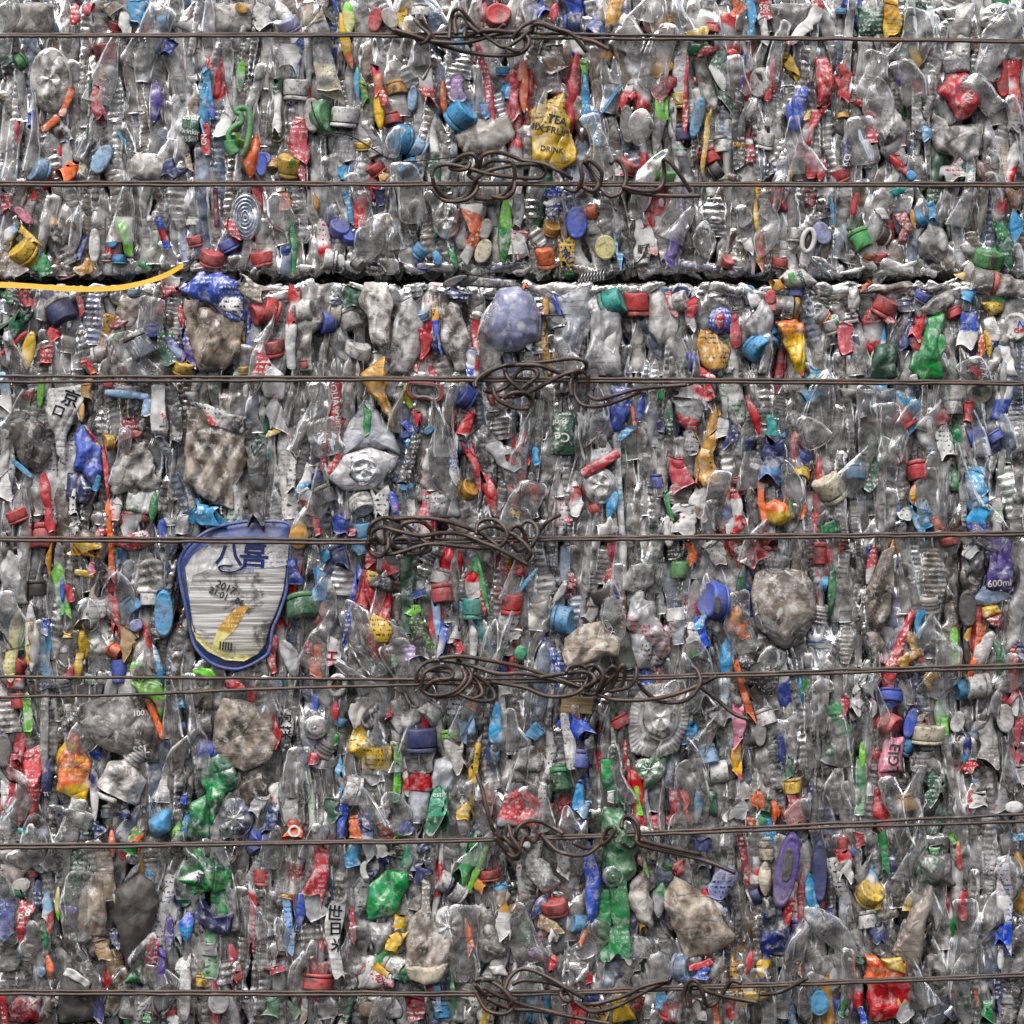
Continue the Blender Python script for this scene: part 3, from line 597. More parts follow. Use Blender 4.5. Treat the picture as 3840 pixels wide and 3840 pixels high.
DATA = """
T 0 0
p haze 0,0 370,0 370,150 330,220 120,235 0,200
f 545 0 505 170 75 red white
f 585 40 640 60 90 rose white
f 770 0 830 80 120 dust
c 820 165 110 75 20 red
f 890 90 905 225 95 white
f 1000 -10 985 150 130 sky
f 1090 -10 1095 90 25 sky
c 1165 148 160 180 0 sky
b 1440 160 1235 150 210 clear
c 1042 180 100 70 15 red
b 1450 -10 1470 230 90 lav
p haze 1500,0 1840,0 1830,180 1700,230 1520,220
o 1690 20 1790 60 80 gold
f 20 300 30 460 90 dgreen
b 210 300 110 480 160 clear
c 118 425 130 215 15 green
d 345 560 150 235 0 dust n=the_dusty_bottle_base_beside_the_orange_film
f 510 620 440 830 60 orange
f 415 840 290 935 60 orange white
b 360 830 430 1010 170 dust
c 755 360 175 100 10 red h=.9
b 830 860 775 450 150 clear ribs=.008
f 720 475 722 555 38 gold
f 680 590 700 870 90 red silver
b 1010 570 1035 280 150 brite
b 940 800 900 290 100 clear
f 1118 560 1112 870 85 purple
b 1110 1100 1125 280 120 clear
b 1340 760 1330 300 160 clear
b 1220 990 1280 620 90 brite
f 1480 570 1445 870 95 sky
p dgreen 1312,830 1450,810 1440,990 1370,1055 1308,1000 n=the_green_label_reading_Drinking txt=estu|1372|835|52|-5|white;Drinking|1375|945|38|-8|white;555ml|1365|1000|36|-4|white
f 1475 870 1478 1110 72 red txt=GN|1470|1000|40|88|white
b 1640 850 1690 520 110 white
f 1600 970 1640 830 130 red white
f 1790 1270 1855 960 120 orange white
c 1885 1150 150 90 62 blue
c 255 1205 195 160 38 pale
o 660 1250 780 1040 125 pale
p dust 912,1150 970,1090 1170,1130 1200,1210 1150,1295 920,1290
f 1340 1095 1365 1240 45 tan
f 1215 1290 1290 1180 130 navy
f 430 1295 520 1160 110 red orange
f 590 1150 570 1280 60 cream
f 105 880 108 1010 45 rose
f 205 810 205 900 50 blue
o 820 920 905 1040 20 sky
f 1510 680 1530 850 60 blue
b 100 480 150 860 100 clear
b 20 1140 60 520 120 dust
b 20 1300 140 1150 170 haze
b 600 900 590 560 110 clear
f 645 560 620 980 22 dgreen
b 960 1090 950 780 90 brite
b 1650 360 1640 600 140 clear
f 1745 420 1740 650 70 grn2 lime
b 1800 380 1820 660 80 lav
b 1905 280 1915 620 90 haze
b 1550 1150 1600 1010 180 haze
b 300 900 370 1280 150 clear
f 1240 270 1190 380 90 blue white
f 20 1370 30 1560 90 rose white
o 90 1490 215 1610 80 pink
f 110 1620 240 1760 60 yellow dred
p sky 0,1650 90,1600 135,1650 60,1740 0,1770 c2=white
c 150 1810 200 135 25 yellow n=the_dirty_yellow_cap_near_the_gap
b 400 1700 420 1400 180 dust
b 690 1640 700 1360 120 clear
p lime 800,1550 965,1560 945,1880 880,1820 830,1650 c2=white n=the_lime_wrapper_with_white_flowers
b 1050 1900 1045 1580 200 grn2
f 1130 1560 1195 1800 55 blue dred
b 1240 1890 1240 1420 100 clear
o 668 1640 668 1900 85 white
c 745 1850 90 90 10 white
c 845 1865 115 88 0 sky
f 610 1690 545 1880 35 blue
o 760 1765 830 1740 60 sky
c 1388 1595 110 -90 12 white
c 1385 1540 96 90 25 green h=.4
c 1405 1730 130 100 10 rose
b 1400 1860 1400 1690 150 clear
d 1768 1555 110 170 0 bluec petals=0 rings=6 n=the_blue_swirled_bottle_base
c 1645 1760 150 120 5 blue
c 1525 1865 170 75 18 red n=the_red_cap_right_of_the_yellow_strap
c 1890 1860 170 100 8 red
f 1640 1610 1710 1710 80 red white
f 1545 1350 1550 1640 40 dred blue
b 1470 1760 1495 1450 90 clear
b 850 1420 870 1360 150 dust
b 420 1780 480 1900 150 dust
b 1320 1880 1300 1480 90 lav
T 0 960
f 40 20 60 160 110 white
b 60 620 70 150 100 brite
c 225 150 170 115 25 lav look=blue_lined_screw_cap
b 330 260 320 20 120 haze
b 460 400 350 0 130 beige
f 520 700 430 100 150 cream grey look=long_creased_off-white_wrapper_with_grey_print n=the_long_creased_off-white_wrapper
f 540 170 490 -10 100 yellow dark
f 690 480 610 60 70 orange yellow
f 670 240 660 -10 90 ylw2 lime
b 790 500 780 60 110 clear
o 875 30 845 220 100 red
o 920 40 1010 190 110 haze
f 1040 80 1080 230 80 yellow navy
c 1185 60 155 -90 15 white txt=W|-5|-58|40|0|blue
c 1750 95 190 90 78 red n=the_round_red_cap_facing_out_at_the_top
f 250 280 240 480 160 blue white
b 200 620 120 280 100 haze
c 275 630 185 90 8 white h=.8 n=the_wide_white_cap_above_the_blue_seal
c 285 722 170 -90 40 blue h=.4 ring=0 txt=POCARI|-5|8|30|-5|white
f 145 580 150 930 68 dgreen white txt=UC|148|775|48|-4|white
b 50 1040 55 640 100 clear
b 320 980 310 800 110 clear
f 310 1150 315 880 120 rose white
o 395 690 410 950 130 haze
c 478 830 250 8 35 bottlegreen h=.4 n=the_green_and_white_cap_set_on_edge
c 625 830 195 85 5 white h=.75 n=the_dirty_white_cap_right_of_the_green_one
b 640 980 610 540 150 clear
f 725 700 730 460 50 sky teal
f 790 750 770 560 60 bottlegreen gold
f 880 650 860 480 80 orange rose
f 890 930 880 640 90 gold yellow
f 920 780 900 610 60 red
c 985 840 150 -75 10 red
c 1010 620 165 -80 8 gold
b 1020 820 1020 350 180 haze
b 960 430 1000 280 90 gold
o 1140 600 1120 800 75 pale
b 1180 540 1210 320 180 dust
f 1250 720 1220 530 110 red white
f 1360 800 1360 560 60 orange
b 1450 540 1480 340 230 haze
f 1470 690 1460 560 110 lilac
c 1480 820 210 40 25 sky dirt=.9 h=.8 look=grimy_teal-blue_screw_cap_tilted n=the_grimy_teal-blue_cap
p haze 1440,960 1570,850 1830,810 1870,980 1740,1090 1500,1100
c 1790 490 110 90 10 sky
f 1810 590 1830 700 90 sky rose
f 1870 600 1880 790 80 rose
f 1650 740 1670 830 70 sky red
b 1840 1000 1740 640 120 brite ribs=.007
c 1035 985 230 175 35 sky h=.5
c 1175 1050 170 155 10 pale
b 1290 1090 1215 1055 130 haze ribs=.006
c 765 1035 120 95 15 yellow h=.5
b 750 1160 760 1070 110 smoke ribs=.006
c 855 1090 110 -75 10 white
c 1100 1210 160 128 30 sky n=the_sky_blue_cap_above_the_second_wire
c 870 1200 140 125 15 red
f 620 1190 625 1290 70 sky dark
b 510 1190 370 1190 170 haze
b 660 1150 610 960 130 silver
f 880 1290 940 1230 70 gold
o 30 1080 30 1270 85 blue
c 105 1185 130 -95 30 gold
c 235 1190 165 80 30 yellow h=.9 n=the_yellow_cap_with_printed_top txt=WRF|30|-25|40|60|bottlegreen
f 265 1050 330 1250 70 rose white
b 430 1120 420 960 110 haze
b 1560 1010 1500 900 120 clear
b 1700 760 1660 520 110 clear
f 190 1380 200 1510 90 orange
b 300 1600 280 1360 170 haze
b 440 1620 430 1350 150 dust
f 425 1390 430 1520 50 gold
f 625 1350 700 1660 50 sky
c 600 1645 165 60 50 blue h=.5
c 690 1690 170 95 60 blue h=.5
f 950 1640 970 1350 95 gold dark
f 740 1400 745 1640 90 red silver
f 880 1370 900 1480 80 navy
b 770 1600 800 1360 110 clear
b 860 1640 850 1480 90 bluec
d 1375 1580 100 135 0 clear look=clear_domed_bottle_base_beside_the_flame_wrapper
p orange 1470,1470 1650,1470 1630,1700 1530,1930 1480,1850 1560,1720 c2=white n=the_orange_and_white_flame_wrapper
o 1640 1730 1680 1570 90 haze
o 1610 1900 1680 1720 120 cream n=the_cream_oval_printed_piece
f 1790 1420 1800 1900 100 bottlegreen lime
f 1890 1390 1900 1600 80 silver grey
c 1185 1810 120 45 15 sky h=.8
b 1080 1900 1130 1780 150 clear
o 1280 1870 1340 1850 120 sky
f 1390 1780 1460 1930 60 bottlegreen
c 530 1865 150 170 5 white n=the_white_cap_lying_under_the_blue_pair
o 600 1830 620 1930 60 white
c 740 1885 130 -40 20 silver
f 255 1650 270 1930 40 bottlegreen
c 30 1870 160 100 10 red
c 205 1800 80 90 20 blue
b 180 1760 140 1560 110 haze
f 1900 1680 1900 1860 100 rose white txt=BHB|1910|1835|34|0|dred
b 1230 1700 1220 1460 110 clear
b 1000 1880 1040 1640 120 clear
b 960 1900 900 1760 120 dust
b 1740 1900 1750 1620 110 haze
c 1680 1380 190 175 20 white
T 0 1920
f 160 0 210 90 130 blue
f 310 0 290 140 60 red white
f 1040 0 1000 130 120 red white
b 1360 230 1400 20 260 brite
c 200 140 110 80 20 white
c 445 150 150 0 8 lav h=.9 ringc=blue
b 620 170 500 140 150 haze
f 640 140 600 230 130 lav navy
p dust 720,230 800,130 950,110 970,230
c 1010 175 130 -90 8 red
f 1140 90 1090 230 110 gold
c 1470 180 130 -100 10 red
f 1400 230 1310 240 90 yellow
f 1660 0 1640 90 100 orange
f 1830 0 1860 110 70 red white txt=550|1840|40|44|-5|white
f 1740 0 1735 250 70 sky
b 1560 230 1540 0 110 clear
b 1900 200 1890 0 80 haze
f 75 400 80 800 80 orange dust
b 280 640 160 400 190 clear
f 310 330 350 480 150 brown
p yellow 150,770 385,645 460,1000 480,1150 330,1240 130,1160 145,900 c2=dark n=the_big_crumpled_yellow_wrapper txt=MIX_FRUIT|270|930|52|-12|dark;TEA|330|860|60|-15|dark;DRINK|290|1075|42|-8|dark
f 520 400 525 580 45 lime
f 530 570 540 850 60 sky
o 600 770 625 1060 95 sky
o 640 820 800 590 25 sky
b 700 800 740 580 140 clear
f 790 780 860 590 60 red white
f 850 690 900 660 40 red
o 830 740 850 1040 105 grey
b 940 880 930 580 110 clear
b 930 960 960 850 120 gold
f 1090 520 1100 350 120 white gold
f 1050 690 1130 540 120 dred white
c 970 500 120 -80 10 white
b 980 620 970 480 130 clear
f 1200 700 1230 380 90 white
f 1070 690 1060 1000 80 lime grey
f 1060 1010 1070 1180 70 green grey
f 1110 690 1120 860 40 lime
f 1260 860 1275 500 30 red
c 1220 700 120 100 10 yellow h=1
f 1320 570 1340 570 50 orange
b 1310 850 1300 600 110 haze
o 1390 690 1310 990 90 sky
c 1220 950 140 -80 8 navy h=.9
c 1215 1070 110 80 25 green ring=0
b 1200 1230 1210 1090 110 smoke
f 1500 640 1530 320 130 dgreen white
f 1560 760 1520 560 110 dgreen
b 1440 1000 1470 520 140 clear
f 1430 800 1380 1230 40 yellow
c 1440 1120 140 -70 10 red h=.8
c 1540 1030 130 -85 12 white h=1
f 1650 1220 1660 640 90 dark txt=NOBLOR|1655|1040|30|0|gold;CEN|1650|1150|36|0|grey n=the_dark_label_strip_with_small_print
c 1490 1220 160 30 10 char
p brown 1470,1300 1560,1230 1660,1240 1690,1300
c 1830 570 230 185 40 white h=.5
f 1900 380 1860 720 50 red
f 1690 380 1680 640 25 blue
b 1820 900 1830 680 110 clear
c 1850 1000 140 80 8 white h=.9
f 1740 1180 1730 960 70 dred white
b 1810 1260 1820 1060 90 bluec
f 1910 1160 1900 1290 80 navy
c 850 1190 150 60 25 red
f 750 1170 790 1290 60 white red
b 900 1180 1040 1220 150 haze
c 1110 1260 180 80 20 green ring=0
b 1330 1260 1300 1050 110 haze
b 760 1100 730 820 120 clear
b 630 1160 660 1000 80 haze
b 1800 560 1760 340 130 clear
b 1250 400 1330 300 170 clear
f 1290 340 1440 310 90 yellow dgreen
f 1370 370 1470 330 60 red
f 50 1380 40 1640 70 silver dark
b 150 1560 160 1380 150 clear ribs=.01
f 280 1430 270 1560 110 navy white
f 300 1350 330 1440 110 blue
o 470 1730 470 1480 150 blue n=the_smooth_blue_oval_cap
c 580 1530 120 10 15 orange h=.8
c 290 1640 130 70 40 gold
b 230 1760 140 1630 130 smoke ribs=.009
f 60 1690 30 1820 110 white red
c 250 1860 130 95 20 orange h=1.1 n=the_upright_orange_cap_near_the_gap
f 400 1930 410 1700 110 yellow navy txt=FRU|400|1850|50|-60|navy
o 680 1880 680 1690 155 ylw2 n=the_pale_yellow_round_lid
b 700 1640 660 1540 110 clear
f 820 1840 760 1500 110 silver dark
f 800 1920 760 1700 50 sky
f 950 1860 980 1620 130 white dark txt=販|945|1800|50|0|dark;装|1005|1790|50|0|dark
f 1050 1890 960 1580 90 red white
c 950 1880 120 -80 20 white
f 1150 1890 1180 1640 90 purple
f 1225 1370 1250 1680 26 lilac
b 1350 1780 1330 1400 180 clear
b 1490 1700 1500 1380 190 clear size=.03
f 1775 1420 1790 1700 40 yellow
f 1800 1700 1810 1930 60 red lime
c 1725 1590 150 150 40 haze ringc=white
c 1880 1640 120 90 10 white
b 1890 1900 1890 1700 100 white
f 1710 1720 1720 1830 80 white dark
c 1580 1880 110 70 50 red
c 1650 1890 110 90 15 white
b 1010 1540 1030 1480 90 smoke
b 900 1580 920 1390 120 haze
b 840 1720 920 1560 110 clear
o 80 1680 20 1780 60 rose
b 1310 1930 1290 1770 60 dgreen
T 0 2840
p haze 110,0 420,0 400,130 290,240 120,240
f 430 60 290 240 110 red white
c 625 55 80 90 5 sky
b 620 230 625 100 80 clear
p dgreen 735,20 960,0 955,80 915,240 740,250
f 990 0 985 260 120 yellow gold n=the_yellow_wrapper_between_two_dark_green_ones
f 1130 0 1160 250 140 dgreen
p haze 1370,0 1590,0 1600,150 1540,265 1400,260
b 1440 120 1440 0 200 smoke
d 1740 90 120 80 30 haze petals=8
b 1680 260 1660 190 170 brite
b 1850 200 1880 20 130 grn2
f 60 300 50 120 60 white
f 220 380 290 540 70 yellow gold
c 60 560 190 190 30 white
f 120 380 130 650 60 red
b 250 600 250 480 130 haze
f 290 950 360 600 130 blue silver 
p red 430,400 520,400 580,560 540,720 460,780 440,600 n=the_tall_bright_red_crushed_bottle
f 350 1050 480 770 90 red silver
f 370 850 390 800 40 yellow
c 650 500 130 30 20 red
f 640 540 650 700 90 red dred
c 630 800 100 -85 30 gold h=1.2
b 960 620 970 330 110 smoke
b 730 620 740 340 80 clear
f 820 560 860 420 60 grey
f 1160 340 1170 440 80 yellow
f 1080 330 1080 420 50 teal
f 1035 430 1040 620 40 purple
c 870 710 120 40 10 smoke ringc=gold
f 700 700 800 770 60 red
p silver 900,800 950,640 1060,820 1100,960 1110,1190 960,1150 870,1000 c2=dark n=the_scuffed_silver-grey_flattened_bottle
f 900 1000 1090 1080 130 dred silver
f 960 1110 1100 1250 70 red
o 1100 1230 1160 1290 70 sky
b 850 1200 840 820 130 clear
f 860 1040 840 820 80 rose
p haze 1290,780 1400,900 1640,880 1670,1020 1590,1140 1460,1170 1320,1080 1265,960
p red 1320,640 1400,530 1530,505 1630,750 1540,850 1450,850 c2=rose n=the_square_red_printed_label txt=KB|1520|580|60|80|silver;NO|1550|690|50|60|silver
p silver 1360,400 1560,340 1570,500 1380,520
b 1640 560 1650 340 150 grn2
b 1770 880 1730 640 130 haze cap=haze
o 1800 420 1800 700 100 red
f 1870 480 1880 760 100 red white
f 1880 740 1890 900 110 silver dark
b 1700 1100 1680 830 160 grn2
c 1890 420 110 90 30 grey
b 1800 1290 1820 960 110 beige
f 1650 1150 1680 1300 110 brown dark
f 1555 1180 1550 1310 120 teal silver txt=CES|1545|1290|36|60|white
f 1400 1180 1450 1290 150 white rose
f 1180 890 1170 640 80 clear
f 1170 560 1180 680 60 dred
f 1240 900 1240 1010 60 sky
b 1180 1290 1190 1100 120 haze
f 650 1220 660 960 95 navy txt=KCi|655|1150|44|70|white
c 620 1250 150 110 10 red h=.7
f 460 1300 480 1130 70 red mint
f 400 1280 390 1090 80 red orange
b 310 1290 330 1060 110 haze
f 170 1280 150 1170 140 navy silver
b 30 1290 40 1080 90 bluec
f 255 1300 260 1180 40 yellow
f 1090 1360 990 1390 50 teal
f 20 1750 15 1400 30 yellow dred
f 50 1560 70 1400 90 clear
c 165 1440 170 10 30 red n=the_red_cap_under_the_right_end_of_the_second_wire
f 400 1360 390 1490 80 dred
b 500 1560 470 1400 140 smoke ribs=.01
f 570 1610 540 1380 30 sky
b 280 1640 250 1380 110 clear
c 130 1610 140 95 15 white
b 110 1780 120 1680 110 white
b 210 1850 190 1700 80 white
c 285 1690 110 85 0 white h=.9
o 440 1600 520 1760 130 lav
f 700 1560 740 1380 60 red grn2
p grn2 660,1640 740,1440 780,1560 740,1680
c 765 1720 150 -65 8 green h=1 look=bright_green_threaded_screw_cap_tilted n=the_bright_green_threaded_cap
b 600 1860 640 1480 160 clear
b 850 1640 830 1380 100 white
f 950 1520 900 1560 100 white red
c 920 1690 150 150 30 dark ringc=white
p dred 990,1540 1100,1520 1145,1640 1080,1770 1030,1760 1060,1640 n=the_folded_dark_red_cap
c 1200 1570 140 30 15 sky
f 1130 1500 1160 1640 40 yellow pink
f 1290 1590 1270 1460 60 sky
p haze 1190,1720 1270,1590 1400,1680 1430,1830 1330,1890 1200,1860 c2=rose
b 1150 1890 1150 1670 110 bluec
f 1860 1350 1900 1530 110 amber
f 1740 1600 1790 1400 80 silver red
f 1760 1600 1850 1760 90 bottlegreen
b 1660 1750 1690 1480 90 bluec
f 1890 1560 1900 1680 90 sky
c 1690 1870 220 85 25 green n=the_large_bright_green_cap_at_the_seam
f 1810 1750 1840 1900 110 dgreen
b 1480 1800 1470 1400 110 clear
b 1580 1820 1560 1430 110 dust
c 825 1850 110 75 20 orange
c 905 1850 120 85 20 red
o 340 1930 390 1770 90 white n=the_white_bottle_mouth_facing_out
b 700 1900 720 1820 160 dust
c 180 1890 120 80 15 red
b 1120 1480 1000 1420 170 smoke
T 960 0
f 0 40 110 120 160 dust
c 200 20 120 90 30 yellow
f 250 40 330 120 120 bottlegreen
f 560 110 640 60 90 gold
b 700 120 640 20 120 white
b 430 130 440 0 130 dust
f 20 280 90 310 70 bottlegreen white
f 160 250 210 360 80 red
b 60 420 90 300 200 smoke
c 440 395 200 -60 12 navy ringc=white h=.9 n=the_navy_cap_with_a_white_ring
b 280 460 330 300 150 haze
b 650 640 680 250 180 lav
f 20 600 200 400 120 white dgreen
f 0 720 200 540 60 red
f 190 820 230 540 90 yellow dark
f 390 510 400 620 80 red
f 330 660 350 780 110 red white
f 570 280 590 440 50 red
b 480 700 500 570 180 haze
p dust 830,400 860,310 1000,290 1010,420 930,560 860,450
b 940 590 1040 250 130 haze
f 1180 200 1300 220 160 rose white
f 1145 440 1200 230 40 red
b 1220 600 1240 250 150 haze
f 1300 350 1320 520 50 red white
c 960 260 90 90 10 pale
c 1095 540 130 -92 0 blue h=.8
b 1110 700 1100 600 120 bluec
f 1200 560 1250 760 110 dgreen white
f 1320 520 1400 830 60 purple
o 1350 540 1350 640 60 pale
f 1230 600 1320 740 80 purple pale
p blue 1320,240 1440,120 1620,120 1750,200 1790,440 1740,500 1500,350 n=the_torn_blue_and_white_bag
p white 1540,340 1600,210 1770,340 1770,460 1690,430 c2=dark y=-.004 T=.003 on=1 part=label
p beige 1330,310 1480,360 1730,500 1750,700 1600,850 1480,830 1400,700 1340,460 n=the_big_beige_crushed_bottle_under_the_blue_bag
d 1500 650 100 120 0 beige petals=0
c 1330 800 160 75 30 yellow n=the_round_yellow_cap_above_the_third_wire
f 1750 200 1920 280 120 beige
c 1890 400 170 200 25 red h=.9
b 1840 720 1830 480 130 haze
f 1900 700 1890 880 110 red white
f 1920 660 1860 720 70 red
c 1760 820 90 95 20 yellow
c 720 710 130 10 5 smoke ringc=white h=1
b 830 760 770 700 150 haze
c 990 660 220 -60 5 haze h=.9 ringc=white n=the_wide_clear_cap_with_a_white_ring
b 930 860 920 740 140 rose
c 1120 800 100 85 10 white
b 700 850 690 760 90 brite
f 620 760 680 860 60 red orange
b 460 850 470 640 150 clear
b 560 820 540 440 110 clear
o 830 530 870 620 70 grn2
f 830 480 860 520 110 dred
f 30 900 60 1100 90 sky white
c 205 1010 120 110 20 red
o 305 890 285 1100 50 lime
p white 350,960 590,930 600,1050 480,1300 470,1530 430,1500 400,1280 320,1130 n=the_white_wrapper_with_black_brush_characters txt=京|515|1040|95|-20|black;口|430|1130|70|-20|black
f 630 920 620 1040 90 gold orange
p haze 765,930 1030,930 1020,1020 900,1040 790,990
f 760 990 1080 1030 60 pale lav
f 1070 1040 1090 1140 90 pale
f 1150 930 1150 1310 110 white dark n=the_tall_white_label_with_a_red_diamond
p red 1160,1150 1185,1130 1210,1160 1185,1195 T=.001 y=-.008 on=1
f 1240 940 1290 1330 110 dark
b 1680 1180 1680 960 200 beige
b 1740 1250 1830 1000 110 red
b 1850 1280 1840 970 130 haze
p beige 1340,1400 1350,1120 1480,1070 1560,1260 1780,1280 1790,1480 1700,1700 1690,1850 1560,1800 1330,1640 quilt=1 A=.0055 T=.009 n=the_big_beige_quilted_sheet_bottle
p white 1400,1060 1790,1170 1770,1300 1520,1230 c2=dark y=-.004 T=.004
p red 1500,1130 1600,1240 1520,1230 T=.002 y=-.009
f 1860 1930 1870 1390 115 dark noink keep=1 A=.001 bend=.05 n=the_straight_dark_grey_ribbed_strip
f 1870 1390 1880 1480 115 teal silver
p smoke 60,1150 290,1180 390,1440 290,1560 160,1520 80,1350
o 80 1470 240 1610 40 sky
b 150 1180 160 1100 160 bluec
f 20 1600 30 1250 80 white dark
f 40 1740 30 1600 90 white dark
f 80 1340 70 1700 60 silver dark
p blue 530,1300 600,1210 690,1290 750,1400 740,1560 680,1680 600,1560 530,1560 c2=navy n=the_dark_blue_folded_bottle
p navy 480,1570 600,1560 680,1690 640,1800 540,1800 480,1700
f 540 1880 530 1740 60 white dark
b 690 1220 680 960 140 clear
f 600 1060 590 1200 40 gold
f 610 1220 740 1420 30 yellow dred
c 780 1350 110 185 30 yellow
b 850 1380 840 1290 120 dust
f 940 1170 930 1320 120 dred
o 880 1320 1030 1275 50 rose
p dust 790,1560 880,1370 1040,1340 1150,1600 1170,1700 960,1700 830,1730
f 760 1440 800 1900 30 red
p white 920,1710 1160,1690 1160,1850 1040,1870 900,1850 c2=dgreen
f 1000 1880 1000 1930 160 red silver
f 840 1780 830 1930 80 white red
b 260 1880 220 1580 130 haze
b 430 1880 440 1580 100 clear
f 330 1560 350 1850 80 red dred
b 480 1640 640 1280 60 blue
f 690 1700 710 1580 50 sky
b 1230 1760 1260 1350 130 clear
b 1110 1560 1120 1310 110 smoke
c 120 1880 150 110 10 red n=the_red_cap_above_the_fourth_wire_at_the_left_edge
b 130 1760 50 1660 130 haze
f 1390 1860 1580 1900 150 sky white
b 1300 1900 1320 1790 150 haze
b 730 1850 700 1780 110 clear
b 80 1900 90 1850 60 clear
f 1120 1700 1110 1930 60 bottlegreen
b 1220 1920 1200 1850 80 white
o 750 920 820 940 50 rose
T 960 960
c 100 405 190 165 18 red n=the_big_red_cap_with_a_dark_dent
b 180 560 130 470 120 haze
c 105 660 200 95 15 red
f 285 230 260 490 80 red white
f 270 490 260 820 80 white silver
c 345 400 170 5 15 white h=.8 n=the_upright_white_ribbed_cap_by_the_seam
b 490 440 420 360 170 bluec
p haze 320,200 560,200 530,450 420,560 400,850 330,830 300,500
c 510 470 190 185 25 blue dirt=.7 h=.5
c 570 420 180 -10 5 beige h=.6
c 680 450 175 -68 8 haze ringc=white h=.9
p dust 720,300 790,185 960,190 1010,350 980,560 960,690 850,620 780,440 n=the_dusty_gathered_white_bottle
f 700 230 680 370 110 dgreen white
p clear 990,480 1030,350 1120,300 1210,480 1200,700 1080,860 960,850 980,650
c 1195 430 110 100 25 pale
b 1130 300 1110 200 170 haze
f 1200 510 1240 740 90 red
f 1290 360 1330 700 55 blue gold
f 1280 570 1310 700 60 white navy
p dust 1340,520 1400,330 1500,400 1570,600 1530,830 1440,850 1350,680 n=the_brownish_crumpled_leaf-shaped_bottle
f 1590 540 1600 860 60 red white txt=SE|1605|700|30|88|white
f 1560 690 1560 860 70 blue white
b 1640 800 1640 540 120 haze
b 1590 540 1620 270 120 haze
p lav 1650,560 1680,380 1760,230 1900,210 2000,280 2080,460 2060,600 1900,690 1760,700 T=.02 A=.0015 n=the_big_smooth_lavender_bottle
f 2000 560 1960 660 60 white lav
f 1470 260 1460 310 150 navy
o 1350 210 1540 150 70 dark
f 1540 180 1880 190 70 dark navy
p red 0,710 50,690 200,860 200,1050 60,1040 20,850 c2=white n=the_red_wrapper_reading_380ml txt=380ml|55|760|50|-58|white;NON|130|960|46|-60|white;气|80|960|60|-20|white
f 100 1060 160 1250 120 red silver
b 270 1000 230 900 180 haze
c 345 780 110 -85 0 dred
f 90 1290 150 1270 50 yellow
b 600 1560 700 660 130 haze
c 740 690 200 70 20 white ring=0 look=big_smooth_white_dome-shaped_cap
p gold 760,850 930,720 950,900 960,1060 1010,1240 1000,1300 930,1130 800,980 n=the_golden_yellow_leaf-shaped_wrapper
f 560 1340 580 910 90 red txt=AQUA|565|985|52|-80|white;SPORT|595|1180|34|-85|white
f 620 1200 560 1340 40 red
p brite 620,1300 790,1040 850,1050 1020,1330 1060,1440 940,1400 700,1410 560,1500 A=.0035
f 800 1320 800 1080 60 bottlegreen op=1
p haze 490,1600 640,1440 820,1385 1040,1450 1020,1520 860,1690 640,1700 y=.0 A=.002 n=the_clear_bottle_with_a_round_moulded_base
d 785 1545 145 130 0 haze y=-.004 rings=2
f 600 1470 530 1560 60 red
b 870 940 880 700 170 brite
b 1060 1180 1030 940 110 smoke
f 1080 920 1120 1110 70 yellow lime
f 1150 1110 1180 1230 60 lime rose
b 1280 840 1200 830 70 haze
f 1270 820 1290 880 60 rose
f 1160 780 1170 860 30 red
c 1515 1025 170 150 25 blue h=.6 n=the_blue_ribbed_cap_under_the_third_wire
b 1380 1230 1420 920 130 haze
o 1215 1290 1290 1230 60 sky
b 330 1300 300 1030 170 haze
b 430 1260 440 930 90 navy
b 280 1900 200 1240 170 white
f 250 1680 260 1460 60 white dark
b 420 1520 440 1260 130 clear
c 440 1600 140 -70 0 blue
c 500 1730 180 -65 5 haze h=.8 ringc=haze
f 390 1560 330 1700 70 sky white
f 330 1660 410 1930 80 dred silver
f 500 1260 490 1520 40 dred
f 1090 1250 1120 1220 110 blue
o 1040 1310 1180 1250 60 blue
f 1060 1680 1170 1240 80 dark
f 1080 1660 1160 1260 30 sky
f 1130 1350 1090 1360 60 sky
o 1040 1680 1140 1660 60 sky
b 1290 1700 1280 1240 240 clear size=.035
f 1440 1610 1440 1330 70 blue white txt=NESTEA|1440|1470|34|88|white
c 1495 1390 110 175 20 sky h=.8
f 1490 1300 1560 1130 80 red white
f 1520 1350 1640 1680 70 red dark
f 1640 1560 1740 1880 90 red dark
p dark 1540,1310 1640,1210 1740,1330 1770,1480 1740,1680 1640,1620 1580,1480 c2=grey
c 765 1800 185 -70 30 white n=the_white_crushed_cap_above_the_fourth_wire
f 900 1680 920 1900 110 white dark
p silver 1200,1740 1330,1690 1460,1740 1480,1900 1220,1900 c2=dark look=square_grey_scuffed_panel
b 1120 1890 1120 1740 170 clear
f 990 1700 1010 1880 70 blue rose
c 1540 1700 150 40 40 gold
b 1860 1900 1850 1500 100 dark
f 1730 1380 1850 1520 120 red silver
f 1820 1440 1880 1900 90 dark red
o 1830 1850 1890 1860 70 yellow
f 1690 1000 1720 1090 40 dred
b 1640 1330 1690 1060 100 haze
b 1770 1330 1740 1120 190 smoke cap=haze
b 1440 1300 1470 1180 90 clear
b 80 1900 110 1300 80 smoke
c 1010 1620 70 -80 10 navy
b 1560 1900 1540 1640 110 lav
c 610 1910 100 40 20 blue
b 370 1900 310 1780 110 clear
T 960 1920
b 230 700 170 230 170 smoke
f 340 520 330 420 140 dark
f 310 310 370 450 40 blue
f 70 220 110 220 60 orange
p brite 310,240 560,210 600,300 560,560 460,740 300,760 350,540
p silver 560,300 620,290 780,380 790,880 560,870 500,800 570,600 n=the_broad_silver-white_label_panel
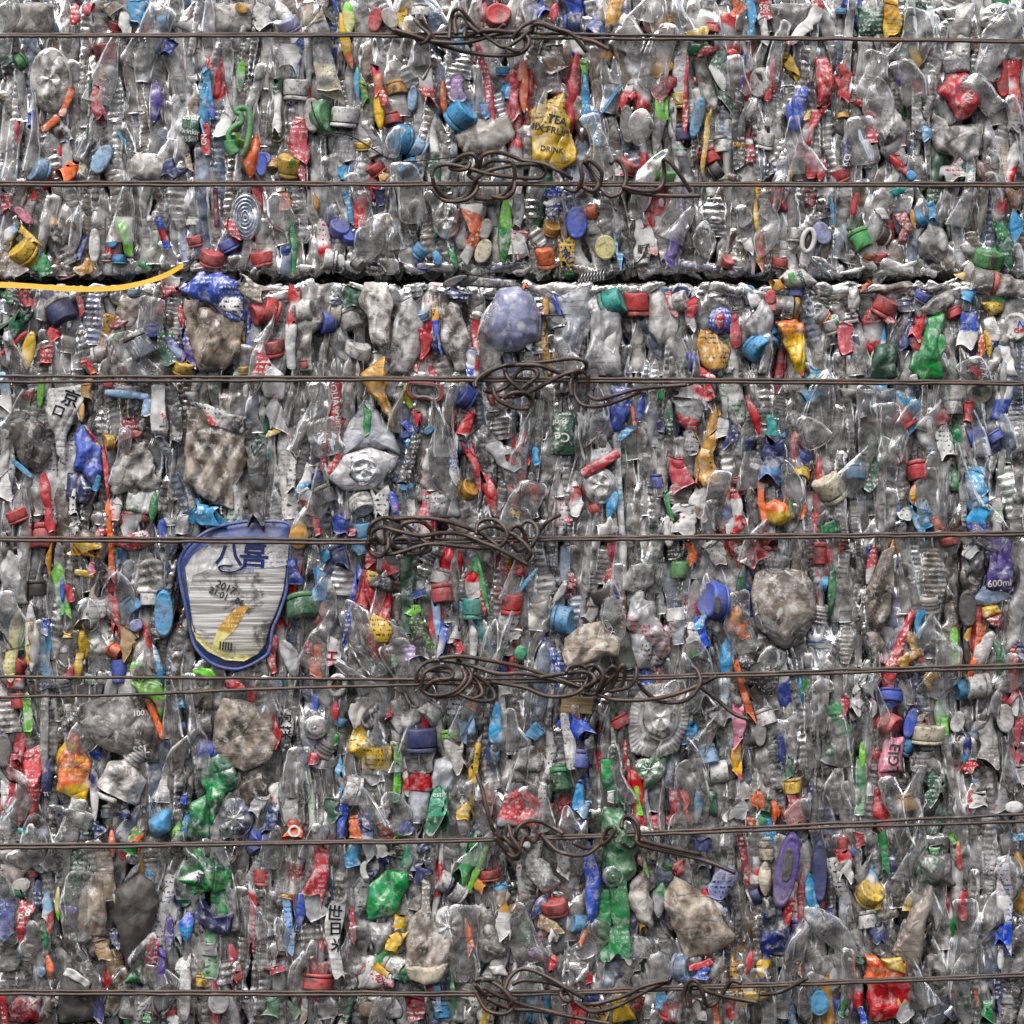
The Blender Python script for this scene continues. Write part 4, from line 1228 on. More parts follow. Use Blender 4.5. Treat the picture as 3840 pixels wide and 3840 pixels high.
f 700 640 690 380 110 white
c 730 330 200 25 20 teal h=.8 n=the_teal_cap_under_a_clear_film
c 912 350 165 90 6 red h=1 n=the_bright_red_cap_on_a_clear_neck
b 930 840 925 440 120 haze shape=bottle
p brite 980,260 1080,240 1200,430 1200,560 1090,640 1000,540
f 1180 440 1120 250 60 rose white
c 1220 330 150 15 30 white h=.8 n=the_square_white_ribbed_cap
f 1290 520 1300 320 80 red white
f 1190 220 1290 280 70 navy white
b 1370 480 1460 270 130 haze
b 1290 850 1280 560 150 brite
b 1080 860 1060 620 190 brite
d 1515 470 90 100 0 blue petals=0 look=round_blue_cap_face_with_a_red_and_white_swirl n=the_blue_cap_with_a_red_swirl
p rose 1455,490 1480,420 1530,425 1535,500 1500,545 y=-.008 T=.002 on=1
p gold 1340,600 1380,515 1450,540 1580,700 1530,880 1450,880 1370,760 c2=dark n=the_gold_and_black_wrapper
b 1610 830 1590 680 110 smoke ribs=.008
f 1560 810 1600 830 60 white
c 1330 760 140 0 10 blue
f 1590 420 1640 660 80 rose sky
b 1690 880 1650 620 100 haze
c 1840 560 190 -55 20 sky
c 1800 670 240 -48 35 sky h=.5 look=large_light_blue_oval_cap n=the_large_light_blue_oval_cap
p haze 1690,500 1830,290 1890,420 1870,600 1740,600 y=-.004 T=.006
f 1720 330 1790 300 110 brite rose
c 1890 370 140 100 55 red n=the_red_cap_half_hidden_by_clear_film
b 1520 480 1570 240 120 haze
f 1370 840 1440 880 60 red
f 1290 930 1290 1040 260 white red
f 1420 930 1440 1030 60 red
p blue 720,930 870,950 860,1130 790,1270 740,1260 710,1100 c2=white
f 900 1200 940 1010 70 blue navy
p dgreen 300,1140 450,1110 460,1450 270,1450 300,1290 n=the_dark_green_label_with_white_letters txt=Ces|345|1310|70|175|white;purif|345|1205|40|178|white
f 1060 1000 1110 1010 90 bottlegreen
f 1130 1040 1140 1300 70 dgreen white
f 870 1080 900 1300 40 orange
b 1020 1380 1040 1040 120 haze
f 1080 1200 1080 1280 50 navy white
p red 1160,1040 1360,1030 1380,1150 1340,1290 1240,1240 1200,1140 c2=silver n=the_crumpled_red_wrapper_right_of_centre
f 1280 1260 1310 1440 110 silver dark
f 1480 1180 1430 1380 90 gold dark
f 1500 1060 1440 1340 60 gold
f 1510 1300 1520 1180 90 white navy
f 1580 1360 1590 1220 80 navy
f 1700 1000 1800 1300 60 rose red
b 1840 1220 1870 1040 120 haze ribs=.005
b 1680 1560 1700 1200 140 haze
b 1560 1560 1530 1340 150 haze
f 780 1320 860 1240 50 sky
p silver 490,1600 520,1440 700,1340 770,1420 760,1480 c2=dark
f 510 1590 770 1420 80 red silver n=the_diagonal_red_strip
d 630 1660 130 140 20 clear petals=5
p haze 480,1120 690,1120 740,1290 600,1380 490,1330
b 380 1740 340 1460 180 brite
f 80 1480 70 1300 110 red dred
f 130 1560 180 1790 80 red dark
f 40 1300 60 1760 110 dark red
f 170 1390 175 1500 50 sky
b 230 1330 250 1140 90 clear
f 460 1900 470 1660 90 red white
f 420 1900 400 1930 60 rose
b 860 1480 830 1300 130 grn2
b 860 1880 840 1500 140 clear
b 970 1880 960 1420 130 clear
c 1050 1630 90 -90 0 blue h=1.2
b 1060 1760 1040 1450 80 clear
f 1240 1680 1200 1460 150 rose dust
b 1210 1800 1230 1640 190 dust ribs=.01
p gold 1340,1400 1440,1340 1490,1560 1510,1640 1400,1700 1330,1600 c2=dark n=the_gold_wrapper_with_dark_scuffs
f 1340 1340 1340 1620 40 gold
c 1630 1630 90 -90 5 rose
b 1640 1780 1630 1680 100 smoke
f 1850 1620 1900 1330 150 navy sky n=the_navy_label_with_a_barcode
f 1880 1560 1890 1350 70 white dark
o 1770 1500 1750 1550 80 white
f 1340 1880 1370 1700 110 white dust
f 1240 1880 1260 1800 130 white red
f 680 1900 760 1700 90 sky
c 610 1830 120 30 20 red
b 550 1880 540 1740 90 rose
f 1120 1740 1150 1880 40 bottlegreen
c 1590 1830 130 30 20 blue
f 1640 1930 1620 1720 70 red white
f 1820 1920 1800 1640 60 orange
p yellow 1800,1820 1910,1750 2000,1800 2050,1900 1950,1960 1820,1930 c2=orange n=the_yellow_and_orange_wrapper_above_the_fourth_wire
b 1500 1880 1560 1740 110 haze
b 150 1900 140 1810 120 smoke
f 40 1840 30 1900 60 yellow dark
b 1100 1740 1090 1320 90 clear
T 960 2840
c 215 370 160 175 0 haze h=1.1 ring=1 ringc=gold look=clear_threaded_bottle_mouth_with_golden_ring n=the_clear_bottle_mouth_with_a_golden_ring
b 390 330 290 360 150 haze
p orange 130,480 280,450 350,470 360,700 340,890 290,860 190,640 c2=yellow n=the_orange_and_yellow_drink_wrapper txt=折|250|600|90|10|gold;口|240|690|80|10|gold
c 470 430 130 140 15 haze ringc=orange
b 440 860 440 480 150 clear size=.02
c 545 500 130 115 20 white h=.9
f 550 480 570 460 70 green
b 470 290 450 380 170 haze
p white 670,240 730,210 745,330 700,430 660,380 n=the_white_flip_cap_with_a_green_stripe
o 710 390 740 290 40 green
b 700 480 690 400 130 haze ribs=.006
c 930 370 170 60 15 red h=.8 n=the_red_cap_under_the_torn_top_edge
f 900 380 960 480 60 red
b 1090 400 1080 250 160 lav
f 1090 660 1130 480 110 navy
c 1200 290 120 60 20 blue
p clear 1170,390 1290,280 1430,230 1440,330 1300,420 1200,420
p bottlegreen 1090,820 1230,450 1360,410 1330,650 1350,880 1180,900 c2=green mat=film n=the_bright_green_folded_bottle
f 1180 430 1140 600 80 red silver
o 1140 690 1180 570 100 red
f 1290 760 1330 560 80 green silver
p dgreen 860,640 1020,620 1010,890 800,890 c2=dark
f 640 700 640 500 110 rose haze
b 560 640 540 530 110 haze
b 760 860 720 480 170 brite
b 620 880 640 640 150 brite
c 1440 410 120 -70 15 red
f 1500 660 1540 400 130 blue white
f 1570 860 1460 640 26 white
p dark 1500,680 1640,760 1710,900 1580,910 n=the_dark_label_reading_ALLY txt=ALLY|1635|830|56|78|white
p yellow 1610,330 1780,330 1790,400 1690,440 c2=dark
p navy 1640,460 1700,430 1780,560 1720,720 1660,620 c2=white
f 1690 730 1650 530 50 yellow dark
f 1620 760 1640 560 50 orange
f 1570 860 1580 720 100 orange dred
p sky 1750,640 1830,640 1870,800 1900,880 1800,860 c2=white
c 1885 505 200 180 62 white h=.5 n=the_white_cap_with_blue_and_red_print txt=N|20|-5|50|-15|blue;Gen|15|35|38|5|red
b 1900 800 1880 620 110 haze
b 1410 800 1400 480 110 clear
c 1650 180 170 170 8 haze ringc=red h=1.1 look=clear_threaded_bottle_mouth_with_red_ring n=the_clear_bottle_mouth_with_a_red_ring
p dust 1740,120 1940,170 1940,300 1840,290 1720,290 y=.0
o 1510 110 1590 120 170 haze
f 1480 150 1500 110 90 yellow
p white 150,160 230,90 330,85 450,190 380,230 230,235 T=.014 A=.0003 y=-.012 n=the_white_oval_sport_cap_on_the_ledge txt=sport|325|165|44|-70|dgreen name=oval_plastic_piece cat=plastic_piece look=white_oval_cap_with_a_green_segment mat=hard
p green 215,130 260,115 280,225 230,200 T=.001 y=-.028 A=.0002 mat=hard on=1
f 200 200 100 210 90 gold navy
c 280 265 100 -90 10 blue
o 100 240 90 360 80 rose
f 820 190 740 250 45 orange
p dust 860,220 1100,175 1170,215 960,260 760,270
p smoke 1190,230 1340,200 1470,225 1300,290
f 1530 240 1510 330 90 sky
c 110 360 120 170 60 red
f 1150 880 1120 900 60 white
f 380 930 430 820 110 sky yellow
f 340 1040 450 960 110 sky
f 470 980 480 850 50 navy
p haze 590,960 740,950 820,1000 700,1030 610,1020
b 150 1180 180 1000 150 haze ribs=.005
f 130 1640 100 1170 110 teal navy
f 130 1580 120 1370 70 white dark txt=III|120|1480|70|0|dark
f 0 1610 60 1500 80 navy rose
b 230 1600 200 1150 110 clear
b 340 1300 350 1080 110 dust
b 400 1180 470 1060 90 clear
b 560 1330 570 1120 80 white
f 740 1130 760 1180 60 white
b 880 1600 740 1180 110 smoke
b 740 1340 740 1280 60 white
p haze 760,970 990,960 990,1130 870,1150 790,1080 c2=rose
b 930 1260 910 1150 170 haze
c 1075 1190 150 -45 12 red h=.9 n=the_red_cap_caught_in_a_blue_rim
o 1050 1330 1170 1200 40 sky
b 1060 1120 1060 960 110 haze
b 1270 1340 1240 960 110 clear size=.025
c 1415 1090 130 -88 8 white h=1 n=the_white_cap_under_the_third_wire_near_the_right_edge
f 1350 1210 1360 1110 80 red silver
f 1540 1060 1520 1200 70 red white
f 1360 1490 1340 1220 130 white dgreen
c 1585 1300 170 200 15 blue h=.9
c 1730 1310 130 -60 10 blue h=.6
b 1660 1330 1760 1100 150 haze
b 1640 1480 1780 1320 130 navy
b 1900 1300 1880 1050 150 haze
c 1605 985 180 -90 60 cream h=.4 n=the_cream_cap_face_with_green_print txt=福|-20|0|50|0|dgreen
b 1850 1500 1880 1250 150 bottlegreen
b 1880 1900 1800 1520 160 grn2
b 1490 1900 1490 1330 110 clear
f 1490 1900 1490 1450 60 silver dark txt=公|1495|1500|70|0|dark;川|1495|1610|70|0|dark
b 360 1560 330 1380 130 bluec
c 350 1450 110 60 20 blue
c 320 1580 130 -100 30 yellow
b 620 1500 620 1340 120 haze ringc=white
o 570 1440 660 1450 50 white
c 715 1560 140 -88 5 sky h=.8 n=the_sky_blue_upside-down_cap_at_the_right
f 840 1640 850 1350 140 dgreen
c 540 1680 210 120 20 cream dirt=.7 h=.9 n=the_grimy_cream_double-ring_cap
b 540 1900 560 1760 150 haze
c 1165 1550 140 -80 8 red h=1 n=the_red_upside-down_cap_at_the_right
f 1120 1800 1130 1650 60 yellow red
b 980 1800 960 1280 110 clear
b 1060 1700 1070 1370 90 dust
b 1260 1880 1220 1650 150 dust
b 1620 1580 1620 1400 150 haze
f 1610 1740 1600 1560 170 sky
f 1620 1900 1590 1760 150 purple sky
f 1740 1900 1740 1770 80 white lime
b 840 1880 830 1660 120 smoke
b 950 1900 930 1560 110 clear
p yellow 30,1860 60,1770 150,1770 170,1900 60,1930 c2=red
b 400 1900 380 1700 160 haze
f 330 1900 340 1790 40 orange
f 240 1900 240 1770 40 bottlegreen
f 1080 1900 1090 1830 110 white green
f 1180 1900 1190 1830 100 sky
b 690 1900 740 1700 90 clear
T 1900 0
p brite 0,430 60,290 140,400 200,700 120,720 30,700 c2=dark
b 260 540 270 310 120 smoke
c 265 590 130 -85 0 char h=.9
f 350 0 370 180 60 red dred
c 320 210 170 -90 5 red h=1.1
f 350 280 350 480 50 red gold
b 90 290 180 200 170 haze
f 430 600 440 250 90 clear
f 450 720 430 450 90 lime grn2
f 455 700 460 500 40 blue white
f 480 560 520 690 60 red
f 470 680 460 780 60 green
o 430 730 430 830 40 white
b 590 300 640 170 140 dust
f 540 300 700 340 100 yellow gold
f 540 470 680 500 50 yellow
f 660 410 660 490 50 pink
f 790 0 820 580 50 red orange n=the_long_thin_red_strip_beside_the_blue-rimmed_lid
f 800 560 850 930 60 red
f 880 210 980 50 120 red silver
p red 870,200 1060,170 1130,270 960,330 850,290 c2=white n=the_red_wrapper_crossed_by_the_fourth_wire txt=NON|1000|185|40|-5|white;天然|1040|215|44|0|white
b 1080 620 1020 300 280 dust ribs=.012
c 1070 660 125 -95 5 white h=.9 n=the_white_threaded_neck_beside_the_blue-rimmed_lid
c 945 730 170 -50 10 sky h=.7
b 850 740 920 640 120 smoke
o 1185 600 1190 950 140 sky n=the_big_sky_blue_oval_left_of_the_blue-rimmed_lid
b 1140 960 1080 740 170 char
f 850 380 860 420 40 pale
f 740 620 620 860 130 white dust
b 760 1000 790 640 130 dust
c 690 990 110 -150 25 white h=.9 ringc=dark
c 820 1050 110 -35 10 orange h=.9 n=the_orange_cap_near_the_fifth_wire
f 900 880 920 1090 130 tan beige
p dust 940,1220 960,960 1070,960 1150,1220 c2=lime
p lime 950,1260 1060,1250 1180,1260 1210,1400 1190,1560 1100,1430 1000,1350 c2=dust n=the_lime_green_wrapper_between_the_wire_strands
f 1000 1230 1060 1150 140 lime dust
o 960 820 1010 900 100 lav
f 240 1200 230 700 100 white cream txt=MILK|240|850|34|88|grey
b 120 840 130 720 130 clear
f 150 1030 150 870 80 bottlegreen
c 30 960 130 150 20 white
f 60 1200 120 800 90 ylw2 dust
f 240 1260 220 990 80 yellow dark
c 120 1160 150 55 15 red h=1
p red 40,1240 180,1230 180,1330 60,1330 c2=silver
c 130 1410 110 -90 5 red h=1 n=the_red_cap_below_the_lower_fifth_wire_strand
f 340 1200 330 920 80 sky dark
f 330 830 330 920 60 blue
b 430 1190 420 880 130 smoke
b 470 940 480 820 80 dust ribs=.007
f 480 960 490 910 60 yellow
p yellow 560,880 620,840 650,990 620,1120 560,1060 c2=white
f 560 1220 580 1060 60 yellow gold
b 380 1180 340 500 90 clear
b 620 620 580 480 90 clear
f 330 1330 340 1240 90 navy
f 490 1240 540 1180 60 rose
b 700 1200 690 1060 150 haze
c 860 1190 120 90 5 blue h=1.5 look=blue_cap_crossed_by_the_fifth_wire
b 690 1260 800 1270 120 haze
f 620 1240 680 1280 80 grn2
p dust 545,1560 600,1420 780,1370 980,1370 1080,1480 1150,1650 1150,1850 980,1850 640,1690 T=.017 size=.09 A=.004 n=the_big_dusty_grey_folded_bottle txt=100|1010|1495|40|5|white;SSL|1030|1760|62|8|white;2.2_L|1030|1810|36|8|white
f 1060 1380 1190 1680 60 brown orange
p red 165,1780 300,1720 310,1930 170,1930
f 190 1400 200 1620 80 lime n=the_small_lime_green_twist_by_the_left_edge
b 120 1930 130 1600 120 rose
b 60 1640 40 1400 170 dust
o 20 1900 30 1640 120 smoke
b 420 1560 450 1340 220 haze
b 500 1560 560 1420 90 haze
f 310 1930 320 1300 60 clear
p orange 410,1930 440,1750 500,1640 560,1640 620,1800 660,1930 c2=yellow
b 700 1840 680 1760 120 blue
b 1250 1780 1240 1400 90 clear
f 1300 1480 1290 1390 80 sky
o 1310 1560 1330 1620 60 blue
c 1480 1580 160 0 0 haze ringc=white h=.7 look=clear_cap_with_a_white_rim_on_edge
p beige 1360,1330 1530,1290 1540,1480 1400,1450
p beige 1540,1560 1620,1380 1780,1400 1960,1480 2010,1700 1960,1840 1760,1930 1530,1800 quilt=1 A=.004 T=.01 n=the_big_beige_bottle_with_a_dark_lattice
c 1490 1770 150 170 20 blue h=.9 n=the_blue_ribbed_cap_beside_the_beige_lattice_bottle
p green 1450,1840 1580,1790 1620,1840 1580,1930 1480,1930 mat=film
f 1660 1280 1750 1300 70 red
f 1440 1180 1560 1220 60 white lime
b 1340 1260 1350 960 120 smoke
b 1850 1130 1950 1160 110 silver
f 1430 40 1600 100 130 sky pale
b 1320 200 1340 20 130 haze
f 1190 200 1170 120 60 blue
c 1220 110 100 90 0 white
b 700 130 710 30 130 haze
f 700 200 760 170 60 rose
f 20 240 60 220 90 clear
b 40 190 60 20 80 haze
f 560 200 520 130 60 white
f 100 1780 110 1930 80 rose
T 1900 960
o 240 210 380 215 210 gold n=the_golden_ball_at_the_lid_corner
b 390 480 400 270 150 clear
f 450 210 440 80 50 red silver
f 600 190 610 80 130 blue navy
f 590 280 620 420 110 navy white
f 430 660 480 470 110 sky blue
f 480 330 520 380 80 sky
f 280 560 270 380 80 blue navy
c 335 720 230 -82 12 bottlegreen h=.75 n=the_broad_green_cap_right_of_the_blue-rimmed_lid
b 370 960 380 800 150 dust
f 440 920 500 640 70 dred brown
b 600 640 620 320 170 haze
b 600 950 610 640 160 haze
f 520 620 540 520 40 white
f 640 980 740 460 40 blue
f 690 160 700 210 60 red
c 770 180 150 95 10 sky dirt=.2 h=.9
f 760 250 760 340 90 sky
p red 730,960 700,700 760,450 830,440 820,760 770,980 c2=dred
f 830 330 820 440 80 red
p red 800,640 780,460 1010,530 980,700 1000,900 990,1110 870,1130 780,1000 830,800 c2=dred n=the_red_and_yellow_pouch_under_the_knot
p yellow 790,460 1010,530 990,630 800,590 c2=dark y=-.006 T=.003 on=1
p yellow 850,760 950,820 990,900 960,990 860,980 820,900 c2=dark y=-.008 T=.003 on=1
f 800 1020 960 1120 40 yellow
f 940 380 990 480 90 red
f 960 340 1040 480 90 smoke
f 1090 900 1100 380 100 dgreen dark
b 1200 600 1260 400 210 haze ribs=.008
c 1335 510 150 -105 10 white h=.8
c 1345 630 150 -85 8 red h=.9 n=the_red_cap_crushed_under_a_white_one
b 1400 840 1390 700 130 smoke
f 1190 660 1170 600 120 blue smoke
f 1150 780 1160 720 90 lime white
f 1220 1080 1160 780 120 dark lime
f 1290 700 1330 950 60 pale white
f 1360 850 1330 1080 60 blue white
f 1420 980 1470 880 80 white silver
f 1480 1050 1460 980 60 red white
f 1540 500 1600 640 120 silver red
f 1620 480 1660 780 60 red white
f 1590 320 1690 780 40 green n=the_long_bright_green_strip
c 1578 740 150 88 6 teal h=1 n=the_teal_cap_standing_upright
b 1690 1140 1590 790 140 teal mat=clearteal n=the_teal_clear_bottle_under_the_teal_cap
b 1760 700 1760 330 180 rose
b 1840 1080 1820 830 180 haze
c 1845 705 150 90 5 red h=1 n=the_red_cap_standing_at_the_middle
f 1820 900 1830 960 120 white
f 1890 430 1900 510 80 red
o 1900 1120 1930 1000 90 mint
f 300 1240 180 960 120 dust silver
f 140 920 120 1080 60 dred
f 110 1040 120 1200 60 red
f 390 1050 395 970 50 red white
f 430 1230 460 990 90 orange white txt=3|420|1100|40|80|white
f 555 1120 560 970 100 white rose txt=H|555|1080|80|85|dred
f 480 1160 470 980 60 clear
o 560 1290 640 1310 140 white
b 700 1220 720 960 220 haze
b 1010 1140 1030 920 110 clear
f 1110 1000 1120 1090 110 lilac
f 990 1080 1000 1150 40 green
b 1080 1210 1060 1060 180 haze
o 1000 1300 1090 1330 70 haze
p yellow 670,1680 700,1580 830,1440 910,1360 960,1560 990,1750 1000,1930 800,1930 680,1800 c2=dark n=the_big_yellow_leaf-shaped_wrapper_with_black_scuffs
f 700 1540 830 1380 140 smoke haze
b 760 1930 660 1680 90 haze
d 430 1600 85 85 0 brite petals=0
b 420 1780 440 1420 240 haze
b 310 1800 310 1540 60 haze ribs=.005
f 150 1780 140 1470 60 red silver
f 210 1780 220 1450 110 dark white txt=泡|215|1545|70|0|black;菜|215|1640|70|0|black
c 70 1290 60 90 0 sky
c 150 1290 100 90 5 sky h=1
p dust 0,1400 80,1420 130,1600 110,1780 0,1850
b 470 1900 480 1790 190 brite
f 410 1850 430 1800 70 red
f 570 1560 580 1400 50 red
c 610 1560 100 65 10 sky
b 620 1800 600 1640 90 clear
f 580 1720 590 1650 40 green
f 950 1540 980 1450 50 red
p haze 960,1500 980,1400 1160,1350 1250,1430 1190,1560 1110,1620 1010,1680 c2=rose
c 1260 1490 190 -130 20 white h=.7
c 1198 1690 235 88 5 navy h=.75 n=the_wide_blue_cap_on_a_clear_bottle dirt=.6
b 1190 1930 1195 1750 230 brite shape=body
c 1400 1680 120 -82 8 lime h=1 look=neon_yellow-green_screw_cap n=the_neon_yellow_cap ringc=lime
b 1380 1560 1390 1400 90 dgreen
f 1440 1500 1500 1370 110 silver dark
f 1560 1700 1480 1560 100 dark pale
f 1590 1930 1620 1640 40 yellow dark
f 1550 1900 1560 1500 70 dark pale
f 1560 1460 1600 1280 100 orange brown
f 1720 1930 1740 1400 100 dark sky n=the_dark_and_blue_upright_strip
f 1700 1860 1710 1600 70 blue sky
f 1800 1600 1780 1310 40 red white
f 1790 1280 1800 1360 60 white
b 1850 1800 1870 1300 90 clear
b 1900 1900 1890 1740 90 dust
f 1040 1860 1020 1720 60 grn2 lime
f 1480 1900 1440 1700 110 haze
T 1900 1920
c 60 460 120 170 5 red h=.6
f 60 620 190 440 40 sky
b 240 640 200 300 220 haze
b 410 540 390 280 130 bluec
f 440 480 410 660 60 dred
b 520 500 540 280 110 haze
c 20 690 140 80 10 red
b 640 560 660 280 180 haze
c 370 815 200 -5 22 sky h=.65 n=the_sky_blue_cap_left_of_the_tan_crumpled_sheet
b 180 900 220 540 180 clear
b 500 820 480 640 170 clear
f 600 720 560 830 90 clear rose
c 670 650 170 115 5 char h=.75 ring=0 n=the_black_lid_of_the_dark_green_tube
b 840 1180 700 700 160 dgreen mat=tube n=the_dark_green_squeeze_tube T=.016 look=dark_green_squeeze_tube_with_a_black_lid txt=GBL|690|850|30|-60|white;TX|710|890|40|-60|white
p beige 370,1150 380,950 520,840 640,840 840,990 790,1090 680,1090 440,1180 n=the_tan_crumpled_sheet_above_the_fifth_wire
f 790 1010 800 600 60 brown
f 730 560 780 720 40 navy yellow
p clear 750,600 860,420 1030,400 1040,560 900,640
p silver 840,680 920,600 960,640 1130,900 1150,1060 1090,1120 1000,980 840,860 c2=red n=the_red_and_silver_crumpled_wrapper
p silver 840,900 960,880 1100,1080 1080,1160 900,1190 c2=dark
c 1090 940 130 60 20 red
b 1080 780 1060 620 80 smoke
f 950 1100 960 1040 60 mint
b 1210 1000 1140 400 130 clear
c 1205 470 130 90 8 green h=1.2 ring=0 n=the_bright_green_conical_cap
f 1200 380 1190 300 110 char
b 1300 820 1290 560 180 rose
c 1465 690 270 170 30 blue h=.5 look=tall_blue_oval_lid_with_a_grey_centre n=the_tall_blue_oval_lid dirt=.2
o 1480 640 1480 780 45 dark y=-.02 on=1
f 1340 880 1400 780 60 sky
f 1390 1020 1360 820 90 sky blue
f 1310 1000 1300 870 90 white txt=Cestb|1320|1010|42|0|dark
f 1330 1020 1340 1090 60 green
p orange 1550,930 1580,760 1640,700 1670,780 1650,890 c2=gold n=the_orange_mesh_patch
c 1600 920 80 -90 0 dred
f 1650 720 1680 420 80 dgreen dark
f 1660 330 1640 280 80 white dgreen
f 1500 420 1450 280 140 white dust
f 1320 420 1280 260 60 orange
b 1360 520 1340 290 160 haze
f 1590 200 1630 90 110 white red
c 1570 60 120 60 20 blue
f 1680 940 1660 860 80 white orange
f 1800 380 1720 300 160 dred red
p char 1620,1160 1640,1000 1800,850 1950,1000 2000,1180 1800,1250
p jug 1730,640 1760,480 1850,440 1990,450 2110,470 2200,580 2200,800 2100,980 1980,1050 1860,960 1760,800 T=.016 A=.0022 size=.12 n=the_big_rounded_dusty_black-smeared_jug
p char 1800,560 1880,545 1905,700 1885,850 1800,840 1770,700 T=.0012 A=.0003 y=-.0075 mat=charhard on=1 part=black_smear
p char 1760,820 1870,860 1960,880 2060,940 1990,1045 1900,1000 T=.002 A=.001 y=-.006 mat=charhard on=1 part=black_smear
p haze 1090,200 1110,80 1160,70 1190,200
o 1130 60 1140 300 80 white
b 430 200 420 60 100 brite
f 640 190 740 150 120 white haze
f 1240 190 1290 60 140 white dred
b 70 1110 90 980 120 mint mat=film
f 30 960 20 900 100 white
f 90 1240 180 1250 90 sky silver
b 350 1060 340 940 60 clear
p brite 830,1600 870,1400 960,1290 1180,1270 1290,1400 1290,1560 1200,1780 1050,1840 860,1780 T=.009 A=.002 flute=44 name=clear_cup cat=cup look=clear_fluted_plastic_cup n=the_clear_fluted_cup_under_the_fifth_wire
d 1070 1520 130 170 0 haze petals=5 y=-.01
b 800 1640 780 1440 110 rose
c 790 1560 140 -60 10 red n=the_red_cap_left_of_the_fluted_cup
f 480 1500 360 1430 120 brown
c 500 1830 150 -95 8 blue h=.9 n=the_blue_cap_right_of_the_grey_strips
f 400 1540 540 1650 130 sky blue
f 130 1680 200 1590 90 sky
b 230 1720 230 1460 140 dark
b 310 1860 300 1540 140 smoke
f 440 1900 380 1480 80 white dust
f 560 1860 600 1480 80 dark navy
b 690 1900 660 1440 90 clear
f 730 1900 720 1380 40 dgreen
b 790 1900 760 1660 90 grn2
f 830 1900 820 1680 30 red
c 1260 1680 110 170 10 sky
f 1270 1720 1290 1580 100 navy sky
c 1420 1800 130 -80 20 pale h=1.1 n=the_pale_blue_conical_cap
b 1480 1600 1460 1440 140 smoke
f 1480 1460 1560 1560 130 silver
f 1640 1700 1640 1480 90 pink dark n=the_pink_strip_near_the_loose_wire_end
f 1620 1900 1640 1680 60 red gold
b 1720 1760 1690 1600 130 haze ribs=.006
c 1760 1660 160 170 10 grey h=.6
c 1840 1530 140 -70 15 white h=.9 n=the_white_cap_by_the_loose_wire_end
d 990 1900 120 90 0 bottlegreen
b 1200 1900 1160 1720 70 haze
b 1290 1900 1280 1790 160 haze
c 1420 1880 100 0 0 cream
p dust 10,1900 60,1740 160,1730 240,1860 200,1930 y=.0 n=the_dusty_white_bottle_top_with_scratches
c 340 1900 140 80 10 bottlegreen
f 1600 200 1680 120 60 red dred
f 1620 1140 1720 1480 50 orange brown
f 300 700 400 540 60 haze white
f 1740 1180 1900 1260 180 char
T 1900 2840
f 450 160 580 130 90 dgreen green
b 700 190 720 60 110 lav
f 1230 190 1180 20 110 sky
f 1320 180 1290 80 80 orange white
c 1385 250 120 -80 10 red n=the_red_cap_crossed_by_the_fourth_wire_at_the_right
f 1580 180 1600 20 140 purple sky
f 1740 190 1740 60 80 white sky
p char 1490,280 1640,230 1660,480 1600,620 1540,700 1470,540 mat=film c2=navy
p purple 1660,480 1700,220 1830,230 1850,480 1830,620 1660,590 c2=navy n=the_purple_label_reading_600ml txt=600ml|1750|555|52|5|white
p bluec 1550,680 1650,560 1830,620 1860,660 1700,720 1600,720
f 1740 420 1740 240 130 navy white
f 1580 360 1520 300 120 navy white
b 730 470 720 250 170 char
c 455 340 100 -90 5 red h=1.6 look=tall_red_cap_below_the_fourth_wire n=the_tall_red_cap_below_the_fourth_wire
c 610 290 100 -85 0 red h=1.2
b 640 460 620 340 60 smoke
f 820 470 810 300 40 blue
f 790 560 860 260 60 red white
c 280 420 80 60 0 sky
c 485 560 120 -20 15 sky h=.7
b 290 360 290 240 60 haze
f 540 800 530 380 60 bottlegreen dgreen
b 640 840 640 480 150 haze
p beige 780,600 900,330 990,280 1000,560 960,780 870,900 790,860 n=the_tall_beige_folded_bottle_right_of_the_jug
p beige 780,920 880,890 930,1000 880,1100 800,1020
b 1140 600 1130 250 150 haze size=.03
b 1290 700 1300 300 170 dust
b 1270 1100 1250 750 210 haze
b 1080 780 1060 300 110 clear
f 1160 900 1180 780 50 sky
f 1080 900 1160 1070 60 gold white
f 1060 1130 1150 1050 70 gold
f 1180 1050 1190 1140 60 dred
b 960 1140 980 870 130 haze
b 1050 1100 1040 800 110 brite
b 440 1180 450 820 210 brite
b 640 1140 650 860 110 haze ribs=.006
b 730 1160 740 880 90 clear
b 1460 1140 1430 600 70 clear
o 1530 880 1520 600 130 dark
c 1420 960 70 60 10 green
f 1430 1120 1430 920 60 lime
p yellow 1630,730 1740,710 1780,770 1640,820 c2=dark
p dred 1650,820 1770,770 1780,900 1700,870 n=the_dark_red_patch_below_the_yellow_one
f 1600 1170 1700 900 120 haze
f 1540 1200 1620 880 60 orange brown
f 1520 960 1540 880 40 gold
b 1700 1100 1700 900 120 brite
b 1830 1080 1830 750 90 clear
b 1900 900 1900 680 90 haze
f 1900 1120 1900 980 60 navy
f 1860 1400 1860 1120 60 red white
f 1850 1420 1800 1380 110 rose
c 1600 1300 180 185 10 white h=.9 n=the_white_cap_on_its_side_near_the_right_edge
c 1505 1330 150 190 15 sky h=.8
b 1760 1330 1690 1290 180 haze
f 1210 1280 1270 1200 90 gold yellow
c 1250 1310 90 -90 10 yellow
c 960 1370 190 -88 12 blue h=.5 n=the_blue_disc_cap_above_the_red_square_one
f 900 1450 1010 1420 80 blue
b 960 1310 980 1230 160 navy
c 950 1580 170 -35 30 red h=.8 n=the_red_square-edged_cap
o 1080 1680 1140 1460 90 blue
c 1085 1740 110 60 10 sky h=1.2
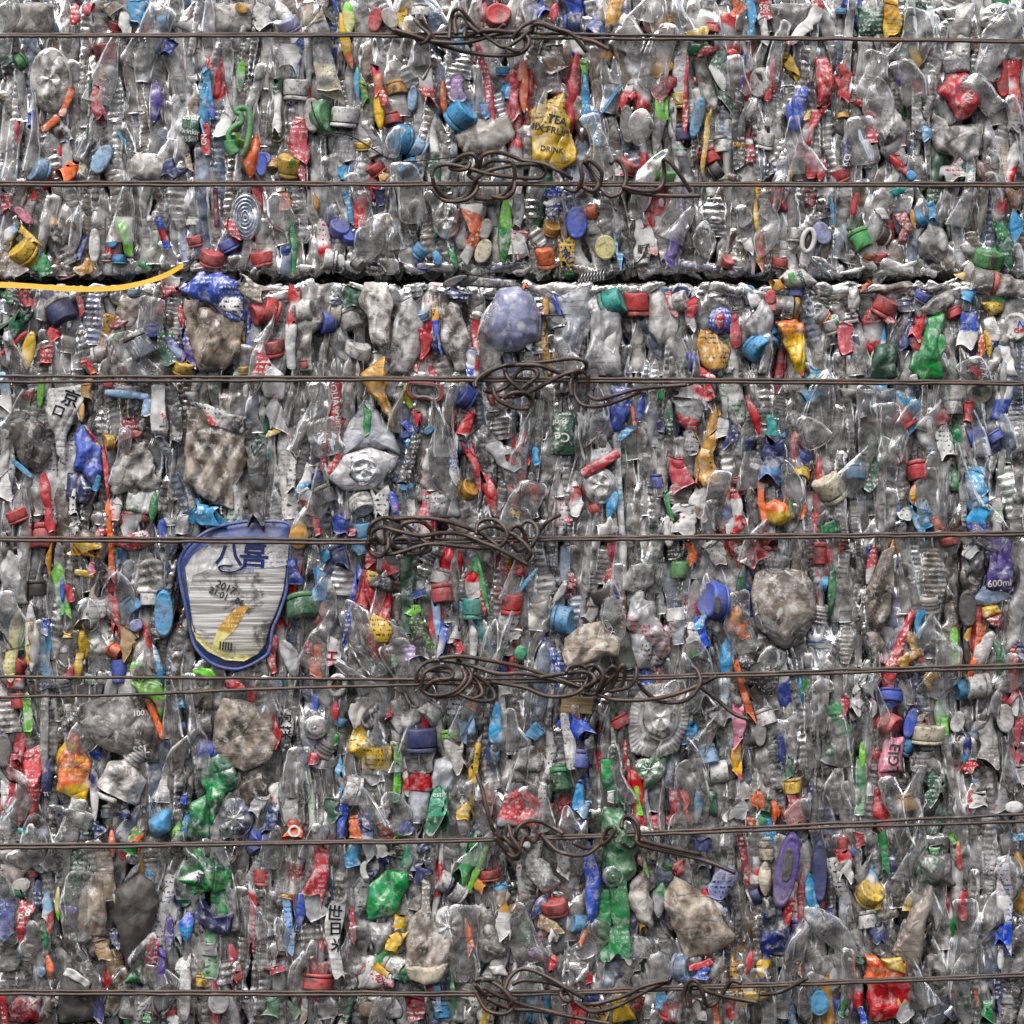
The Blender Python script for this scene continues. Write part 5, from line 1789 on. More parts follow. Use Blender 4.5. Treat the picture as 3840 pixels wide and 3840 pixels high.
p pink 880,1930 920,1680 1055,1670 1050,1930 n=the_pink_label_with_dark_letters txt=E|990|1740|80|-100|dark;LGI|985|1850|80|88|dark
c 1230 1650 240 90 6 cream h=.55 dirt=.8 n=the_grimy_white_flip-top_lid
b 1240 1930 1240 1710 230 haze
f 1340 1640 1320 1380 90 grn2 lime
f 1360 1640 1350 1540 60 lime
o 1430 1640 1470 1480 100 white
b 1640 1700 1620 1560 180 smoke
b 1540 1840 1520 1640 230 smoke
f 1490 1860 1530 1640 60 sky navy
o 1800 1640 1790 1420 130 brite
f 1680 1860 1650 1560 150 clear
f 1880 1700 1900 1560 50 rose
f 700 1500 720 1340 90 white dust
f 720 1440 750 1400 60 white
f 620 1660 540 1420 110 bottlegreen dark
f 600 1560 640 1360 60 rose
b 460 1340 470 1240 220 haze
b 250 1700 240 1240 140 smoke
b 350 1860 370 1460 130 haze
f 340 1330 350 1260 50 green
b 80 1480 60 1250 220 dust
c 60 1530 150 -70 20 white
o 20 1740 30 1540 90 clear
f 180 1900 160 1640 60 blue navy
b 100 1800 130 1600 90 clear
f 530 1860 600 1700 130 dgreen grey
f 870 1300 780 1260 130 silver blue
f 840 1520 850 1380 40 silver rose
f 760 1900 760 1700 50 lime
b 680 1930 670 1600 90 clear
b 800 1930 800 1400 70 clear
f 0 240 120 280 120 dred silver
f 170 440 60 320 180 dark silver
b 1180 1130 1180 900 90 haze
b 1120 1440 1120 1220 130 haze
b 1690 1900 1700 1800 160 clear
f 1570 1900 1500 1860 100 red
f 1890 1860 1860 1740 80 rose
T 2840 0
p red 160,30 300,-40 310,100 280,350 225,530 190,400 n=the_pointed_red_wrapper_at_the_lower_left
f 110 330 130 40 100 rose dred
p rose 0,160 40,180 180,280 170,480 110,500 0,350 c2=white
f 140 460 140 260 60 red white
f 330 300 370 0 90 navy dark txt=TU|345|265|30|0|white
f 315 260 315 140 40 yellow
b 360 470 370 310 150 smoke cap=cream capd=70
p orange 410,30 460,-60 620,-60 660,60 640,330 560,330 420,260 c2=yellow n=the_orange_and_yellow_flame_bottle
b 600 480 500 320 200 clear
f 690 460 680 60 70 navy white
b 830 270 960 20 330 dust T=.024 n=the_dusty_tube_with_a_white_flip_lid
p white 710,240 860,300 850,340 720,290 T=.006 A=.0005 y=-.01 mat=hard on=1 part=flip_lid
b 870 420 830 340 70 white
c 775 400 100 -90 5 haze ringc=white h=1
f 920 440 880 380 70 navy
b 1150 330 1170 40 160 haze
b 960 600 1000 420 120 grn2
f 950 600 1000 520 90 green orange n=the_green_and_orange_label_above_the_sixth_wire
p sky 1070,460 1190,370 1240,380 1240,540 1160,590 1090,560 mat=hard T=.02 A=.0004 name=bottle_cap cat=bottle_cap n=the_light_blue_creased_cap_above_the_sixth_wire look=light_blue_creased_cap
b 1090 600 1080 380 90 brite
f 1270 590 1290 480 60 lime
b 1290 480 1280 150 60 clear ribs=.005
f 1330 560 1350 420 50 sky
f 1330 330 1330 280 50 blue
b 1330 240 1370 20 140 dark
p bottlegreen 1380,330 1510,260 1530,600 1330,600 mat=film c2=dgreen
p dgreen 1450,0 1600,-60 1750,100 1720,220 1640,260 1540,500 1490,300 c2=bottlegreen n=the_dark_green_torn_sheet
b 1620 600 1560 480 180 bottlegreen
d 1700 440 130 150 0 lav petals=8 n=the_lavender_round_bottle_base
p beige 1660,300 1740,100 1900,0 1960,200 1900,340 1780,370
f 1830 430 1900 280 110 silver
c 1860 580 130 60 40 blue h=.7
c 1840 660 130 -60 20 blue
b 480 600 480 470 190 smoke
b 200 600 20 560 120 haze
f 250 580 120 520 60 teal dust
o 260 540 350 560 70 lav
b 640 600 640 480 120 haze
f 730 560 660 490 80 navy silver
f 820 720 800 520 50 orange
p dust 0,680 230,650 290,750 100,930 0,930
f 300 800 360 680 90 silver red
c 230 850 80 -90 0 dred
o 80 960 220 900 110 haze
f 50 980 180 990 60 dgreen silver
p red 100,1180 160,1010 260,1090 220,1180 150,1420 n=the_red_folded_wrapper_at_the_lower_left txt=F|150|1160|60|-10|white;B|210|1120|50|-20|white
f 70 1250 40 1070 110 blue white
f 270 1110 280 880 60 navy
b 250 1500 270 1130 190 dust
p smoke 0,1230 100,1260 160,1480 120,1560 0,1560
f 340 1400 330 1200 40 bottlegreen
f 360 1180 340 1000 80 pale white
f 420 1180 420 930 40 ylw2 lime
f 350 1240 370 1140 40 red
b 430 1060 480 680 120 haze
b 560 940 550 780 60 brown
p beige 560,1250 580,980 680,830 760,850 780,1000 770,1290 650,1300 n=the_dusty_crumpled_pouch_by_the_charcoal_bottle
f 780 1040 740 680 120 beige
f 550 1110 480 1090 50 purple
b 520 1320 500 1000 90 smoke
p dust 640,1450 560,1250 690,1290 790,1310 690,1500
f 760 1470 740 1310 110 tan gold n=the_tan_wax_strip
b 790 1640 780 1360 210 tan mat=film
f 640 1590 470 1290 130 char
p char 430,1640 500,1480 700,1600 680,1930 420,1930 mat=charhard n=the_charcoal_bottle_crossed_by_the_last_wire
p white 470,1560 510,1500 690,1620 660,1670 c2=dark y=-.012 T=.003 on=1 part=label txt=IIIIII|580|1580|60|-30|dark
p char 830,960 1020,830 1110,900 1160,1060 1060,1350 930,1560 860,1280 820,1180 mat=charhard T=.013 A=.003 n=the_big_charcoal_faceted_bottle
p haze 860,950 960,800 1020,760 1010,830
b 950 780 960 700 120 clear
f 870 1130 840 980 60 white pale
f 820 1240 830 1380 60 navy
c 1090 850 90 40 20 sky
f 930 690 960 640 110 green lime
b 1100 740 1090 640 120 clear
f 1070 1630 1110 1260 90 red white
f 1210 1400 1220 1130 70 purple silver
f 1150 1640 1170 1440 60 purple
f 1290 1380 1280 1130 50 silver
p bottlegreen 890,1640 1020,1440 1060,1640 mat=film
p green 1290,790 1440,650 1530,740 1680,800 1700,950 1400,1000 c2=dgreen n=the_green_crumpled_wrapper_below_the_sixth_wire
p white 1265,880 1430,810 1520,810 1520,970 1400,920 c2=green y=-.006 T=.004 txt=清|1470|880|70|-10|dark
p bottlegreen 1530,900 1690,900 1700,1120 1600,1200 1520,1050 mat=film c2=silver
p navy 1400,1150 1450,980 1560,1150 1690,1130 1670,1290 1540,1270 c2=silver n=the_navy_crumpled_wrapper
f 1350 1340 1360 1110 100 sky blue
b 1500 1600 1530 1250 130 bottlegreen n=the_green_bottle_with_a_yellow_cap
c 1465 1630 125 -95 5 yellow h=.7
f 1340 1080 1320 1000 80 char dgreen
b 1390 1440 1400 1340 140 haze
f 1310 1660 1330 1470 110 white
o 1340 1930 1340 1500 90 white
o 1590 1690 1580 1860 160 white n=the_white_oval_cap_under_the_last_wire
b 1620 1650 1610 1480 150 haze
f 1700 1500 1680 1340 60 rose white
f 1700 1640 1720 1540 60 dred
f 1850 1300 1820 930 60 red white
b 1890 1600 1880 1080 120 dust
b 1750 1400 1780 1000 90 haze
b 1740 1050 1750 660 110 dust
c 1890 880 120 80 10 red
c 1120 1860 60 0 0 red
f 1070 1910 1080 1850 60 green
c 1240 1860 80 90 0 red
f 1250 1930 1240 1880 90 white
p dred 50,1830 120,1740 290,1740 310,1930 60,1930 c2=grey
f 30 1930 20 1720 50 red
f 720 1890 710 1740 70 navy purple
b 900 1900 920 1740 150 dust
b 1020 1880 1030 1740 110 grn2
f 380 1620 350 1420 60 orange brown
o 280 1590 320 1520 80 pale
b 1180 1900 1200 1740 70 amber
b 1500 1930 1480 1770 130 haze
b 1830 1910 1810 1750 110 smoke
T 2840 960
f 260 490 280 310 110 white dgreen
f 270 590 270 475 105 orange red txt=O|280|535|90|0|white n=the_small_orange_square_with_a_white_ring
f 110 560 130 360 100 navy sky
f 60 600 20 540 90 blue
b 300 300 250 130 170 dust
f 410 450 380 140 50 white lime
b 520 380 510 140 120 smoke
f 590 450 540 300 110 dgreen smoke
f 640 320 600 60 60 sky clear
f 620 580 640 300 60 blue
c 690 240 220 165 12 white h=.55 n=the_tall_white_cap_left_of_the_green_strip
b 860 200 760 -40 130 haze
f 730 580 730 440 110 orange haze
b 760 560 770 260 120 haze
f 830 760 800 480 110 navy silver n=the_navy_wrapper_with_a_barcode
f 840 700 850 520 60 silver navy
f 930 480 910 350 90 white rose
f 940 590 940 490 120 dred red
f 900 720 920 610 90 white
f 1020 290 1040 20 60 bottlegreen lime
b 1010 500 1010 290 140 grn2
f 1090 270 1080 100 40 white red
f 1080 560 1070 460 90 blue silver
f 1010 600 1000 520 60 lime
b 1160 480 1180 20 190 brite
p haze 1260,240 1300,0 1480,0 1430,240 1380,260
f 1310 520 1350 250 150 mint dgreen n=the_green_label_with_woven_pattern txt=estl|1320|265|40|0|white
c 1510 250 90 90 0 smoke ringc=pale
b 1510 340 1510 260 90 smoke ribs=.007
f 1520 480 1590 0 50 yellow dark
f 1510 560 1480 380 70 white grey
f 1500 440 1540 340 90 yellow
p red 1740,440 1800,280 1930,210 1930,500 1750,500 c2=silver n=the_red_and_silver_scuffed_bottle_beside_the_sixth_knot
b 1840 280 1860 20 150 dust
b 1680 470 1650 60 90 dark
f 1680 330 1640 210 90 orange smoke
b 1640 560 1600 440 180 haze
f 440 970 470 660 130 red silver n=the_red_scuffed_wrapper_under_the_sixth_wire
f 700 790 710 640 90 sky
c 710 740 95 -90 0 sky h=.6
o 790 750 800 890 85 white n=the_small_white_ribbed_plug
b 720 900 720 780 110 bluec
p mint 810,930 950,810 1100,830 1100,950 1000,1150 810,1180 c2=bottlegreen n=the_big_mint_green_crumpled_bag
p mint 1040,800 1080,610 1140,770 1100,850 mat=film
p mint 990,1000 1050,1000 990,1210 980,1150 T=.004
p silver 820,1190 980,1190 1000,1260 880,1440 830,1330 n=the_grey_sheet_under_the_mint_bag
f 900 780 930 720 60 navy smoke
f 990 730 1000 650 70 char
b 1210 690 1180 640 140 navy mat=film
f 1240 800 1150 860 110 navy
f 1180 890 1190 860 130 white
b 1140 1110 1170 900 140 dust
b 1360 790 1360 640 100 haze ribs=.009
b 1480 760 1460 640 120 brite
f 1470 880 1580 640 110 green smoke
f 1560 920 1650 700 50 lime
f 1640 960 1560 890 80 gold orange
c 1685 860 170 95 0 red h=.5
c 1370 905 150 155 10 white h=.65 ringc=navy n=the_upper_of_two_white_caps_in_a_row
c 1465 980 160 150 10 white h=.65 n=the_lower_of_two_white_caps_in_a_row
b 1700 1300 1560 1060 190 dust
b 1560 1100 1500 1020 130 bluec
p dust 1560,1400 1580,1180 1680,1100 1790,1250 1830,1440 1680,1500 1560,1480
f 1560 1400 1530 1190 45 orange n=the_small_orange_stick
d 1390 1225 110 150 0 haze petals=8
p dust 1080,1330 1110,1180 1180,1100 1250,1120 1420,1290 1450,1420 1380,1580 1240,1640 1090,1540 n=the_big_dusty_pear-shaped_bottle
p cream 1075,1500 1240,1510 1400,1480 1330,1620 1220,1645 1110,1590 T=.004 y=-.012 mat=hard on=1 part=rounded_end
f 1230 1300 1230 880 60 dust
b 1290 1000 1280 640 60 haze
f 960 1390 1050 1270 110 yellow dark n=the_twisted_yellow_wrapper
f 1030 1230 1040 1150 70 yellow
f 880 1480 1000 1390 130 bottlegreen gold
f 870 1520 930 1570 60 yellow gold
c 1010 1500 150 -25 20 white h=1 n=the_white_cap_beside_the_pear-shaped_bottle
c 790 1370 110 -170 0 char ringc=white h=1
p white 735,1600 760,1450 850,1440 900,1550 1000,1590 1010,1680 740,1680 c2=rose n=the_white_crumpled_bag_with_red_print txt=百|900|1600|50|10|dred;卡|930|1650|46|5|dred
p white 800,1740 1000,1720 1080,1830 1060,1900 950,1900 c2=silver
f 740 1600 830 1450 60 orange red
f 590 1570 570 1060 110 white silver txt=世|570|1130|90|-5|black;日|580|1240|80|0|black;米|600|1360|80|-5|black n=the_white_strip_with_brush_characters
b 420 1480 400 1160 200 haze
f 440 1160 430 990 150 white silver
c 445 1630 230 -92 5 red h=.5 n=the_wide_flat_red_cap_above_the_last_wire
b 440 1590 420 1470 200 rose
f 240 1360 230 1030 70 pale blue
f 225 1020 230 985 80 gold
f 320 1250 330 970 60 blue
b 230 960 240 660 110 haze
f 180 1460 190 1270 80 white rose
f 160 1560 150 1510 110 rose
b 60 1320 60 940 150 dust T=.014 look=dusty_ribbed_bottle_with_red_neck ribs=.013
c 40 880 120 85 0 red h=1
b 80 1620 60 1330 120 haze
b 260 1620 250 1460 100 brite
b 680 1280 650 960 90 clear
f 700 1320 700 1100 40 rose
b 610 960 570 740 90 haze
b 740 1200 720 940 70 smoke
f 1770 1300 1830 1070 120 gold white n=the_golden_juice_label
f 1790 1070 1770 920 100 sky dust
b 1790 940 1760 640 90 clear
p white 1670,1520 1800,1500 1840,1590 1720,1590 c2=orange
b 1060 1700 1250 1740 140 dgreen
f 1160 1880 1160 1760 130 dred
f 1050 1620 1120 1570 110 dgreen bottlegreen
c 1340 1850 130 -85 15 sky h=.9
f 1320 1830 1300 1660 70 sky
f 1280 1760 1260 1650 50 dred navy
f 1430 1900 1420 1560 40 green dgreen
b 1540 1900 1530 1740 200 dust
f 1670 1930 1680 1830 60 yellow
b 500 1900 480 1740 200 haze
b 620 1880 610 1740 110 smoke
f 120 1880 110 1740 110 grn2 mint
f 300 1900 270 1740 80 grn2
f 350 1900 360 1740 60 white dust
o 740 1830 900 1820 110 wood
b 1890 1500 1870 1280 110 haze
b 1900 1150 1870 900 60 bottlegreen
T 2840 1920
p dust 0,130 100,-50 240,60 300,140 280,240 0,200
p red 0,500 0,230 110,220 200,290 240,400 200,520 c2=silver n=the_bright_red_scuffed_label_under_the_dusty_bottle
c 270 390 110 0 10 red h=.6
c 345 165 150 -85 15 bottlegreen h=1.1 n=the_green_ribbed_cap_standing_upside_down
b 380 470 380 280 110 rose
f 480 380 500 180 80 sky blue
f 510 430 540 320 70 pale white
f 490 520 480 450 60 blue yellow
b 590 480 580 240 110 haze
f 720 330 690 0 110 dgreen bottlegreen n=the_dark_green_strip_with_a_small_blue_stamp
f 713 320 710 245 52 white blue y=-.01 on=1 txt=S|712|282|60|10|blue
b 800 420 780 150 60 smoke
f 850 200 840 10 20 white red
b 860 420 870 190 100 haze
p bottlegreen 940,60 1000,-20 1110,0 1110,110 1030,210 950,240 mat=clear n=the_green_clear_bottle_with_a_moulded_nub
f 920 400 900 160 40 green lime
b 1020 400 1060 190 180 brite
f 1180 460 1170 220 80 dred clear
p red 1200,230 1280,250 1300,320 1260,400 1310,470 1280,510 1230,400 1240,290 mat=hard T=.006 A=.0004 name=hook_handle cat=handle n=the_red_hook-shaped_handle
b 1180 500 1190 420 110 rose
f 1340 480 1350 220 60 sky silver
p dgreen 1360,230 1500,230 1490,440 1380,430 c2=bottlegreen
c 1480 120 170 10 0 white h=1.1
b 1550 320 1530 200 80 white
b 1680 310 1660 180 130 dust
f 1640 130 1630 0 60 red yellow
b 1290 340 1270 30 140 haze
b 1880 300 1860 40 150 smoke
f 1760 360 1780 250 60 orange mint
f 1740 500 1720 430 60 orange
c 1830 460 90 60 20 mint
f 1900 460 1900 310 40 orange
f 1690 430 1600 360 150 silver
b 960 520 1080 460 140 rose
f 580 1200 570 600 120 blue silver n=the_long_blue_woven_strip
p bottlegreen 640,480 670,350 800,370 830,500 920,640 900,840 820,940 700,1000 650,900 mat=clear n=the_big_green_clear_bottle_across_the_sixth_wire T=.02
d 730 850 75 85 0 bottlegreen petals=0 y=-.012
f 690 1480 680 950 110 bottlegreen silver
f 800 1400 780 950 150 bottlegreen silver n=the_lower_half_of_the_green_scuffed_bottle
f 840 1460 820 1340 90 navy silver
b 700 1620 720 1440 160 bottlegreen
p silver 80,760 120,690 220,730 370,910 230,1000 160,940 c2=white name=torn_tag cat=tag n=the_white_torn_tag_hanging_from_the_knot
p white 60,650 110,590 180,650 120,690 T=.004
f 130 1160 250 1000 90 navy white
c 305 1090 190 100 20 red h=.6 n=the_red_cap_below_the_white_torn_tag
f 200 1180 340 1280 90 tan
f 290 1330 300 1240 80 white
f 280 1560 300 1450 40 red
p dgreen 30,1220 90,1140 160,1180 160,1400 60,1390 c2=gold
b 80 1480 60 1310 130 haze
f 140 1450 170 1400 50 lilac
b 400 1340 400 950 160 clear
f 370 840 380 700 90 white grey
b 430 960 430 620 110 haze
c 490 1210 130 170 20 sky h=.8 n=the_sky_blue_cap_beside_the_long_blue_strip
b 500 1560 560 1330 190 haze
f 500 1340 540 1240 40 orange
b 360 1560 360 1400 130 haze
p haze 560,1480 440,1640 560,1660 c2=rose
f 560 1640 540 1560 60 red
p dust 830,1020 880,880 960,800 1030,960 1010,1280 930,1200 860,1100 c2=gold n=the_tan_and_gold_peeling_pouch
f 950 1230 950 870 50 gold tan
f 980 840 920 660 40 lime
f 930 780 920 700 40 dred
f 1060 1160 1080 900 90 bottlegreen silver
c 1130 800 90 60 10 green
f 1190 820 1260 760 80 red char
b 1100 1400 1090 1180 110 haze
p beige 1110,1050 1120,960 1190,840 1320,950 1430,1040 1600,1300 1600,1340 1420,1430 1280,1450 1190,1290 size=.1 T=.016 n=the_big_brown-grey_torn_sheet
b 960 1460 980 1300 160 clear
f 1400 800 1380 590 130 char navy
b 1330 940 1360 840 90 haze
f 1470 1000 1600 820 150 lav navy
f 1430 1000 1380 970 60 red white
f 1540 1150 1420 1010 60 white
b 1560 820 1540 620 120 smoke
c 1760 1000 150 20 10 navy ringc=white
c 1740 900 150 80 40 brite
f 1700 860 1660 620 50 dred
c 1840 690 110 -90 0 cream h=1 n=the_cream_plug_left_of_the_purple_lid
f 1860 1000 1820 760 90 cream tan
p navy 1790,1050 1830,1010 1930,1060 1930,1430 1850,1420
b 1680 1340 1640 1060 110 haze
b 1740 1200 1720 1040 90 haze
f 1490 1080 1500 1120 100 navy lav
c 1230 1520 190 0 25 bluec h=.6 n=the_pale_blue_round_cap_end_near_the_last_wire
b 970 1560 1200 1520 160 brite
f 1310 1520 1420 1480 60 red
f 1370 1600 1370 1520 110 blue
b 1650 1500 1600 1400 110 haze
f 1690 1580 1720 1390 60 dred rose n=the_dark_red_ribbon_near_the_last_wire
f 1800 1640 1830 1480 90 yellow navy
p yellow 1620,1700 1860,1680 1860,1750 1640,1830 c2=dark n=the_yellow_and_black_wrapper_below_the_last_wire
p yellow 720,1760 780,1710 860,1790 910,1910 740,1930 c2=dark n=the_yellow_crumpled_wrapper_at_the_bottom
f 680 1880 560 1720 120 gold navy txt=FIZZ|620|1820|50|-60|navy
f 480 1920 460 1780 110 red white
p sky 80,1920 110,1660 280,1720 270,1880 160,1930 c2=silver n=the_light_blue_crumpled_wrapper_at_the_bottom
f 120 1600 200 1560 110 orange dgreen
f 130 1660 110 1600 60 teal
b 380 1800 330 1660 90 smoke
b 990 1900 990 1720 100 brite
c 1150 1840 150 75 10 red h=.9 n=the_red_cap_at_the_bottom_edge
f 1080 1820 1090 1720 90 sky
f 1370 1900 1320 1780 70 white red
f 1580 1900 1570 1760 60 red white
f 1480 1910 1470 1800 50 orange
b 1250 1920 1240 1820 110 haze
f 910 1820 940 1740 60 dred
b 1860 1900 1880 1720 110 smoke
b 1420 1820 1400 1740 90 smoke
f 1550 1740 1560 1700 110 white
b 880 1560 860 1360 130 haze
T 2840 2840
f 230 150 225 0 50 dgreen
c 260 210 125 -85 5 yellow h=.9 n=the_yellow_cap_below_a_dark_green_neck
b 180 220 170 140 80 grey
b 60 300 60 60 130 smoke
f 30 380 10 240 60 orange silver
f 140 460 150 340 60 orange
f 60 400 80 300 60 dgreen
c 40 470 90 60 20 mint
f 240 460 270 290 120 rose haze
b 440 380 440 100 130 brite
b 600 420 620 140 170 haze
f 370 440 390 160 40 navy
b 740 420 760 0 90 bottlegreen n=the_narrow_green_bottle_left_of_the_pink_label
p pink 885,120 890,-40 1050,-40 1030,120 930,200
b 1000 300 950 190 110 brite
c 1085 330 145 -78 8 gold dirt=.6 h=.9 n=the_golden_cap_below_the_pink_label
b 1070 240 1060 110 110 char
f 970 400 940 280 50 dgreen
b 1290 180 1290 0 200 haze
f 1280 330 1290 120 140 dgreen
b 1190 400 1180 60 110 clear
b 1470 400 1450 70 180 haze
f 1540 400 1550 220 40 red
c 1590 180 70 90 0 bluec
f 1600 360 1600 260 110 white
f 1530 120 1520 20 60 red
f 1760 400 1760 200 90 silver red
o 1790 360 1930 360 90 white
f 1900 200 1900 60 110 white
b 820 280 820 180 80 white
b 860 440 880 250 90 smoke
c 60 650 120 -90 5 white h=1.2
f 60 1000 50 750 90 cream tan
o 150 1090 255 530 165 purple y=-.008 n=the_purple_oval_lid look=large_purple_oval_lid_standing_on_edge T=.012
o 190 900 230 640 80 dark y=-.017 T=.004 on=1
p dark 30,1420 40,1010 110,1000 210,1150 290,1440 150,1440 c2=navy n=the_dark_folded_bottle_below_the_purple_lid
f 220 1180 240 980 70 red white
c 290 1240 100 -90 5 purple h=1.2 n=the_purple_cap_below_the_purple_lid
b 310 1100 300 830 90 smoke
f 400 1140 400 880 90 sky
f 370 1060 390 900 40 sky
o 450 1060 450 600 110 navy
b 530 1060 540 560 110 dark
c 622 640 90 90 0 red h=1.4 look=dark-topped_red_and_white_cap
f 640 760 620 680 110 red
f 640 880 630 760 120 white n=the_red_and_white_block
f 740 640 730 550 60 red
c 710 690 90 60 10 blue
p haze 690,880 850,680 840,780 760,950
c 815 990 200 60 45 yellow h=.6 n=the_yellow_cap_with_a_smooth_face
f 870 1100 890 1000 40 yellow gold
c 810 1180 130 -85 10 white h=1 n=the_white_cap_below_the_yellow_one
b 980 1180 960 1110 160 beige
f 890 1330 860 1220 110 navy black
f 900 1420 860 1360 110 black
b 1010 900 1000 760 150 dark
b 960 560 1020 510 110 white shape=bottle
b 1020 620 1020 540 110 haze
f 930 800 910 560 60 bottlegreen
f 980 870 980 700 60 navy white
b 1020 1100 1000 880 200 smoke
f 1080 1100 1110 1010 60 yellow
p dgreen 1110,830 1150,700 1400,700 1440,930 1300,940 1170,920 c2=smoke n=the_broad_teal-green_bottle_at_the_right
f 1240 680 1320 690 60 green white
b 1290 640 1280 560 230 smoke
p dust 960,1420 1060,1230 1130,1040 1290,820 1300,880 1270,1060 1220,1200 1200,1400 1160,1550 1090,1500 T=.012 size=.08 n=the_pale_work_glove name=work_glove cat=glove look=dirty_pale_work_glove_pointing_up mat=cloth A=.003
o 1180 1320 1210 1270 60 dust
b 1350 1400 1320 1060 150 haze
b 1320 1560 1310 1400 150 haze
b 1520 1560 1500 1250 270 haze
b 1430 1220 1400 980 160 rose
f 1490 1180 1490 960 60 red
b 1560 1200 1560 960 110 clear
b 1600 960 1580 520 150 haze
f 1470 830 1460 600 40 red yellow
f 1430 620 1400 560 40 lime
f 1780 1400 1790 700 110 white blue n=the_tall_scuffed_white_strip_at_the_right_edge
b 1710 1260 1700 1180 110 white
f 1890 600 1880 540 90 sky
b 1860 700 1880 600 110 haze
b 1880 900 1860 720 110 beige
b 1900 1200 1890 900 70 haze
f 1830 1460 1800 1340 60 navy
b 1680 1500 1680 1240 110 haze ribs=.006
o 1760 1540 1770 1380 50 white
b 1870 1520 1850 1410 150 haze
b 430 1440 430 1160 170 haze
b 380 1520 540 1500 150 haze
b 560 1500 720 1500 130 brite
b 200 1510 160 1430 130 haze
f 310 1600 300 1480 30 tan
b 700 1440 720 1210 120 haze
b 620 1330 650 900 90 clear
f 540 1180 520 1100 90 navy
p orange 770,1600 790,1400 870,1430 960,1500 1060,1500 1110,1700 1080,1880 840,1930 c2=red n=the_big_red-orange_bag_crossed_by_the_last_wire
p yellow 880,1450 1040,1440 1070,1570 950,1530 c2=orange y=-.008 T=.004
f 1070 1900 1060 1740 110 silver gold
f 740 1500 730 1440 60 dgreen
o 370 1780 520 1780 190 sky n=the_light_blue_flattened_cap_at_the_bottom
b 430 1700 420 1620 140 bluec
f 590 1860 620 1760 60 green
c 650 1850 80 60 0 white
b 610 1900 640 1860 110 white
f 770 1930 750 1820 60 blue
f 90 1640 20 1640 110 yellow navy
f 20 1700 60 1740 90 yellow dark
f 20 1600 20 1480 60 yellow
b 180 1900 200 1700 180 dust
b 280 1860 310 1680 130 haze
b 1320 1880 1240 1680 140 smoke
b 1460 1600 1480 1720 180 brite
b 1360 1740 1330 1680 120 haze
c 1420 1750 70 0 0 orange
b 1400 1900 1500 1780 110 lav ribs=.005
f 1740 1820 1740 1600 50 navy
b 1820 1900 1820 1600 150 haze ribs=.007
b 1560 1860 1580 1680 80 dust
f 1600 1800 1580 1680 30 orange
f 1660 1930 1660 1780 90 bottlegreen
b 1700 1900 1760 1780 90 haze
"""
# ------------------------------------------------------------------ read the survey of the bale faces
TS = 1000 / 1932
EXTRA = {}
def special_mat(m, c, c2):
    if m == 'film': return m_film(c, c2)
    if m == 'hard': return m_hard(c)
    if m == 'clear': return m_clear(c, .72)
    if m == 'clearteal': return m_clear('teal', .7)
    if m == 'tube': return m_hard('tubegreen', .5)
    if m == 'charhard': return m_hard('char', .35)
    if m == 'cloth': return m_film('dust', None, .1)
PAL['tubegreen'] = hexc('26362a')
def build(text):
    ox = oy = 0
    for ln in text.strip().splitlines():
        tk = ln.split(); k = tk[0]
        if k == 'T': oy, ox = int(tk[1]), int(tk[2]); continue
        kw = {}; pos = []
        for t in tk[1:]:
            if '=' in t:
                a, b = t.split('=', 1); kw[a] = b
            else: pos.append(t)
        X = lambda v: ox + float(v) * TS
        Y = lambda v: oy + float(v) * TS
        D = lambda v: float(v) * TS
        o = {}
        for a, b in kw.items():
            if a in ('h', 'sq', 'ring', 'y', 'T', 'A', 'size', 'ribs', 'bend', 'dirt', 'neck', 'dome'): o[a] = float(b)
            elif a in ('petals', 'rings', 'quilt', 'flute', 'keep', 'on'): o[a] = int(b)
            elif a == 'n': o['anchor'] = b.replace('_', ' ')
            elif a in ('look', 'cat'): o[a] = b.replace('_', ' ')
            elif a == 'capd': o[a] = D(b)
            elif a in ('cap', 'ringc', 'name', 'shape', 'part'): o[a] = b
            elif a == 'mat': o['matname'] = b
        if 'txt' in kw:
            qs = []
            for q in kw['txt'].split(';'):
                s_, x_, y_, sz, rt, tc = q.split('|')
                if k == 'c': x_, y_ = D(x_), D(y_)
                else: x_, y_ = X(x_), Y(y_)
                qs.append(f"{s_.replace('_', ' ')}|{x_}|{y_}|{D(sz)}|{rt}|{tc}")
            o['txt'] = ';'.join(qs)
        if k == 'p':
            pts = [(X(p.split(',')[0]), Y(p.split(',')[1])) for p in pos[1:]]
            m = special_mat(kw['mat'], pos[0], kw.get('c2')) if 'mat' in kw else None
            add_poly(pos[0], pts, c2=kw.get('c2'), mat=m, **o); continue
        if k == 'c':
            x, y, d, rot, tilt, c = pos; add_cap(X(x), Y(y), D(d), float(rot), float(tilt), c, **o); continue
        if k == 'd':
            x, y, rx, ry, rot, c = pos; add_disc(X(x), Y(y), D(rx), D(ry), float(rot), c, **o); continue
        x0, y0, x1, y1, w, c = pos[:6]; a = (X(x0), Y(y0), X(x1), Y(y1), D(w), c)
        if k == 'b':
            if 'mat' in kw: o['mat'] = special_mat(kw['mat'], c, None)
            add_bottle(*a, **o)
        elif k == 'f': add_film(*a, pos[6] if len(pos) > 6 else None, **o)
        elif k == 'o': add_oval(*a, **o)
build(DATA)

# ------------------------------------------------------------------ single pieces that need their own construction
def TP(ty, tx, pts): return [(tx + x * TS, ty + y * TS) for x, y in pts]
def P3(pts, y): return [(*W(x, Y_)[:1], yy, W(x, Y_)[1]) for (x, Y_), yy in zip(pts, y if hasattr(y, '__len__') else [y] * len(pts))]
def empty(name, X, Y, y=0.):
    o = bpy.data.objects.new(name, None); COL.objects.link(o); x, z = W(X, Y); o.location = (x, y, z); o.empty_display_size = .02; return o
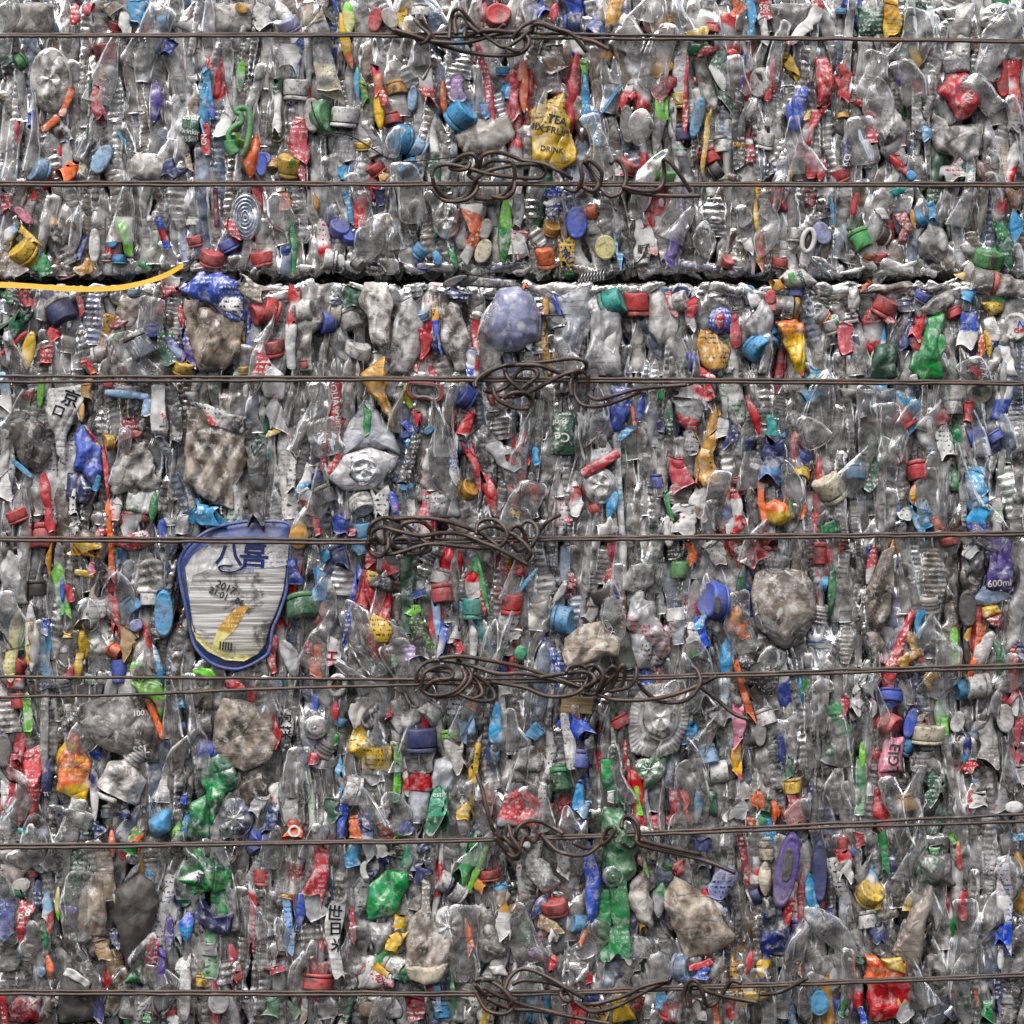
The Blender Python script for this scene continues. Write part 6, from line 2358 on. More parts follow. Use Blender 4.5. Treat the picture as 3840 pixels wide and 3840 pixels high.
# oval tub lid with a blue rim
def tub_lid():
    out = TP(1900, 0, [(1285, 430), (1305, 350), (1360, 270), (1440, 200), (1560, 135), (1750, 95), (1900, 88), (2110, 112), (2122, 280), (2105, 440), (2085, 620), (2030, 790), (1985, 900), (1960, 1060), (1890, 1125), (1800, 1172), (1700, 1195), (1560, 1165), (1450, 1085), (1395, 1000), (1370, 900), (1330, 700), (1300, 560)])
    inn = TP(1900, 0, [(1338, 440), (1390, 350), (1470, 285), (1560, 255), (1750, 250), (1950, 255), (2100, 262), (2090, 440), (2070, 600), (2020, 760), (1965, 880), (1935, 1010), (1880, 1085), (1780, 1125), (1640, 1118), (1510, 1055), (1420, 965), (1388, 860), (1350, 600)])
    e = empty('tub_lid', 880, 2230, -.02)
    yb = bale_y(2200)
    V, F = pillow([W(*p) for p in out], .013, 5, .0014, yb + .012, .09, flat=7); mk('lid_base', V, F, m_hard('rimblue', .4), e)
    Q = np.array([(W(*p)[0], yb - .0005, W(*p)[1]) for p in out]); c = Q.mean(0); Q = c + (Q - c) * np.array([.968, 1, .968])
    V, F = tube(Q, .0024, 8, 6, True); mk('rim', V, F, m_hard('rimblue', .5), e)
    ic = np.array(inn).mean(0); inn = [tuple(ic + (np.array(p) - ic) * .965) for p in inn]
    V, F = pillow([W(*p) for p in inn], .0045, 9, .0008, yb - .003, .12, flat=6)
    k = NT('scuffed_lid_face'); vec, rnd = k.coords(); s1, _ = k.coords((9, 9, 330)); s2, _ = k.coords((30, 30, 60))
    tc = k.t.nodes.new('ShaderNodeTexCoord'); sep = k.t.nodes.new('ShaderNodeSeparateXYZ'); k.link(tc.outputs['Object'], sep.inputs[0])
    st = k.noise(s1, 1.0, 4, .65); bl = k.noise(vec, 14, 4, .6, .4)
    base = k.mix(k.ramp(k.math('ADD', sep.outputs[2], k.math('MULTIPLY', bl, .05)), -.01, -.09), (.78, .77, .76), hexc('d9c894'))
    base = k.mix(k.math('MULTIPLY', k.ramp(st, .38, .56), .85), base, hexc('77726c'))
    base = k.mix(k.ramp(k.noise(vec, 17, 5, .7, .5), .52, .6, 0, .85), base, hexc('3c3733'))
    fm = k.finish(base, .45, k.bump(st, .001, .5))
    face = mk('lid_face', V, F, fm, e)
    # clean, unscuffed areas of the print
    for nm, pts, cl in (('white_band', [(1345, 440), (1400, 352), (1475, 292), (1560, 264), (1950, 262), (2092, 270), (2085, 420), (2000, 440), (1700, 450), (1500, 460), (1400, 500), (1370, 640), (1360, 560)], 'white'),
                        ('cream_band', [(1385, 820), (1400, 900), (1540, 1000), (1640, 1060), (1800, 1075), (1880, 1060), (1770, 1118), (1640, 1110), (1510, 1048), (1425, 962)], 'ylw2'),
                        ('orange_patch', [(1540, 1010), (1580, 890), (1650, 790), (1740, 715), (1810, 720), (1760, 800), (1700, 900), (1630, 960), (1600, 1060)], 'gold')):
        pp = TP(1900, 0, pts); bv = BVHTree.FromPolygons([v.co + host_loc(face) for v in face.data.vertices], [p.vertices[:] for p in face.data.polygons])
        import bmesh
        bm = bmesh.new(); f = bm.faces.new([bm.verts.new((*W(*p)[:1], 0, W(*p)[1])) for p in pp]); bmesh.ops.triangulate(bm, faces=[f])
        for _ in range(4):
            es = [q for q in bm.edges if q.calc_length() > .006]
            if es: bmesh.ops.subdivide_edges(bm, edges=es, cuts=1); bmesh.ops.triangulate(bm, faces=bm.faces[:])
        vs = []
        for v in bm.verts:
            h = bv.ray_cast(Vector((v.co.x, -1, v.co.z)), Vector((0, 1, 0))); vs.append((v.co.x, (h[0].y if h[0] is not None else yb - .004) - .0006, v.co.z))
        fs = [[v.index for v in f.verts] for f in bm.faces]; bm.free()
        mk('print_' + nm.split('_')[1], vs, fs, m_film(cl, None, .05) if cl != 'gold' else m_film('gold', 'ylw2', .1), e)
    t = lambda s_, x, y, sz, rot, c_: hull_text(e, face, s_, 0 + x * TS, 1900 + y * TS, sz * TS, c_, rot, .0016)
    t('八', 1665, 345, 150, -4, 'navy'); t('喜', 1845, 350, 165, -3, 'navy'); t('牛奶', 1790, 455, 40, 0, 'lav')
    t('2017', 1640, 585, 56, -25, 'dark'); t('21:01', 1590, 630, 50, -25, 'dark'); t('06', 1740, 690, 50, -20, 'dark'); t('IIIII', 1640, 1010, 60, -5, 'dark')
    V, F = tube(P3(TP(1900, 0, [(1790, 395), (1760, 440), (1700, 470), (1620, 468), (1590, 440), (1620, 425), (1690, 428)]), yb - .0095), .0011, 6, 5); mk('print_swirl', V, F, m_plain('navy'), e)
    occupy(870, 2230, 430, 580)
    reg(e, 'lid', 'oval tub lid', 870, 2230, 430, 580, 'the blue-rimmed oval tub lid', None, 'large oval tub lid with a blue rim and scuffed white face')
tub_lid()
# yellow packing strap between the bales
pp = TP(960, 0, [(-60, 212), (200, 222), (450, 242), (700, 250), (900, 235), (1050, 200), (1200, 150), (1335, 72)])
n = 60; a = np.array(pp); tt = np.linspace(0, len(a) - 1, n); xs = np.interp(tt, range(len(a)), a[:, 0]); ys = np.interp(tt, range(len(a)), a[:, 1])
for _ in range(6): xs[1:-1] = (xs[:-2] + xs[1:-1] + xs[2:]) / 3; ys[1:-1] = (ys[:-2] + ys[1:-1] + ys[2:]) / 3
rows = []
for i, (x, y) in enumerate(zip(xs, ys)):
    hw = 10.5 + .5 * math.sin(i * .4); X_, Z_ = W(x, y); dy = -.034 - .004 * math.sin(i * .09); dz = hw * S; tl = .004
    rows.append([(X_, dy, Z_ + dz), (X_, dy - tl, Z_ - dz), (X_, dy - tl + .0012, Z_ - dz), (X_, dy + .0012, Z_ + dz)])
G = np.array(rows); V, F = grid_obj_data(G)
o = mk('packing_strap', V, F, m_plain('strap', .4), smooth=False); reg(o, 'strap', 'yellow strap', 340, 1070, 690, 60, 'the yellow strap', None, 'loose yellow plastic packing strap curving along the gap between the two bales')
# green carry handle
V, F = tube(P3(TP(0, 0, [(1660, 1040), (1650, 960), (1700, 900), (1740, 880), (1740, 820), (1700, 800), (1740, 770), (1790, 790), (1805, 860), (1800, 960), (1770, 1080), (1740, 1120)]), -.006), .0042, 8, 6)
o = mk('carry_handle', V, F, m_hard('green')); V, F = tube(P3(TP(0, 0, [(1655, 1010), (1665, 1060), (1700, 1110)]), -.006), .008, 8, 4); mk('clip', V, F, m_hard('green'), o)
reg(o, 'handle', 'green handle', 895, 490, 80, 180, 'the bright green loop handle', None, 'bright green plastic loop handle round a lime cap'); occupy(895, 500, 90, 190)
add_cap(895, 525, 66, 60, 35, 'lime', h=.9)
# coil spring on the ledge
t = np.linspace(0, 8.5 * 2 * math.pi, 150); x0, z0 = W(1920 + 480 * TS, 960 + 168 * TS); x1, z1 = W(1920 + 672 * TS, 960 + 140 * TS)
sp = np.c_[x0 + (x1 - x0) * t / t[-1] + .002 * np.cos(t), -.03 + .0068 * np.sin(t), z0 + (z1 - z0) * t / t[-1] + .0072 * np.cos(t)]
V, F = tube(sp, .00085, 6, 1); o = mk('coil_spring', V, F, m_plain('silver', .3, .9)); reg(o, 'spring', 'spring', 2220, 1040, 110, 40, 'the steel coil spring', None, 'small bright steel coil spring lying in the gap between the bales')
# thin black cord
V, F = tube(P3(TP(0, 960, [(400, 740), (430, 850), (490, 940), (560, 960), (680, 985), (830, 1070), (960, 1150), (1100, 1172), (1300, 1155), (1560, 1125)]), -.022), .0009, 6, 6)
o = mk('thin_cord', V, F, m_plain('black')); reg(o, 'cord', 'thin cord', 1400, 540, 560, 130, None, None, 'thin black cord hanging over the green and white cap towards the second knot')
# wooden block
import bmesh
def block(name, X, Y, w, h, dep, y, c, rot=0):
    bm = bmesh.new(); bmesh.ops.create_cube(bm, size=1)
    for v in bm.verts: v.co = Vector((v.co.x * w * S, v.co.y * dep, v.co.z * h * S))
    bmesh.ops.bevel(bm, geom=bm.edges[:], offset=.0018, segments=2, affect='EDGES', profile=.5)
    for _ in range(2): bmesh.ops.subdivide_edges(bm, edges=[e for e in bm.edges if e.calc_length() > .01], cuts=1, use_grid_fill=True)
    cx, cz = W(X, Y); ra = math.radians(rot); V = [(cx + v.co.x * math.cos(ra) - v.co.z * math.sin(ra) + .0006 * math.sin(v.co.z * 900), y + v.co.y, cz + v.co.x * math.sin(ra) + v.co.z * math.cos(ra)) for v in bm.verts]
    F = [[v.index for v in f.verts] for f in bm.faces]; bm.free()
    k = NT('weathered_wood'); vec, rnd = k.coords((30, 30, 420)); g = k.noise(vec, 1., 4, .6); v2, _ = k.coords(); 
    base = k.mix(k.ramp(g, .35, .65), hexc('6d5a43'), hexc('a5916f'))
    return mk(name, V, F, k.finish(base, .7, k.bump(g, .001, .6)), smooth=False)
o = block('wood_block', 1920 + 470 * TS, 1900 + 1440 * TS, 230 * TS, 120 * TS, .03, -.012, 'wood', -3); reg(o, 'wood block', 'wood block', 2165, 2645, 120, 62, 'the weathered wood block', None, 'weathered brown wood block wedged under the coiled fifth wire knot'); occupy(2165, 2645, 120, 62, 90)
# nested oval rings of a cut bottle
e = empty('cut_bottle_ring', 960 + 1225 * TS, 960 + 985 * TS)
for s_, r_, c_, yy in ((1., .0026, 'red', -.028), (.86, .0016, 'haze', -.030), (.72, .0016, 'silver', -.026), (.58, .0014, 'haze', -.022)):
    q = TP(960, 960, [(1225 + (x - 1225) * s_, 985 + (y - 985) * s_) for x, y in [(1100, 960), (1120, 925), (1200, 930), (1290, 935), (1335, 960), (1345, 1020), (1310, 1050), (1230, 1030), (1150, 1030), (1110, 1000)]])
    V, F = tube(P3(q, yy), r_, 8, 6, True); mk('rim', V, F, m_hard(c_) if c_ != 'haze' else m_clear('haze', .6), e)
V, F = pillow([W(*p) for p in q], .001, 3, .001, -.02, .05); mk('hollow', V, F, m_clear('smoke', .9), e)
reg(e, 'bottle ring', 'ring', 1594, 1470, 125, 70, 'the red-rimmed oval bottle ring', None, 'red rimmed oval cut bottle ring lying open just under the third wire'); occupy(1594, 1470, 125, 70, 0)
# open white bottle mouths
for X_, Y_, rx, ry, rt, yy in ((2840 + 372 * TS, 960 - 0 + (-115 + 0) * TS, 42 * TS, 82 * TS, -12, -.014), (960 + 590 * TS, 1900 + 1290 * TS, 55 * TS, 70 * TS, -20, -.03)):
    th = np.linspace(0, 2 * math.pi, 20, endpoint=False); a_ = math.radians(rt)
    q = [(X_ + rx * math.cos(v) * math.cos(a_) - ry * math.sin(v) * math.sin(a_), Y_ - rx * math.cos(v) * math.sin(a_) - ry * math.sin(v) * math.cos(a_)) for v in th]
    e = empty('open_bottle_mouth', X_, Y_)
    V, F = tube(P3(q, yy), .0034, 10, 4, True); mk('rim', V, F, m_hard('white', .3), e)
    V, F = pillow([W(*p) for p in q], -.012, 3, .0004, yy + .004, .1); mk('hollow', V, F, m_hard('char', .2), e)  # charcoal dish stands in for the shade inside the mouth
    reg(e, 'bottle mouth', 'open white bottle mouth', X_, Y_, 2 * rx, 2 * ry); occupy(X_, Y_, 2.4 * rx, 2.4 * ry)

# ------------------------------------------------------------------ baling wires
WIRES = [
 ('topmost', 'first', [(-60, 126), (700, 126), (1400, 125), (2000, 121), (2300, 128), (2600, 133), (3200, 143), (3900, 150)], [(-60, 135), (1000, 134), (1400, 134), (2000, 141), (2300, 145), (2600, 147), (2900, 144), (3900, 158)], (0, 960), [
  [(980, 205), (1100, 260), (1300, 310), (1500, 320), (1620, 290), (1750, 245), (1900, 230), (1975, 290), (1960, 360), (1880, 400), (1700, 400), (1500, 370), (1300, 320), (1150, 270), (1010, 225)],
  [(1150, 140), (1200, 200), (1260, 270), (1200, 320), (1150, 270)], [(1190, 140), (1260, 230), (1300, 300)],
  [(1400, 290), (1410, 170), (1430, 90), (1480, 75), (1530, 130), (1600, 200), (1740, 220), (1800, 185)], [(1450, 260), (1440, 140), (1490, 110), (1560, 200), (1620, 250)],
  [(1510, 280), (1520, 210), (1580, 210), (1700, 290), (1800, 350), (1900, 300), (1960, 240), (2010, 210)], [(1560, 340), (1520, 270), (1600, 240), (1700, 230), (1830, 240), (1925, 260), (1960, 330), (1900, 380), (1800, 340), (1760, 300)],
  [(1860, 290), (1900, 230), (1960, 180), (2030, 155), (2110, 175), (2200, 220), (2290, 260), (2395, 385)], [(1960, 370), (1955, 280), (2000, 200), (2050, 180), (2150, 215), (2250, 240)], [(2370, 290), (2450, 310), (2555, 370)]]),
 ('second', 'second', [(-60, 682), (1000, 682), (2000, 685), (3900, 686)], [(-60, 694), (1900, 693), (3900, 698)], (0, 960), [
  [(1270, 1280), (1300, 1210), (1400, 1195), (1550, 1230), (1700, 1270), (1900, 1290), (2050, 1290), (2090, 1240), (2050, 1200), (1900, 1200), (1700, 1240), (1600, 1300), (1560, 1380), (1480, 1440), (1380, 1430), (1300, 1360), (1280, 1290)],
  [(1430, 1180), (1500, 1130), (1580, 1130), (1600, 1200), (1540, 1260), (1600, 1320), (1590, 1400), (1500, 1460), (1360, 1450), (1270, 1360)],
  [(1620, 1230), (1640, 1140), (1720, 1110), (1820, 1120), (1930, 1160), (2080, 1190), (2200, 1250), (2290, 1300)], [(1640, 1210), (1700, 1170), (1800, 1170), (1860, 1190), (1870, 1310), (1800, 1400), (1700, 1440), (1580, 1440)],
  [(1440, 1200), (1540, 1180), (1530, 1230), (1440, 1230), (1400, 1210)], [(1700, 1420), (1800, 1440), (1860, 1400), (1880, 1320)],
  [(2230, 1360), (2320, 1385), (2360, 1300), (2350, 1200), (2380, 1180), (2440, 1260), (2480, 1330), (2440, 1390), (2370, 1360)], [(2395, 1190), (2420, 1170), (2500, 1250), (2490, 1330), (2440, 1390), (2330, 1330)],
  [(2500, 1370), (2560, 1430), (2640, 1400), (2680, 1290), (2650, 1190), (2600, 1160), (2570, 1190)], [(2650, 1360), (2800, 1390), (2920, 1370), (2960, 1270), (2950, 1170), (2980, 1170), (3060, 1260), (3150, 1390)], [(2680, 1380), (2850, 1410), (3040, 1425), (3220, 1425)]]),
 ('third', 'third', [(-60, 1412), (960, 1416), (1900, 1420), (2900, 1426), (3900, 1436)], [(-60, 1435), (500, 1432), (1400, 1427), (2000, 1432), (3900, 1444)], (960, 1920), [
  [(-260, 960), (-250, 900), (-150, 830), (0, 800), (180, 800), (330, 850), (450, 860), (530, 820), (520, 770), (430, 750), (250, 770), (60, 790), (-40, 800), (-150, 840), (-220, 900)],
  [(-200, 980), (-150, 990), (-40, 950), (60, 830), (160, 830), (180, 880), (80, 960), (0, 1020), (-100, 1020)], [(-140, 960), (-100, 1050), (0, 1100), (100, 1110), (150, 1060), (100, 1000), (0, 1000), (-60, 1040)],
  [(0, 1030), (150, 980), (300, 900), (420, 850), (500, 840), (550, 870)], [(-60, 800), (-30, 890), (40, 960), (130, 1040), (120, 1090)], [(430, 1020), (420, 930), (450, 860), (465, 930), (435, 1020)],
  [(450, 900), (455, 1020), (520, 1090), (650, 1090), (800, 1040), (940, 985)], [(550, 860), (550, 1000), (620, 1045), (760, 1010), (900, 970), (1100, 950), (1255, 940)]]),
 ('fourth', 'fourth', [(-60, 2016), (960, 2021), (1400, 2026), (2000, 2018), (2700, 2008), (3400, 2001), (3900, 1993)], [(-60, 2025), (960, 2035), (1500, 2037), (2000, 2026), (2700, 2019), (3400, 2011), (3900, 2005)], (1900, 960), [
  [(820, 200), (850, 120), (950, 80), (1080, 130), (1200, 230), (1270, 300), (1180, 340), (1080, 320), (1000, 280), (1000, 220), (1060, 190)], [(820, 270), (840, 190), (920, 150), (1050, 180), (1200, 210), (1350, 190), (1500, 200), (1650, 260), (1750, 300), (1970, 420)],
  [(1050, 170), (1080, 120), (1200, 110), (1280, 180), (1270, 260), (1200, 330), (1100, 340)], [(860, 200), (920, 270), (960, 220), (960, 300), (900, 360), (830, 320), (820, 250), (870, 220)], [(990, 240), (1000, 310), (1060, 330), (1120, 290), (1100, 230), (1040, 230)],
  [(1000, 90), (1200, 80), (1400, 110), (1600, 180), (1700, 240), (1760, 290)], [(1600, 200), (1610, 120), (1680, 90), (1760, 110), (1820, 190), (1790, 270), (1720, 300)], [(1610, 170), (1700, 140), (1820, 180), (1930, 250), (1990, 330), (1960, 390)],
  [(1840, 170), (1880, 140), (1930, 170), (1960, 270), (1900, 320), (1850, 260)], [(1900, 150), (1960, 105), (2020, 130), (2040, 200), (1990, 290), (1960, 330)], [(2000, 290), (2050, 180), (2120, 100), (2200, 60)], [(830, 330), (1000, 340), (1260, 270), (1500, 290), (1700, 300)]]),
 ('fifth', 'fifth', [(-60, 2535), (960, 2541), (1560, 2546), (2000, 2544), (2500, 2532), (2840, 2520), (3840, 2488), (3900, 2486)], [(-60, 2613), (480, 2603), (960, 2582), (1500, 2566), (1700, 2560), (2000, 2556), (2500, 2541), (2840, 2530), (3840, 2502), (3900, 2500)], (1900, 960), [
  [(1170, 1270), (1180, 1170), (1280, 1110), (1500, 1130), (1750, 1200), (1932, 1200), (2200, 1260), (2350, 1300), (2450, 1250), (2400, 1190), (2250, 1200), (2050, 1230)],
  [(1200, 1300), (1230, 1190), (1350, 1150), (1430, 1200), (1380, 1250), (1300, 1250), (1240, 1320), (1330, 1370), (1470, 1340), (1560, 1230), (1520, 1150), (1460, 1090)], [(1330, 1090), (1480, 1075), (1700, 1110), (1932, 1160), (2150, 1230), (2350, 1300)],
  [(1250, 1180), (1400, 1190), (1420, 1230), (1330, 1240), (1290, 1220)], [(1190, 1310), (1280, 1360), (1440, 1330), (1520, 1240), (1500, 1170)], [(1580, 1200), (1700, 1300), (1730, 1380), (1660, 1400), (1560, 1380), (1460, 1340)], [(1560, 1210), (1620, 1280), (1640, 1350), (1580, 1380)],
  [(1700, 1260), (1932, 1300), (2100, 1360), (2250, 1360), (2350, 1320), (2400, 1240), (2390, 1180), (2340, 1140), (2270, 1150), (2240, 1190)], [(2380, 1160), (2440, 1140), (2500, 1200), (2520, 1280), (2440, 1350), (2360, 1340)],
  [(2420, 1200), (2470, 1150), (2510, 1210), (2480, 1310), (2420, 1350), (2380, 1340), (2520, 1200), (2580, 1150), (2610, 1210), (2560, 1310), (2480, 1340), (2600, 1200), (2650, 1140), (2670, 1190), (2640, 1290), (2560, 1330), (2690, 1300), (2740, 1240), (2750, 1170), (2730, 1160)],
  [(2400, 1330), (2520, 1370), (2600, 1390), (2800, 1390), (3000, 1360), (3200, 1290), (3330, 1220)], [(2760, 1260), (2820, 1340), (2920, 1400), (3050, 1410), (3150, 1360), (3210, 1260), (3190, 1180), (3160, 1160)], [(3210, 1300), (3320, 1380), (3450, 1490), (3560, 1530)]]),
 ('sixth', 'sixth', [(-60, 3163), (500, 3160), (960, 3154), (1800, 3141), (2100, 3132), (2840, 3097), (3300, 3075), (3840, 3048), (3900, 3045)], [(-60, 3177), (500, 3170), (960, 3161), (1800, 3148), (2100, 3140), (2840, 3108), (3300, 3091), (3840, 3077), (3900, 3074)], (2840, 1920), [
  [(-130, 530), (-60, 570), (-30, 480), (0, 560), (60, 660), (0, 700), (-100, 600), (-125, 520)], [(-125, 560), (-60, 640), (20, 720), (50, 700), (0, 620), (-60, 560)], [(-255, 110), (-215, 220), (-170, 400), (-125, 530), (-60, 640)], [(30, 600), (30, 520), (80, 460), (180, 450), (280, 490), (370, 540)],
  [(60, 640), (90, 560), (160, 600), (200, 530)], [(200, 540), (260, 600), (330, 660), (450, 690), (550, 680), (630, 620), (670, 540), (700, 495), (740, 500), (700, 580), (650, 620)], [(440, 600), (520, 640), (600, 640), (660, 600)],
  [(790, 500), (800, 440), (850, 415), (900, 460), (910, 550), (890, 620), (840, 640), (790, 600)], [(860, 440), (900, 520), (900, 600), (1000, 640), (1200, 690), (1400, 740), (1610, 820)], [(920, 580), (1100, 630), (1360, 690)]]),
 ('seventh', 'last', [(-60, 3708), (960, 3712), (1800, 3716), (2200, 3708), (2840, 3682), (3500, 3660), (3900, 3640)], [(-60, 3719), (960, 3722), (1800, 3726), (2200, 3716), (2840, 3690), (3500, 3668), (3900, 3648)], (2840, 1920), [
  [(-270, 1600), (-200, 1590), (-80, 1640), (0, 1740), (-60, 1790), (-180, 1720), (-270, 1620)], [(-260, 1680), (-190, 1800), (-80, 1830), (0, 1800), (-20, 1700), (-120, 1600), (-220, 1590)], [(-60, 1680), (-20, 1580), (60, 1520), (160, 1530), (300, 1590), (400, 1650), (520, 1720)],
  [(0, 1620), (80, 1590), (250, 1610), (380, 1660), (430, 1720), (390, 1740), (350, 1690), (380, 1650), (450, 1670)], [(-200, 1640), (-100, 1700), (100, 1780), (400, 1850), (720, 1905)], [(-180, 1720), (0, 1800), (200, 1820), (450, 1860)],
  [(470, 1760), (600, 1770), (800, 1710), (950, 1630), (1130, 1590)], [(450, 1740), (560, 1810), (700, 1800), (850, 1740), (1000, 1660), (1130, 1600)], [(1250, 1800), (1240, 1700), (1270, 1610), (1320, 1590), (1370, 1680), (1400, 1770), (1460, 1770), (1520, 1690), (1580, 1600), (1650, 1610)],
  [(1290, 1790), (1280, 1680), (1310, 1620), (1400, 1670), (1550, 1720), (1770, 1755)], [(1780, 1690), (1900, 1690), (2000, 1650), (2125, 1570)]])]
wr = random.Random(3)
for wi, (nm, nm2, A_, B_, (ty, tx), loops) in enumerate(WIRES):
    Ym = A_[0][1]; yb = bale_y(Ym) - .014
    e = empty('baling_wire', 1920, A_[len(A_) // 2][1], yb)
    for si, L_ in enumerate((A_, B_)):
        a = np.array(L_, float); xs = np.arange(a[0, 0], a[-1, 0] + 1, 60.); ys = np.interp(xs, a[:, 0], a[:, 1])
        for _ in range(3): ys[1:-1] = (ys[:-2] + ys[1:-1] + ys[2:]) / 3
        ys = ys + np.array([wr.gauss(0, .9) for _ in xs]); V, F = tube(P3(list(zip(xs, ys)), [yb - .0035 * si + wr.gauss(0, .0006) for _ in xs]), .0022, 8, 3)
        mk('strand', V, F, m_wire(), e)
    for li, lp in enumerate(loops):
        q = TP(ty, tx, lp); ph = wr.uniform(0, 6); fr = wr.uniform(.9, 1.7)
        V, F = tube(P3(q, [yb - .011 - .0075 * math.sin(ph + fr * i) for i in range(len(q))]), .003, 9, 7); mk('knot_loop', V, F, m_wire(), e)
    xs_ = [tx + x * TS for lp in loops for x, _ in lp]
    reg(e, 'baling wire', f'{nm} wire', (min(xs_) + max(xs_)) / 2, Ym, 400, 60, None, 'rusty wires tied round the bales',
        {0: 'topmost rusty double wire with a flat knot of long loops', 1: 'second rusty wire from the top, knotted in a round coil with a spiral tail', 2: 'third rusty wire, just below the gap, knotted with two trailing ends',
         3: 'fourth rusty wire, running across the blue-rimmed tub lid, with twin knots', 4: 'fifth rusty wire with spread strands and the long coiled spring-like tail',
         5: 'sixth rusty wire, second from the bottom, knotted beside a red scuffed bottle', 6: 'lowest rusty wire with a small tight knot and wavy tails'}[wi])

# ------------------------------------------------------------------ what is packed between and behind the surveyed pieces
FILL = []   # (V, F, material)
fr_ = random.Random(5)
GREYS = [('smoke', 3), ('clear', 4), ('haze', 4), ('dust', 1.6), ('bluec', 2.2), ('brite', 3), ('milk', 3.4), ('dusk', 2.4), ('warm', 3.4), ('ash', 2.4), ('lav', .6), ('grn2', .7)]
FILMS = [('red', 'white'), ('white', 'red'), ('silver', 'dark'), ('white', 'navy'), ('dgreen', 'white'), ('blue', 'white'), ('gold', 'dark'), ('navy', 'silver'), ('white', 'dark'), ('silver', 'red'), ('sky', 'white'), ('red', 'silver'), ('white', 'sky'), ('bottlegreen', 'silver'), ('rose', 'white'), ('dark', 'silver'), ('white', 'green')]
COLS = ['red', 'dred', 'blue', 'sky', 'navy', 'white', 'white', 'yellow', 'orange', 'bottlegreen', 'dgreen', 'green', 'gold', 'rose', 'purple', 'silver', 'silver']
def pick(l):
    t = fr_.uniform(0, sum(w for _, w in l))
    for c, w in l:
        t -= w
        if t <= 0: return c
    return l[0][0]
def sliver(X, Y, L_, w, ang, c, y, film=False):
    a = math.radians(ang); dx, dy = math.cos(a) * L_ / 2, -math.sin(a) * L_ / 2
    P, nf, _ = body_grid(W(X - dx, Y - dy), W(X + dx, Y + dy), w * S, min(.013, .42 * w * S + .002), seed(), fr_.choice(['sliver', 'sliver', 'body']), min(.0055, .10 * w * S + .0012), .35, fr_.choice([0, 0, 0, 0, .007, .009]) if not film else 0, y + bale_y(Y), 3.0e-3, .026, 2)
    V, F = grid_obj_data(P, False); FILL.append((V, F, m_film(*c) if film else bmat(c)))
def allowed(Y, L_):   # nothing may bridge the dark gap between the bales
    return Y + L_ * .5 < 1022 or Y - L_ * .5 > 1068
# front gaps
for it in range(5200):
    if it % 40 == 0: free = np.argwhere(OCC < .5)
    if not len(free): break
    cy, cx = free[fr_.randrange(len(free))]
    if OCC[cy, cx] >= .5: continue
    X, Y = cx * 20 + 10, cy * 20 + 10; L_ = fr_.uniform(180, 480); w = fr_.uniform(34, 92); gl = 7 * math.sin(cx * .13) + 8 * math.sin(cx * .37) - 5
    if not allowed(Y, L_):
        L_ = min(L_, 2 * max(1030 + gl - (9 if X < 1500 else 0) - Y, Y - 1064 - gl * .5)); 
        if L_ < 26: OCC[cy, cx] = .6; continue
        w = min(w, L_ * 1.2)
    film = fr_.random() < .15
    c = fr_.choice(FILMS) if film else pick(GREYS)
    ang = 90 + fr_.gauss(0, 13); sliver(X, Y, L_, w, ang, c, fr_.uniform(.018, .03), film); occupy(X, Y, w, L_ * .88, ang)
nfront = len(FILL)
# long pressed columns: bottles squeezed edge-on into tall wavy folds
for i in range(230):
    X, Y = fr_.uniform(-20, 3860), fr_.uniform(-60, 3900); L_ = fr_.uniform(320, 760); w = fr_.uniform(26, 58)
    if not allowed(Y, L_): continue
    film = fr_.random() < .18
    sliver(X, Y, L_, w, 90 + fr_.gauss(0, 6), fr_.choice(FILMS) if film else fr_.choice(['dusk', 'ash', 'smoke', 'smoke', 'clear', 'warm', 'milk', 'haze', 'dark_']).replace('dark_', 'dusk'), fr_.uniform(.011, .018), film)
# folded bottle ends along the top edge of the lower bale
for i in range(20):
    X = 500 + 3400 * fr_.random() ** .8; L_ = fr_.uniform(110, 230)
    sliver(X, fr_.uniform(1078, 1112), L_, fr_.uniform(38, 64), fr_.gauss(0, 11), fr_.choice(['haze', 'clear', 'dust', 'warm', 'smoke']), fr_.uniform(.014, .026), False)
# torn edges on the ledge of the lower bale and the ragged underside of the upper one
for i in range(46):
    X = fr_.uniform(-40, 3880); L_ = fr_.uniform(60, 150)
    sliver(X, fr_.uniform(1074, 1098), L_, fr_.uniform(20, 40), fr_.gauss(0, 14), fr_.choice(['haze', 'brite', 'haze', 'dust', 'smoke', 'clear']), fr_.uniform(.012, .03), False)
for i in range(70):
    X = fr_.uniform(-40, 3880); sliver(X, fr_.uniform(985, 1014), fr_.uniform(60, 150), fr_.uniform(24, 44), fr_.gauss(0, 25), pick(GREYS), fr_.uniform(.012, .03), False)
